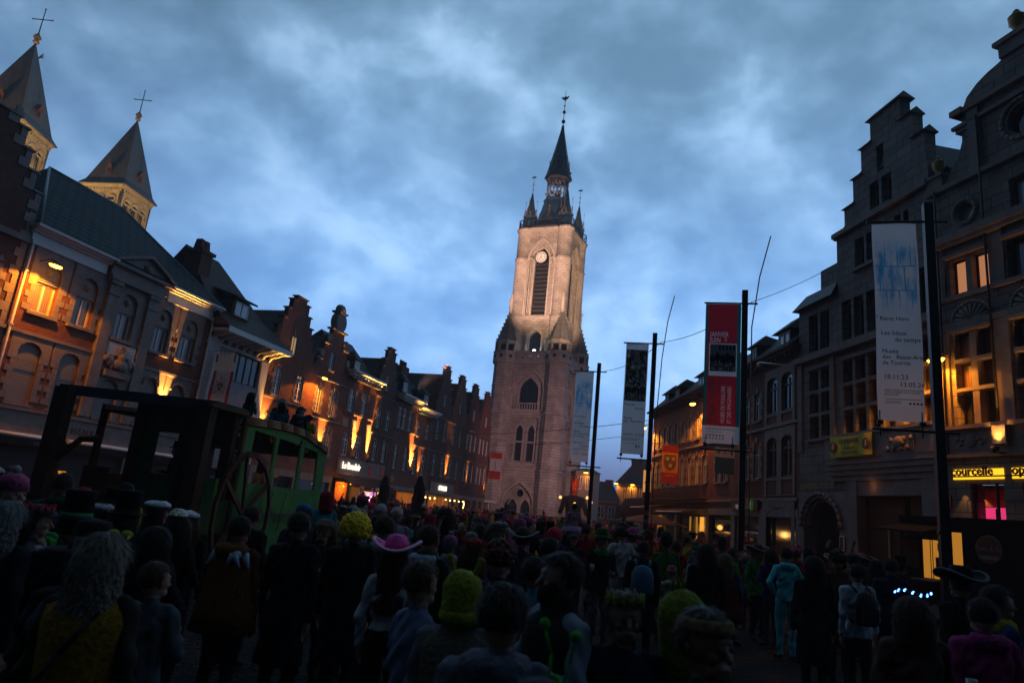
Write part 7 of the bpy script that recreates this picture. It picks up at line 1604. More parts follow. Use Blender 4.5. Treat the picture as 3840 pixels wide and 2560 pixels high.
make_body('crop', (DOWN, DOWN2), hem=1.03, female=1)
# hair and headwear prototypes in the body's own frame (facing -y, head centre z 1.65)
def cap_hair(b, rx=.093, ry=.106, rz=.103, cy=.016, cz=1.668, low=1.57, seed=0, amp=.006):
    n, m = 26, 18; v = []
    for i in range(m+1):
        ph = pi/2-(pi*.74)*i/m
        for k in range(n):
            t = 2*pi*k/n; x, y, z = rx*cos(ph)*cos(t), ry*cos(ph)*sin(t), rz*sin(ph)
            f = 1.0
            if y < -.02 and z < .052-.25*abs(x): f = .80
            w = 1+amp*8*noise.noise(V((x*28+seed, y*28, z*14)))
            v.append((x*f*w, cy+y*f*w, cz+z*(1 if f == 1 else .96)*w))
    fs = [(i*n+k, (i+1)*n+k, (i+1)*n+(k+1) % n, i*n+(k+1) % n) for i in range(m) for k in range(n)]
    b.add(v, fs, 0, True)
def long_hair(b, low, w=.105, seed=1, curl=0):
    n = 22; rings = 16; v = []
    for j in range(rings+1):
        f = j/rings; z = 1.72-(1.72-low)*f; q = w*(.85+.35*sin(pi*min(f*1.1, 1))-.25*max(0, f-.7))
        for k in range(n):
            t = 2*pi*k/n; x = q*cos(t); y = (.045+.012*f)+.075*(1-.25*f)*sin(t)
            if sin(t) < 0: y = max(y, .0+.02*f)
            wv = 1+.09*sin(k*2.4+seed)+curl*.12*sin(f*22+k)
            v.append((x*wv, y*(1+.1*sin(k*3.1)), z+.02*sin(k*1.9)*f))
    fs = [(j*n+k, (j+1)*n+k, (j+1)*n+(k+1) % n, j*n+(k+1) % n) for j in range(rings) for k in range(n)]+[tuple(rings*n+k for k in range(n))]
    b.add(v, fs, 0, True)
def strands(b, n, low, seed, ln=.05, spread=.0, wide=.0035):
    """loose flat strands over the cap so that the outline frays"""
    rnd = random.Random(seed); c = V((0, .016, 1.668))
    for _ in range(n):
        a = rnd.uniform(0, 6.283); u = rnd.uniform(-.35, 1); q = sqrt(max(0, 1-u*u)); p = V((q*cos(a), q*sin(a), u))
        if p.y < -.25 and p.z < .45: continue
        P = c+V((p.x*.096, p.y*.109, p.z*.106)); dn = V((p.x*.5, p.y*.5+.1, -.75*(1-max(0, p.z)**2)-.12)); dn = (dn-p*dn.dot(p)*.93).normalized()
        sd = p.cross(dn).normalized()*wide*rnd.uniform(.6, 1.5); l_ = ln*rnd.uniform(.5, 1.4); k = V((rnd.uniform(-1, 1), rnd.uniform(-1, 1), rnd.uniform(-.5, .5)))*.012
        b.add([P-sd, P+sd, P+dn*l_*.5+p*.007+sd*.8+k*.4, P+dn*l_*.5+p*.007-sd*.8+k*.4, P+dn*l_+p*(.004+spread)+k], [(0, 1, 2, 3), (3, 2, 4)])
    if low < 1.5:
        for _ in range(n):
            a = rnd.uniform(-.15, pi+.15); z = rnd.uniform(low+.02, 1.66); q = .118; P = V((q*cos(a), .045+.09*sin(a), z)); l_ = rnd.uniform(.06, .16); sd = V((-sin(a), cos(a), 0))*wide*rnd.uniform(.8, 1.8); o = V((cos(a), sin(a), 0))
            k = V((rnd.uniform(-1, 1), rnd.uniform(-1, 1), 0))*.014
            b.add([P-sd, P+sd, P+o*.012+sd+k-V((0, 0, l_*.5)), P+o*.012-sd+k-V((0, 0, l_*.5)), P+o*.004-k-V((0, 0, l_))], [(0, 1, 2, 3), (3, 2, 4)])
def hair(kind):
    b = MB(); rnd = random.Random(5)
    if kind == 'curly':
        for k in range(230):
            u = rnd.uniform(-.55, 1); a = rnd.uniform(0, 6.283); q = sqrt(max(0, 1-u*u)); p = V((q*cos(a), q*sin(a), u))
            if p.y < -.45 and p.z < .35: continue
            c = V((0, .02, 1.665))+V((p.x*.128, p.y*.13, p.z*.125)); s = rnd.uniform(.018, .034); b.ell(c, (s, s, s), 7, 5)
        cap_hair(b, .125, .13, .12)
    elif kind == 'afro': 
        for k in range(90):
            u = rnd.uniform(-.3, 1); a = rnd.uniform(0, 6.283); q = sqrt(max(0, 1-u*u)); p = V((q*cos(a), q*sin(a), u))
            if p.y < -.4 and p.z < .4: continue
            b.ell(V((0, .02, 1.66))+V((p.x*.1, p.y*.108, p.z*.108)), (.024,)*3, 6, 4)
        cap_hair(b)
    else:
        cap_hair(b, seed=hash(kind) % 7 if 0 else len(kind), amp=.012 if kind != 'short' else .008)
        if kind == 'long': long_hair(b, 1.22)
        if kind == 'wavy': long_hair(b, 1.44, .108, 2, .5)
        if kind == 'bob': long_hair(b, 1.52, .108)
        if kind not in ('curly', 'afro'): strands(b, 900 if kind == 'short' else 2300, {'long': 1.22, 'wavy': 1.42, 'bob': 1.5}.get(kind, 1.6)-.001, 3, .045 if kind == 'short' else .09, .004 if kind != 'wavy' else .012, .0026 if kind == 'short' else .0019)
        if kind == 'bun': b.ell((0, .09, 1.77), (.045, .045, .04), 12, 8)
        if kind == 'pony': b.tube([(0, .11, 1.72), (0, .16, 1.66), (0, .15, 1.5), (0, .12, 1.38)], .028, 8)
    PROTO['hair_'+kind] = b.mesh('hair', HAIRM)
for k in ('short', 'long', 'wavy', 'bob', 'bun', 'pony', 'curly', 'afro'): hair(k)
def hat(kind):
    b = MB(); c = (0, .012)
    if kind == 'tophat': b.loft([(0, .012, 1.70, .155, .165), (0, .012, 1.708, .155, .165)], 24); b.loft([(0, .012, 1.705, .098, .11), (0, .012, 1.86, .095, .105), (0, .012, 1.90, .104, .115)], 20); b.loft([(0, .012, 1.71, .101, .113), (0, .012, 1.745, .1, .112)], 20, 1)
    if kind == 'buckle':
        b.loft([(0, .012, 1.69, .21, .225), (0, .012, 1.70, .215, .23), (0, .012, 1.708, .2, .215)], 28); b.loft([(0, .012, 1.70, .105, .118), (0, .012, 1.86, .088, .1), (0, .012, 1.87, .02, .02)], 20); b.loft([(0, .012, 1.71, .109, .121), (0, .012, 1.765, .104, .116)], 20, 1)
        for s in (-1, 1):
            for (x0, x1, z0, z1) in ((-.045, -.03, 1.70, 1.78), (.03, .045, 1.70, 1.78), (-.03, .03, 1.70, 1.715), (-.03, .03, 1.765, 1.78)): b.box(x0, x1, .012+s*.125-.005, .012+s*.125+.005, z0, z1, 2)
    if kind == 'cowboy':
        n = 30; v = []
        for k in range(n):
            t = 2*pi*k/n
            for q in (.09, .15, .2):
                lift = .075*abs(cos(t))**2*((q-.09)/.11)**1.6; v.append((q*cos(t)*(1 if q < .2 else .93), .012+q*1.05*sin(t), 1.715+lift-.01*abs(sin(t))*(q-.09)/.11))
        b.add(v, [(k*3+j, k*3+j+1, ((k+1) % n)*3+j+1, ((k+1) % n)*3+j) for k in range(n) for j in (0, 1)], 0, True)
        b.loft([(0, .012, 1.70, .1, .112), (0, .012, 1.77, .094, .105), (0, .012, 1.825, .07, .09), (0, .012, 1.835, .035, .06)], 20)
        for k in range(60):
            t = 2*pi*k/60; b.ell((.2*.93*cos(t), .012+.21*sin(t), 1.715+.075*abs(cos(t))**2-.01*abs(sin(t))), (.017, .017, .014), 5, 4, 1)
    if kind == 'beret': b.loft([(0, .01, 1.70, .095, .107), (.02, .01, 1.725, .135, .14), (.035, .01, 1.75, .13, .135), (.03, .01, 1.775, .07, .08), (.03, .01, 1.78, .01, .01)], 22)
    if kind == 'beanie': b.loft([(0, .012, 1.665, .102, .114), (0, .012, 1.70, .104, .116), (0, .012, 1.70, .099, .111), (0, .014, 1.76, .088, .1), (0, .018, 1.79, .05, .06), (0, .02, 1.80, .01, .01)], 22)
    if kind == 'pompom': b.loft([(0, .012, 1.665, .102, .114), (0, .014, 1.76, .088, .1), (0, .018, 1.795, .04, .05)], 22); b.ell((0, .02, 1.82), (.035, .035, .035), 10, 7, 1)
    if kind == 'cap':
        b.loft([(0, .012, 1.69, .1, .112), (0, .014, 1.75, .09, .1), (0, .018, 1.785, .05, .06), (0, .02, 1.79, .01, .01)], 20); n = 12; v = []
        for k in range(n+1):
            t = pi+pi*k/n; v += [(.085*cos(t), .0+.09*sin(t), 1.705), (.09*cos(t), -.01+.19*sin(t), 1.69)]
        b.add(v, [(2*k, 2*k+1, 2*k+3, 2*k+2) for k in range(n)], 0, True)
    if kind == 'flowers':
        rnd = random.Random(2)
        for k in range(26):
            a = 6.283*k/26; c_ = V((.096*cos(a), .012+.106*sin(a), 1.735+.016*(k % 2)+rnd.uniform(-.008, .008)))
            for j in range(5): q = V((cos(a)*.3*rnd.random()+.6*cos(j*1.26)*-sin(a), sin(a)*.3*rnd.random()+.6*cos(j*1.26)*cos(a), sin(j*1.26))); b.cyl(c_, c_+q*.026, .011, .003, 5, k % 2)
    if kind == 'bigflower':
        for j in range(3):
            for k in range(9): a = 6.283*k/9+j*.3; b.ell((.03+(.065-.02*j)*cos(a), .03+(.065-.02*j)*sin(a), 1.775+.022*j), (.032, .03, .018), 8, 5, 0)
        b.ell((.1, .03, 1.79), (.02, .02, .02), 6, 4, 1)
    if kind == 'headband': b.loft([(0, .012, 1.688, .098, .111), (0, .012, 1.70, .102, .115), (0, .012, 1.725, .096, .109), (0, .012, 1.735, .088, .10)], 24)
    if kind == 'goggles':
        b.loft([(0, .012, 1.69, .099, .112), (0, .012, 1.722, .095, .108)], 24)
        for s in (-1, 1): b.ell((s*.035, -.082, 1.76), (.034, .018, .022), 12, 8, 1)
        b.tube([(-.088, 0, 1.742), (-.06, -.07, 1.755), (.06, -.07, 1.755), (.088, 0, 1.742)], .006, 5, 1)
    if kind == 'antennae':
        b.tube([(.098*cos(t), .0, 1.655+.125*sin(t)) for t in [pi*k/12 for k in range(13)]], .007, 6)
        for s in (-1, 1): b.tube([(s*.045, 0, 1.765), (s*.06, -.01, 1.83), (s*.1, 0, 1.9)], .0045, 6); b.ell((s*.103, 0, 1.912), (.018, .018, .017), 10, 7)
    if kind == 'horns':   # soft hooded head with two round knobs
        b.loft([(0, .02, 1.50, .105, .11), (0, .016, 1.58, .112, .122), (0, .015, 1.62, .112, .124), (0, .02, 1.66, .109, .121), (0, .02, 1.70, .108, .119), (0, .02, 1.74, .094, .106), (.01, .03, 1.775, .06, .072), (.012, .035, 1.79, .012, .012)], 26)
        for s in (-1, 1): b.tube([(s*.055, 0, 1.76), (s*.075, .01, 1.80), (s*.088, .01, 1.835)], .016, 8); b.ell((s*.09, .01, 1.845), (.021, .019, .021), 10, 7)
        b.loft([(0, .018, 1.52, .114, .122), (0, .018, 1.535, .12, .13), (0, .018, 1.56, .121, .131), (0, .017, 1.575, .114, .124)], 24)
    if kind == 'plush':   # tall soft costume hood with one white eye
        b.loft([(0, .02, 1.36, .07, .07), (0, .02, 1.44, .115, .1), (0, .0, 1.56, .125, .14), (0, .0, 1.68, .14, .15), (0, .01, 1.78, .125, .13), (0, .01, 1.84, .07, .08), (0, .01, 1.86, .02, .02)], 24)
        b.ell((-.095, .07, 1.75), (.04, .03, .045), 12, 8, 1); b.ell((-.11, .095, 1.75), (.018, .012, .02), 8, 6, 3)
        for s in (-1, 0, 1): b.ell((.03+s*.03, .02, 1.88-.01*abs(s)), (.012, .012, .04), 8, 6)
    if kind == 'hood': b.loft([(0, .03, 1.44, .12, .1), (0, .04, 1.5, .125, .115), (0, .03, 1.6, .112, .122), (0, .025, 1.70, .11, .12), (0, .02, 1.77, .08, .09), (0, .02, 1.785, .01, .01)], 22)
    if kind == 'hooddown': b.loft([(0, .07, 1.40, .10, .06), (0, .085, 1.44, .135, .085), (0, .08, 1.49, .14, .09), (0, .06, 1.52, .11, .075), (0, .05, 1.515, .06, .05)], 20)
    if kind == 'leprechaun': b.loft([(0, .012, 1.70, .17, .18), (0, .012, 1.712, .17, .18)], 24); b.loft([(0, .012, 1.71, .1, .112), (0, .012, 1.85, .088, .1), (0, .012, 1.86, .02, .02)], 20); b.loft([(0, .012, 1.715, .104, .116), (0, .012, 1.75, .102, .114)], 20, 1)
    if kind == 'cape': b.loft([(0, .02, .78, .3, .24), (0, .02, .95, .27, .21), (0, .02, 1.2, .235, .17), (0, .02, 1.38, .21, .135), (0, .02, 1.45, .13, .1), (0, .02, 1.5, .08, .075)], 26)
    if kind == 'capehood':
        b.loft([(0, .02, .78, .3, .24), (0, .02, .95, .27, .21), (0, .02, 1.2, .235, .17), (0, .02, 1.38, .21, .135), (0, .02, 1.45, .13, .1), (0, .02, 1.5, .08, .075)], 26)
        b.loft([(0, .08, 1.40, .13, .08), (0, .1, 1.45, .16, .1), (0, .09, 1.5, .15, .09), (0, .06, 1.53, .1, .06)], 20)
        for s in (-1, 1): b.cyl((s*.13, .1, 1.44), (s*.2, .12, 1.33), .045, .01, 8, 1)
        b.ell((-.09, .17, 1.44), (.05, .03, .035), 10, 7, 1); b.cyl((-.09, .19, 1.44), (-.15, .2, 1.34), .03, .008, 8, 1); b.cyl((-.07, .19, 1.44), (-.02, .2, 1.35), .03, .008, 8, 1)
    if kind == 'scarf': b.loft([(0, .01, 1.42, .12, .1), (0, .01, 1.45, .135, .115), (0, .01, 1.5, .12, .105), (0, .01, 1.525, .085, .08)], 20)
    if kind == 'shawl': b.loft([(0, .02, 1.24, .235, .16), (0, .02, 1.33, .23, .155), (0, .02, 1.42, .175, .13), (0, .02, 1.47, .1, .09)], 24)
    if kind == 'vest':
        b.loft([(0, .01, .84, .20, .16), (0, .01, .95, .198, .158), (0, .01, 1.1, .19, .15), (0, .01, 1.25, .205, .155), (0, .01, 1.36, .222, .148), (0, .01, 1.42, .215, .125), (0, .01, 1.455, .15, .1), (0, .01, 1.475, .1, .09), (0, .01, 1.54, .09, .09), (0, .01, 1.55, .08, .08)], 26)
    if kind == 'beard':
        b.loft([(0, -.045, 1.50, .03, .03), (0, -.05, 1.53, .06, .055), (0, -.045, 1.565, .072, .062), (0, -.04, 1.60, .078, .055), (0, -.02, 1.63, .079, .05)], 20)
    if kind == 'tutu': 
        n = 40; v = []
        for q, z in ((.13, 1.03), (.3, .98), (.42, .86), (.4, .82)):
            for k in range(n): t = 2*pi*k/n; v.append((q*cos(t), q*sin(t), z+.035*sin(k*2.7)*(q > .2)))
        b.add(v, [(j*n+k, j*n+(k+1) % n, (j+1)*n+(k+1) % n, (j+1)*n+k) for j in range(3) for k in range(n)], 0, True)
    if kind in ('horns', 'plush', 'beanie', 'hood', 'beret', 'pompom', 'hooddown', 'scarf', 'shawl', 'vest', 'cape', 'capehood'):
        for q in b.v: d = V((q.x, q.y-.02, 0)).normalized() if (q.x or q.y) else V((0, 0, 0)); n_ = noise.noise(q*21)*.011+noise.noise(q*48)*.006; q += d*n_; q.z += noise.noise(q*17+V((5, 5, 5)))*.008
    PROTO['wear_'+kind] = b.mesh(kind, [HATM, BANDM, M('buckle_silver', (.5, .5, .5), metal=.8, rough=.3), EYE])
HATS = ('tophat', 'buckle', 'cowboy', 'beret', 'beanie', 'pompom', 'cap', 'flowers', 'bigflower', 'headband', 'goggles', 'antennae', 'horns', 'plush', 'hood', 'hooddown', 'leprechaun', 'cape', 'capehood', 'scarf', 'shawl', 'vest', 'tutu', 'beard')
for k in HATS: hat(k)
PARTNAME = dict(tophat='top_hat', buckle='buckled_hat', cowboy='cowboy_hat', bigflower='flower_headdress', flowers='flower_crown', horns='knobbed_hat', plush='costume_hood', capehood='cape', hooddown='lowered_hood', leprechaun='felt_hat', pompom='bobble_hat')
OBSTACLES = []
def person(x, y, h, face, pose, label, top, bot=(.012, .012, .016), hair='short', hc=(.03, .018, .012), skin=(.36, .2, .14), wear=(), group='carnival crowd in the square', z=0, tilt=0):
    """face: 0 looks at the camera, 180 walks away from it"""
    s = h/1.75; o = put('person', PROTO[pose]); o.location = (x, y, z); o.rotation_euler = (0, tilt, rad(face)); o.scale = (s, s, s)
    o['skin_colour'] = skin; o['top_colour'] = top; o['bottom_colour'] = bot
    tag(o, label, 'person', group); OBSTACLES.append((x, y))
    turn = dict(cup=.3, **{'raise': -.3}, walk=.2, skirt=.5, chest=-.4, hips=.1, sit=.4, wide=-.7).get(pose, 0)
    dz = V((0, .1, -.41)) if pose == 'sit' else V((0, 0, 0))
    if hair:
        c = put('hair', PROTO['hair_'+hair], o); c['hair_colour'] = hc; c.rotation_euler = (0, 0, turn); c.location = dz
    for w in wear:
        k, c1, c2 = (w+((.3, .3, .3),))[:3]; c = put(PARTNAME.get(k, k), PROTO['wear_'+k], o); c['hat_colour'] = c1; c['band_colour'] = c2; c.location = dz
        if k not in ('cape', 'capehood', 'vest', 'tutu', 'shawl', 'scarf', 'hooddown'): c.rotation_euler = (0, 0, turn)
        if k == 'cowboy': c.scale = (1.12, 1.12, 1.0); c.location = dz+V((0, 0, -.005))
        if hair in ('curly', 'afro') and k == 'beanie': c.scale = (1.1, 1.1, 1.05)
    return o
BKc = (.010, .010, .013); NV = (.012, .016, .035); GYc = (.05, .05, .055); WHc = (.42, .44, .50); BRh = (.06, .028, .014); BLh = (.25, .16, .07); GRh = (.22, .21, .20); DKh = (.015, .01, .008)
person(-1.78, 3.36, 1.65, 176, 'stand', 'woman with grey blonde hair in a mustard yellow vest with a dark shoulder strap', (.02, .018, .015), hair='wavy', hc=(.20, .17, .13), wear=[('vest', (.26, .13, .012)), ('goggles', (.35, .28, .01), (.32, .28, .05))])
b = MB(); b.loft([(-1.78, 3.36, 0, .01, .01)], 3) if 0 else None
st = MB(); pts = [(-.13, .0, 1.50), (-.09, .14, 1.40), (0, .185, 1.25), (.09, .19, 1.1), (.19, .12, .95), (.2, 0, .9)]; st.tube(pts, .012, 6); o = st.build('shoulder_bag', M('strap_black', (.008, .008, .01), rough=.6)); o.location = (-1.78, 3.36, 0); o.rotation_euler = (0, 0, rad(-4+180)) ; o.rotation_euler = (0, 0, rad(176-0)); o.scale = (.94, .94, .94); tag(o, 'dark shoulder strap crossing the back of the mustard yellow vest', 'bag')
person(-3.08, 4.56, 1.68, 170, 'coat', 'grey haired person in a dark jacket at the left edge of the photo', BKc, hair='bob', hc=GRh)
person(-3.32, 5.24, 1.64, 120, 'stand', 'person with a pink and red flower crown near the left edge', GYc, hair='bob', hc=DKh, wear=[('flowers', (.5, .12, .2), (.5, .02, .03)), ('shawl', (.25, .24, .24))])
person(-2.81, 4.84, 1.66, 185, 'coat', 'person in a black top hat with a green band', BKc, hair='short', hc=BRh, wear=[('tophat', (.008, .008, .008), (.03, .2, .08))])
person(-2.10, 3.80, 1.58, 190, 'coat', 'person in a wide black hat with a silver buckle and a pale shawl', BKc, hair='short', wear=[('buckle', (.007, .007, .008), (.02, .02, .02)), ('shawl', (.06, .065, .10))])
person(-3.05, 5.95, 1.66, 175, 'coat', 'tall figure in a plain black top hat before the green float', BKc, hair='bob', hc=DKh, wear=[('tophat', (.006, .006, .007), (.006, .006, .006))])
person(-2.99, 6.99, 1.62, 200, 'cup', 'woman with auburn hair and a white beret with a white sleeve', BKc, hair='long', hc=(.09, .03, .012), wear=[('beret', (.75, .70, .78), (.3, .02, .03))])
person(-3.57, 7.60, 1.66, 150, 'stand', 'person in a white beret close to the float front', (.02, .05, .035), hair='bob', hc=DKh, wear=[('beret', (.72, .74, .80))])
person(-2.80, 6.40, 1.60, 170, 'skirt', 'woman with a big cream flower headdress and dark coat', (.015, .008, .014), hair='long', hc=(.04, .02, .015), wear=[('bigflower', (.85, .80, .60), (.35, .03, .08))])
person(-2.54, 5.44, 1.56, 185, 'skirt', 'woman in a grey spotted skirt right of the mustard vest', BKc, bot=(.05, .045, .06), hair='bob', hc=DKh)
person(-1.95, 4.30, 1.44, 170, 'chest', 'short person in a black and pale patterned top behind the mustard vest', (.06, .08, .09), hair='short', hc=BRh)
person(-2.19, 6.23, 1.66, 172, 'stand', 'person in an orange brown cape with a white pointed collar', (.10, .03, .01), bot=(.03, .03, .04), hair='short', hc=DKh, wear=[('capehood', (.16, .055, .012), (.38, .42, .50))])
person(-1.72, 6.36, 1.74, 168, 'coat', 'broad man in a long black coat seen from behind by the float', BKc, hair='short', hc=(.05, .03, .02))
person(-2.33, 8.69, 1.75, 195, 'stand', 'person in a bright blue cap beside the float', (.03, .03, .04), hair='short', wear=[('cap', (.04, .15, .32))])
person(-1.72, 7.30, 1.66, 20, 'chest', 'woman with a headband facing the camera beside the float', (.015, .015, .018), hair='long', hc=(.09, .045, .02), skin=(.36, .19, .12), wear=[('headband', (.35, .33, .2))])
person(-1.45, 7.95, 1.72, 150, 'stand', 'person with a lowered grey blue hood behind the yellow wig', (.02, .02, .025), hair='short', hc=DKh, wear=[('hooddown', (.14, .16, .20))])
person(-1.28, 6.67, 1.74, 178, 'coat', 'tall person in a curly bright yellow wig and a long black coat', BKc, hair='curly', hc=(.95, .62, .01))
person(-.77, 5.85, 1.60, 180, 'crop', 'woman in a fluffy pink cowboy hat and white sweater', (.42, .42, .44), bot=(.06, .008, .012), hair='long', hc=(.05, .02, .012), wear=[('cowboy', (.90, .13, .42), (.95, .55, .75))])
person(-.55, 6.30, 1.74, 150, 'stand', 'man in a green waistcoat with a white scarf collar', (.01, .012, .012), hair='short', hc=(.05, .03, .018), wear=[('vest', (.015, .085, .025)), ('hooddown', (.36, .40, .48))])
person(-1.08, 7.12, 1.76, 200, 'chest', 'man with a white collar between the yellow wig and the pink hat', (.01, .04, .02), hair='short', hc=BRh, wear=[('scarf', (.34, .35, .38))])
person(-1.63, 11.9, 1.80, 25, 'cup', 'bald man in a pale shirt before the lit cafes', (.22, .24, .28), hair=None, skin=(.36, .2, .15))
person(-1.98, 12.3, 1.80, 15, 'stand', 'man in a white beanie before the lit cafes', (.05, .05, .06), wear=[('beanie', (.45, .42, .45))])
person(-1.55, 9.4, 1.70, 160, 'stand', 'person in a bright yellow hooded jacket', (.38, .33, .02), hair='short', wear=[('hooddown', (.38, .33, .02))])
person(-.12, 3.70, 1.60, 172, 'stand', 'person in a knobbed lime green knitted hat and a beige padded vest', (.12, .12, .15), hair=None, wear=[('horns', (.24, .25, .025)), ('vest', (.12, .095, .07))])
person(-.36, 3.95, 1.62, 120, 'cup', 'person in a pale blue shirt close behind the lime green hat', (.12, .14, .22), hair='short', hc=BRh)
person(.07, 2.72, 1.67, 172, 'stand', 'young man in a grey hoodie with dark short hair, close to the camera', (.10, .105, .13), hair='short', hc=DKh, skin=(.3, .16, .11), wear=[('hooddown', (.10, .105, .13))], tilt=rad(0))
person(.36, 3.68, 1.75, -60, 'chest', 'bearded man in a white shirt and black waistcoat looking aside', (.20, .22, .27), hair='short', hc=DKh, skin=(.28, .15, .1), wear=[('vest', (.012, .012, .014)), ('beard', (.02, .012, .008))])
person(-.02, 1.75, 1.55, 175, 'stand', 'bald man with a bare head at the very bottom of the photo', (.02, .02, .03), hair=None, skin=(.16, .08, .055))
person(.20, 1.92, 1.52, 112, 'stand', 'person with glowing green antennae on a headband at the bottom edge', (.015, .01, .01), hair='long', hc=(.012, .008, .007), wear=[('antennae', (.03, .24, .015))])
person(.33, 5.19, 1.63, 165, 'stand', 'person in a turquoise shirt with a small dark backpack', (.06, .27, .33), hair='short', hc=DKh)
person(.05, 7.4, 1.80, 5, 'cup', 'man in a pink headband with white goggles on his forehead', (.05, .03, .07), hair='bob', hc=(.12, .07, .03), skin=(.38, .22, .15), wear=[('goggles', (.45, .12, .2), (.4, .4, .42))])
person(-.14, 6.0, 1.66, 140, 'skirt', 'woman in a red flowered hat with long auburn hair', (.04, .03, .06), hair='long', hc=(.12, .035, .012), wear=[('cap', (.28, .03, .015)), ('flowers', (.42, .04, .015), (.3, .03, .02))])
person(.07, 5.0, 1.72, 150, 'stand', 'person with reddish hair in a purple jacket', (.05, .015, .05), hair='afro', hc=(.12, .02, .012))
person(1.75, 11.27, 1.72, 10, 'cup', 'man with a green beard, green brimmed felt hat and light grey trousers', (.012, .014, .014), bot=(.10, .095, .09), hair='short', wear=[('leprechaun', (.02, .12, .03), (.03, .25, .06)), ('scarf', (.03, .22, .05))])
person(2.42, 13.28, 1.84, 178, 'hips', 'person in a white belted costume seen from behind', (.50, .44, .44), bot=(.48, .42, .42), hair='afro', hc=DKh, wear=[])
person(2.72, 10.66, 1.36, 175, 'coat', 'child in a pink beanie and cream coat', (.30, .25, .19), bot=(.05, .04, .04), hair=None, wear=[('beanie', (.38, .10, .12)), ('hooddown', (.40, .37, .33))])
person(.68, 3.54, 1.60, 5, 'stand', 'man with a yellow green leaf crown facing the camera', (.01, .012, .03), hair='short', hc=DKh, skin=(.20, .11, .08), wear=[('flowers', (.30, .30, .03), (.22, .24, .10))])
person(.98, 3.60, 1.56, 165, 'stand', 'person in a tall lime green plush costume hood with one white eye', (.01, .012, .03), hair=None, wear=[('plush', (.15, .17, .02), (.5, .5, .52))])
person(.80, 2.60, 1.66, 30, 'stand', 'man with a tan fur cap worn sideways, close to the camera', (.01, .012, .03), hair='short', hc=DKh, skin=(.16, .08, .055), wear=[('headband', (.20, .11, .05))])
person(3.41, 10.35, 1.64, 150, 'walk', 'person striding in a blue and red hero suit with long hair', (.012, .03, .13), bot=(.012, .025, .10), hair='long', hc=BLh, wear=[('cape', (.14, .015, .01))])
person(5.07, 12.19, 1.78, 178, 'hips', 'person in a turquoise animal onesie with a red tail', (.10, .52, .56), bot=(.08, .42, .48), hair='short', hc=DKh, wear=[('hooddown', (.10, .55, .58))])
person(4.06, 8.92, 1.75, 176, 'coat', 'person in a long black coat right of the turquoise onesie', BKc, hair='bob', hc=DKh)
person(4.72, 9.15, 1.71, 183, 'stand', 'man in a white shirt carrying a black backpack', (.40, .44, .52), hair='short', hc=DKh)
person(2.86, 4.82, 1.64, 178, 'chest', 'person wearing a headband of blue white lights and a patterned shirt', (.07, .035, .03), hair='bob', hc=BRh, wear=[('headband', (.10, .02, .01))])
person(3.52, 5.10, 1.66, 175, 'coat', 'person in a long magenta hooded onesie at the lower right', (.28, .025, .11), bot=(.2, .02, .08), hair='short', hc=DKh, wear=[('hooddown', (.28, .03, .12))])
person(3.96, 5.53, 1.74, 80, 'stand', 'person in a blue and yellow jacket at the right edge', (.015, .03, .10), hair='short', hc=DKh, skin=(.3, .17, .11), wear=[('scarf', (.30, .28, .02))])
person(5.05, 10.33, 1.84, 180, 'coat', 'tall person in a reddish brown long coat behind the backpack', (.09, .03, .014), hair='afro', hc=BRh)
person(1.95, 14.87, 1.80, 178, 'stand', 'person in a bright red coat beside the farthest banner pole', (.30, .012, .02), hair='short')
person(1.89, 16.89, 1.80, 178, 'stand', 'adult carrying a child on his shoulders by the farthest pole', (.03, .03, .04), hair='short')
person(1.89, 16.85, 1.25, 178, 'sit', 'child with a lilac tutu riding on the shoulders of an adult', (.40, .22, .26), hair='short', hc=DKh, z=1.30, wear=[('tutu', (.36, .28, .48))])
person(1.62, 14.2, 1.60, 10, 'stand', 'smiling woman beside a person in a pink curly wig', (.02, .02, .03), hair='long', hc=DKh)
person(1.22, 14.0, 1.66, 170, 'stand', 'person in a hot pink curly wig before the belfry', (.03, .05, .12), hair='curly', hc=(.75, .02, .08))
person(2.2, 10.3, 1.70, 170, 'coat', 'person carrying a pale blue bag full of soft toys', BKc, hair='short', hc=(.08, .02, .015))
person(4.7, 7.1, 1.78, 190, 'stand', 'person in a wide dark hat with a white trim by the food truck', BKc, wear=[('cowboy', (.01, .01, .012), (.14, .15, .17))])
person(3.1, 12.6, 1.76, 160, 'coat', 'person in a grass green cape and felt hat', (.02, .11, .02), hair='short', wear=[('leprechaun', (.015, .08, .02), (.01, .01, .01)), ('cape', (.02, .13, .02))])
person(2.96, 9.76, 1.76, 175, 'coat', 'large person in black right of the child in the pink beanie', BKc, hair='bob', hc=(.06, .02, .012))
person(5.9, 10.45, 1.80, 160, 'stand', 'person in a dark blue jacket watching the food truck', NV, hair='short')
person(.6, 7.48, 1.70, 190, 'stand', 'dark haired man in black behind the turquoise shirt', BKc, hair='short', hc=DKh)
person(-2.75, 8.1, 1.70, 170, 'coat', 'person in black tucked close beside the paddle wheel', BKc, hair='short', hc=BRh)
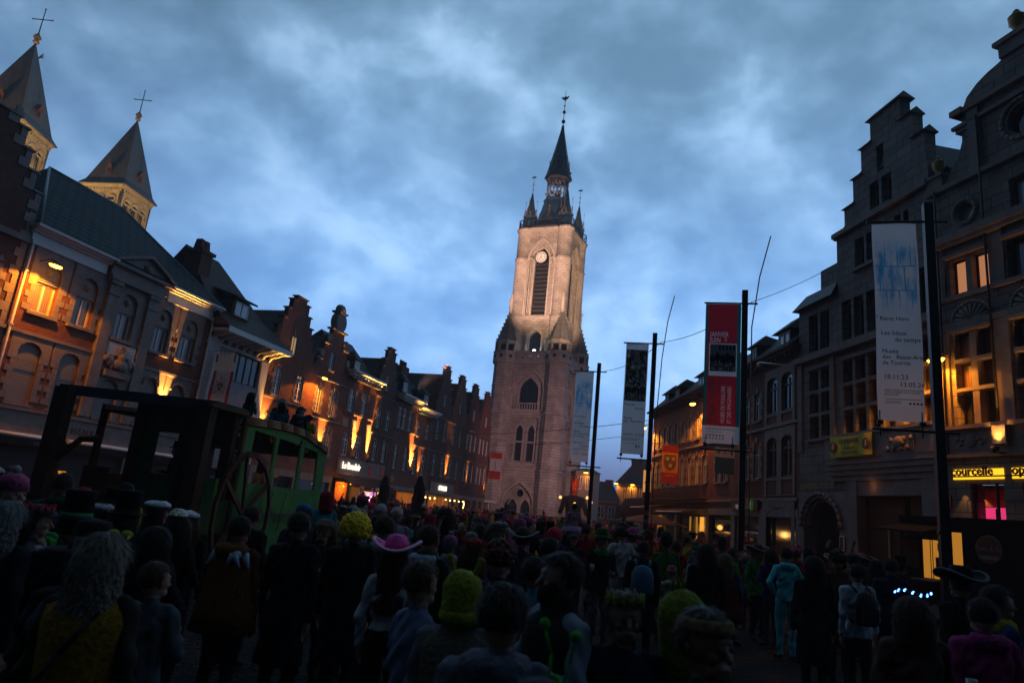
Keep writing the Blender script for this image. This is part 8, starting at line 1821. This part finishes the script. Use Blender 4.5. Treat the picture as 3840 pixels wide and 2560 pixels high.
# riders on and in the float
for u, v, z, h, face, la, top, hr, hc_, wr in ((2.0, 1.9, 2.62, 1.35, 150, 'girl with long dark hair sitting on the float roof', (.03, .09, .08), 'long', DKh, ()), (2.2, 2.75, 2.60, 1.3, 200, 'child in a teal jacket sitting on the float roof', (.02, .13, .18), 'bob', BRh, ()),
        (2.0, 3.15, 2.66, 1.4, 190, 'person with white blond hair sitting on the float roof', (.012, .015, .02), 'wavy', (.62, .62, .66), ()), (2.3, 3.5, 2.62, 1.35, 20, 'child with brown hair facing the camera on the float roof', (.03, .03, .05), 'bob', (.06, .03, .02), [('scarf', (.3, .36, .42))]),
        (2.35, 3.95, 2.5, 1.3, 170, 'child in a bright yellow jacket sitting at the rear of the float roof', (.42, .38, .01), 'afro', DKh, ())):
    p = FLOAT.matrix_basis @ V(FW(u, v, 0)); p = FLOAT.matrix_basis @ V(FW(u+.25, v+.35, 0)); person(p.x, p.y, h, face, 'sit', la, top, hair=hr, hc=hc_, z=z+.27, wear=wr, group='riders on the green carnival float')
for u, v, z, h, face, pose, la, top, hr, wr in ((2.15, .75, .95, 1.62, 60, 'chest', 'dark figure in a cap leaning in the doorway of the float', BKc, 'short', [('cap', BKc)]), (1.45, 1.3, .95, 1.62, -60, 'cup', 'silhouette in a brimmed hat inside the float cabin', BKc, 'short', [('leprechaun', BKc, BKc)]),
        (2.3, 3.05, 1.05, 1.45, 150, 'stand', 'person in a pale jacket seen through the middle float window', (.34, .30, .30), 'bob', ()), (2.2, 1.95, 1.0, 1.6, 120, 'stand', 'person in an orange sash seen through the first float window', (.30, .10, .03), 'short', ())):
    p = FLOAT.matrix_basis @ V(FW(u, v, 0)); person(p.x, p.y, h, face, pose, la, top, hair=hr, z=z, wear=wr, group='riders on the green carnival float')
# things people carry
def backpack(x, y, h, face, col, label, s=1.):
    r = empty('backpack', (x, y, 0), rad(face), label, 'backpack'); k = h/1.75; r.scale = (k, k, k); m = M('pack_%02d' % int(col[2]*100), col, rough=.7, var=.2)
    b = MB(); b.loft([(0, .2, 1.02, .12*s, .06), (0, .215, 1.06, .15*s, .085), (0, .215, 1.3, .145*s, .08), (0, .2, 1.4, .1*s, .06), (0, .19, 1.43, .03, .03)], 18); b.build('bag', m, r)
    b = MB(); b.box(-.1*s, .1*s, .28, .32, 1.08, 1.24); b.build('pocket', m, r)
    for q in (-1, 1): b = MB(); b.tube([(q*.09, .15, 1.42), (q*.105, .05, 1.49), (q*.11, -.08, 1.44), (q*.12, -.125, 1.3), (q*.14, -.03, 1.1), (q*.13, .12, 1.06)], .017, 6); b.build('strap', m, r)
backpack(4.72, 9.15, 1.71, 183, (.008, .008, .010), 'black backpack worn over the white shirt'); backpack(.33, 5.19, 1.63, 165, (.02, .025, .04), 'small dark backpack on the turquoise shirt', .8); backpack(2.2, 10.3, 1.70, 170, (.06, .16, .24), 'pale blue bag with soft toys tied to it', 1.1)
b = MB()
for k in range(5): b.ell((.03*k-.1+2.2, 10.55-.02*k, 1.42+.04*(k % 2)), (.06, .05, .055), 10, 7, k % 2)
tag(b.build('soft_toys', [M('toy_white', (.32, .30, .30)), M('toy_brown', (.08, .05, .035))]), 'bunch of soft toys on top of the pale blue bag', 'toys')
r = empty('light_headband', (2.86, 4.82, 0), rad(178), 'string of blue white lights round a head at the lower right', 'lights'); k_ = 1.64/1.75; r.scale = (k_, k_, k_)
b = MB(); P = [(.108*cos(t), .012+.12*sin(t), 1.79+.012*sin(3*t)) for t in [2*pi*k/24 for k in range(25)]]; b.tube(P, .004, 5); b.build('wire', BLK, r)
for k in range(14):
    t = 2*pi*k/14+.1; m = MB(); m.ell((.112*cos(t), .012+.124*sin(t), 1.793+.012*sin(3*t)), (.006, .006, .006), 8, 6); m.build('light', M('led_blue', (.2, .4, 1), emis=(.10, .30, 1), es=12), r)
def cup(x, y, z, label):
    r = MB(); r.lathe((0, 0, 0), [(.028, 0), (.036, .11), (.034, .11), (.027, .006)], 14); o = r.build('plastic_cup', M('cup_plastic', (.4, .42, .45), rough=.2)); o.location = (x, y, z); tag(o, label, 'cup', 'plastic drink cups')
cup(3.30, 4.92, 1.05, 'plastic cup held beside the magenta onesie'); cup(1.58, 11.05, 1.17, 'plastic cup in the hand of the man with the green beard')

# the rest of the crowd
def crowd():
    rnd = random.Random(21)
    tops = [('black', (.010, .010, .012)), ('black', (.010, .010, .012)), ('dark blue', (.012, .018, .045)), ('charcoal', (.03, .03, .034)), ('brown', (.06, .032, .018)), ('dark green', (.012, .05, .022)), ('grey', (.10, .10, .11)), ('maroon', (.08, .012, .018)), ('red', (.30, .015, .015)), ('white', (.38, .36, .36)), ('yellow', (.38, .30, .02)), ('bright green', (.03, .22, .04)), ('turquoise', (.03, .22, .26)), ('pink', (.42, .10, .20)), ('orange', (.38, .12, .02)), ('beige', (.22, .17, .12)), ('purple', (.07, .02, .11))]
    wears = [('', None, ()), ('', None, ()), ('', None, ()), ('red cap', 'cap', (.34, .02, .02)), ('white beanie', 'beanie', (.42, .40, .42)), ('dark beanie', 'beanie', (.02, .02, .025)), ('red beanie', 'beanie', (.34, .02, .02)), ('pink bobble hat', 'pompom', (.5, .1, .22)), ('black top hat', 'tophat', (.01, .01, .01)), ('green felt hat', 'leprechaun', (.02, .14, .03)), ('white beret', 'beret', (.42, .40, .42)), ('pink cowboy hat', 'cowboy', (.5, .08, .25)), ('brown cowboy hat', 'cowboy', (.09, .05, .03)), ('flower crown', 'flowers', (.5, .12, .15)), ('yellow headband', 'headband', (.45, .35, .03)), ('dark hood', 'hood', (.02, .02, .025)), ('red hood', 'hood', (.3, .02, .03)), ('black cap', 'cap', (.01, .01, .012))]
    hairs = [('short dark hair', 'short', DKh), ('short brown hair', 'short', BRh), ('long dark hair', 'long', DKh), ('long brown hair', 'long', BRh), ('long blond hair', 'long', BLh), ('grey hair', 'short', (.16, .155, .15)), ('a dark bun', 'bun', DKh), ('a brown bob', 'bob', BRh), ('a dark ponytail', 'pony', DKh), ('dark curls', 'afro', DKh), ('a yellow curly wig', 'curly', (.6, .4, .02)), ('a pink curly wig', 'curly', (.7, .04, .16)), ('an orange curly wig', 'curly', (.6, .16, .02))]
    hw = [7, 6, 5, 5, 3, 3, 2, 3, 2, 3, .6, .6, .6]
    def zone(x, y):
        if y > 40: return 'in the far crowd below the belfry' if x < 3 else 'in the far crowd before the right row'
        if y > 24: return 'before the lit cafes on the left' if x < -3.5 else 'in the middle distance before the belfry' if x < 3 else 'around the dark open parasol'
        if x < -3: return 'just behind the green float' if y > 12 else 'in front of the green float'
        if x < 1: return 'in the middle of the square'
        if x < 5: return 'between the first and third banner poles'
        return 'near the foot of the stone hall'
    used = set(); n = 0; tries = 0; pts = list(OBSTACLES); named = [q for q in OBSTACLES if hypot(*q) > 4.4]
    poles_ = POLES+[(12.4, 21.4)]
    target = [(230, 14, 60), (1000, 60, 92)]
    def free(x, y, d):
        if any((x-a)**2+(y-b)**2 < d*d for a, b in pts): return False
        if any((x-a)**2+(y-b)**2 < .3 for a, b in poles_): return False
        if d > 0 and any(hypot(x, y) < hypot(a, b) and abs(atan2(x, y)-atan2(a, b)) < .30/hypot(x, y)+.012 for a, b in named): return False
        if -9.2 < x < -3.6 and 11.8 < y < 19: return False            # the float
        lx = (x-PL.x)*DL.y-(y-PL.y)*DL.x
        if lx < 3.2: return False                                       # house fronts on the left
        if y > 29.6 and x > 12.0-(y-29.6)*.055: return False
        if y <= 29.6 and x > 10.2+(29.6-y)*.0: return False
        return True
    while n < 236 and tries < 60000:
        tries += 1
        if n < 60: y = rnd.uniform(8.5, 17)
        elif n < 150: y = rnd.uniform(14, 32)
        else: y = rnd.uniform(28, 62)
        x = rnd.uniform(-.62*y, .62*y)
        if n >= 205: y = rnd.uniform(5.6, 10.5); x = rnd.uniform(-.76*y, -.36*y)
        if y < 11 and not (-1.9 < x < .9 or 4.6 < x < 8.5 or n >= 205): continue
        if 1. < x < 4.4 and y < 14.5 and rnd.random() < .75: continue
        if not free(x, y, .62 if y < 30 else .75): continue
        if abs(x/y) > .58 and y < 20 and n < 205: continue
        tn, tc = rnd.choice(tops); wn, wk, wc = rnd.choice(wears); hn, hk, hcol = rnd.choices(hairs, hw)[0]; zn = zone(x, y)
        if wk == 'hood': hk, hn = None, ''
        if hk in ('curly',) and wk: continue
        garment = rnd.choice(('coat', 'jacket', 'top'))
        lab = ('person in %s %s with %s%s %s' % (tn, garment, wn or hn, (' over '+hn) if wn and hn and hk not in ('short', 'afro', 'bun') else '', zn)).replace('  ', ' ')
        if lab in used or len(lab.split()) > 16: continue
        used.add(lab); n += 1; pts.append((x, y))
        f = rnd.gauss(180, 55) if rnd.random() < .62 else rnd.uniform(-70, 70)
        pose = {'coat': rnd.choice(('coat', 'coat', 'skirt')), 'jacket': rnd.choice(('stand', 'cup', 'chest', 'walk', 'phone')), 'top': rnd.choice(('hips', 'stand', 'cup', 'chest', 'wide'))}[garment]
        if rnd.random() < .12: pose = rnd.choice(('raise', 'phone'))
        sk = rnd.choice([(.40, .22, .15), (.42, .25, .18), (.34, .18, .12), (.22, .11, .07), (.12, .06, .04)])
        person(x, y, min(1.93, max(1.3, rnd.gauss(1.72, .11))), f, pose, lab, tc, bot=rnd.choice([BKc, NV, (.03, .035, .06), (.05, .045, .04)]), hair=hk, hc=hcol, skin=sk, wear=([(wk, wc, (.3, .3, .3) if wk != 'tophat' else (.02, .02, .02))] if wk else [])+([('hooddown', tc)] if garment == 'jacket' and rnd.random() < .6 else [('scarf', rnd.choice([(.3, .3, .32), (.2, .02, .03), (.02, .02, .03)]))] if rnd.random() < .3 else []))
    # beyond about 60 m: one mass of heads and shoulders
    b = MB(); cols = [(.012, .012, .014), (.03, .03, .035), (.07, .035, .02), (.30, .02, .03), (.38, .35, .35), (.4, .1, .2), (.35, .25, .03), (.38, .2, .14)]
    k = 0
    while k < 620:
        y = rnd.uniform(60, 97); x = rnd.uniform(-11+(y-60)*.12, 16)
        if not free(x, y, .0): continue
        h = rnd.uniform(1.58, 1.86); w = rnd.uniform(.2, .26); ci = rnd.choice((0, 0, 0, 1, 1, 2, 3, 4, 5, 6)); k += 1
        b.loft([(x, y, 0, .14, .1), (x, y, .85, .17, .12), (x, y, 1.3*h/1.75, w, .14), (x, y, 1.47*h/1.75, w*.6, .1), (x, y, 1.5*h/1.75, .06, .06)], 7, ci, caps=False)
        b.ell((x, y, h-.12), (.09, .1, .125), 7, 5, rnd.choice((0, 0, 1, 2, 7, 7, 3, 4, 5, 6)))
    tag(b.build('crowd', [M('crowd_cloth_%d' % i, c, rough=.9) for i, c in enumerate(cols)]), 'dense far crowd filling the square at the foot of the belfry', 'crowd', kind='stuff')
crowd()
# ---------------------------------------------------------------- evening haze
def haze():
    b = MB(); b.box(-140, 75, -8, 170, -1, 92); m = bpy.data.materials.new('haze_air'); m.use_nodes = True; nt = m.node_tree; N = nt.nodes; N.remove(N['Principled BSDF'])
    v = N.new('ShaderNodeVolumePrincipled'); v.inputs['Color'].default_value = (.8, .78, .82, 1); v.inputs['Density'].default_value = .0010; v.inputs['Anisotropy'].default_value = .3; nt.links.new(v.outputs[0], N['Material Output'].inputs['Volume'])
    o = b.build('haze', m); tag(o, 'thin smoky evening haze lying over the square', 'haze', kind='stuff')
haze()
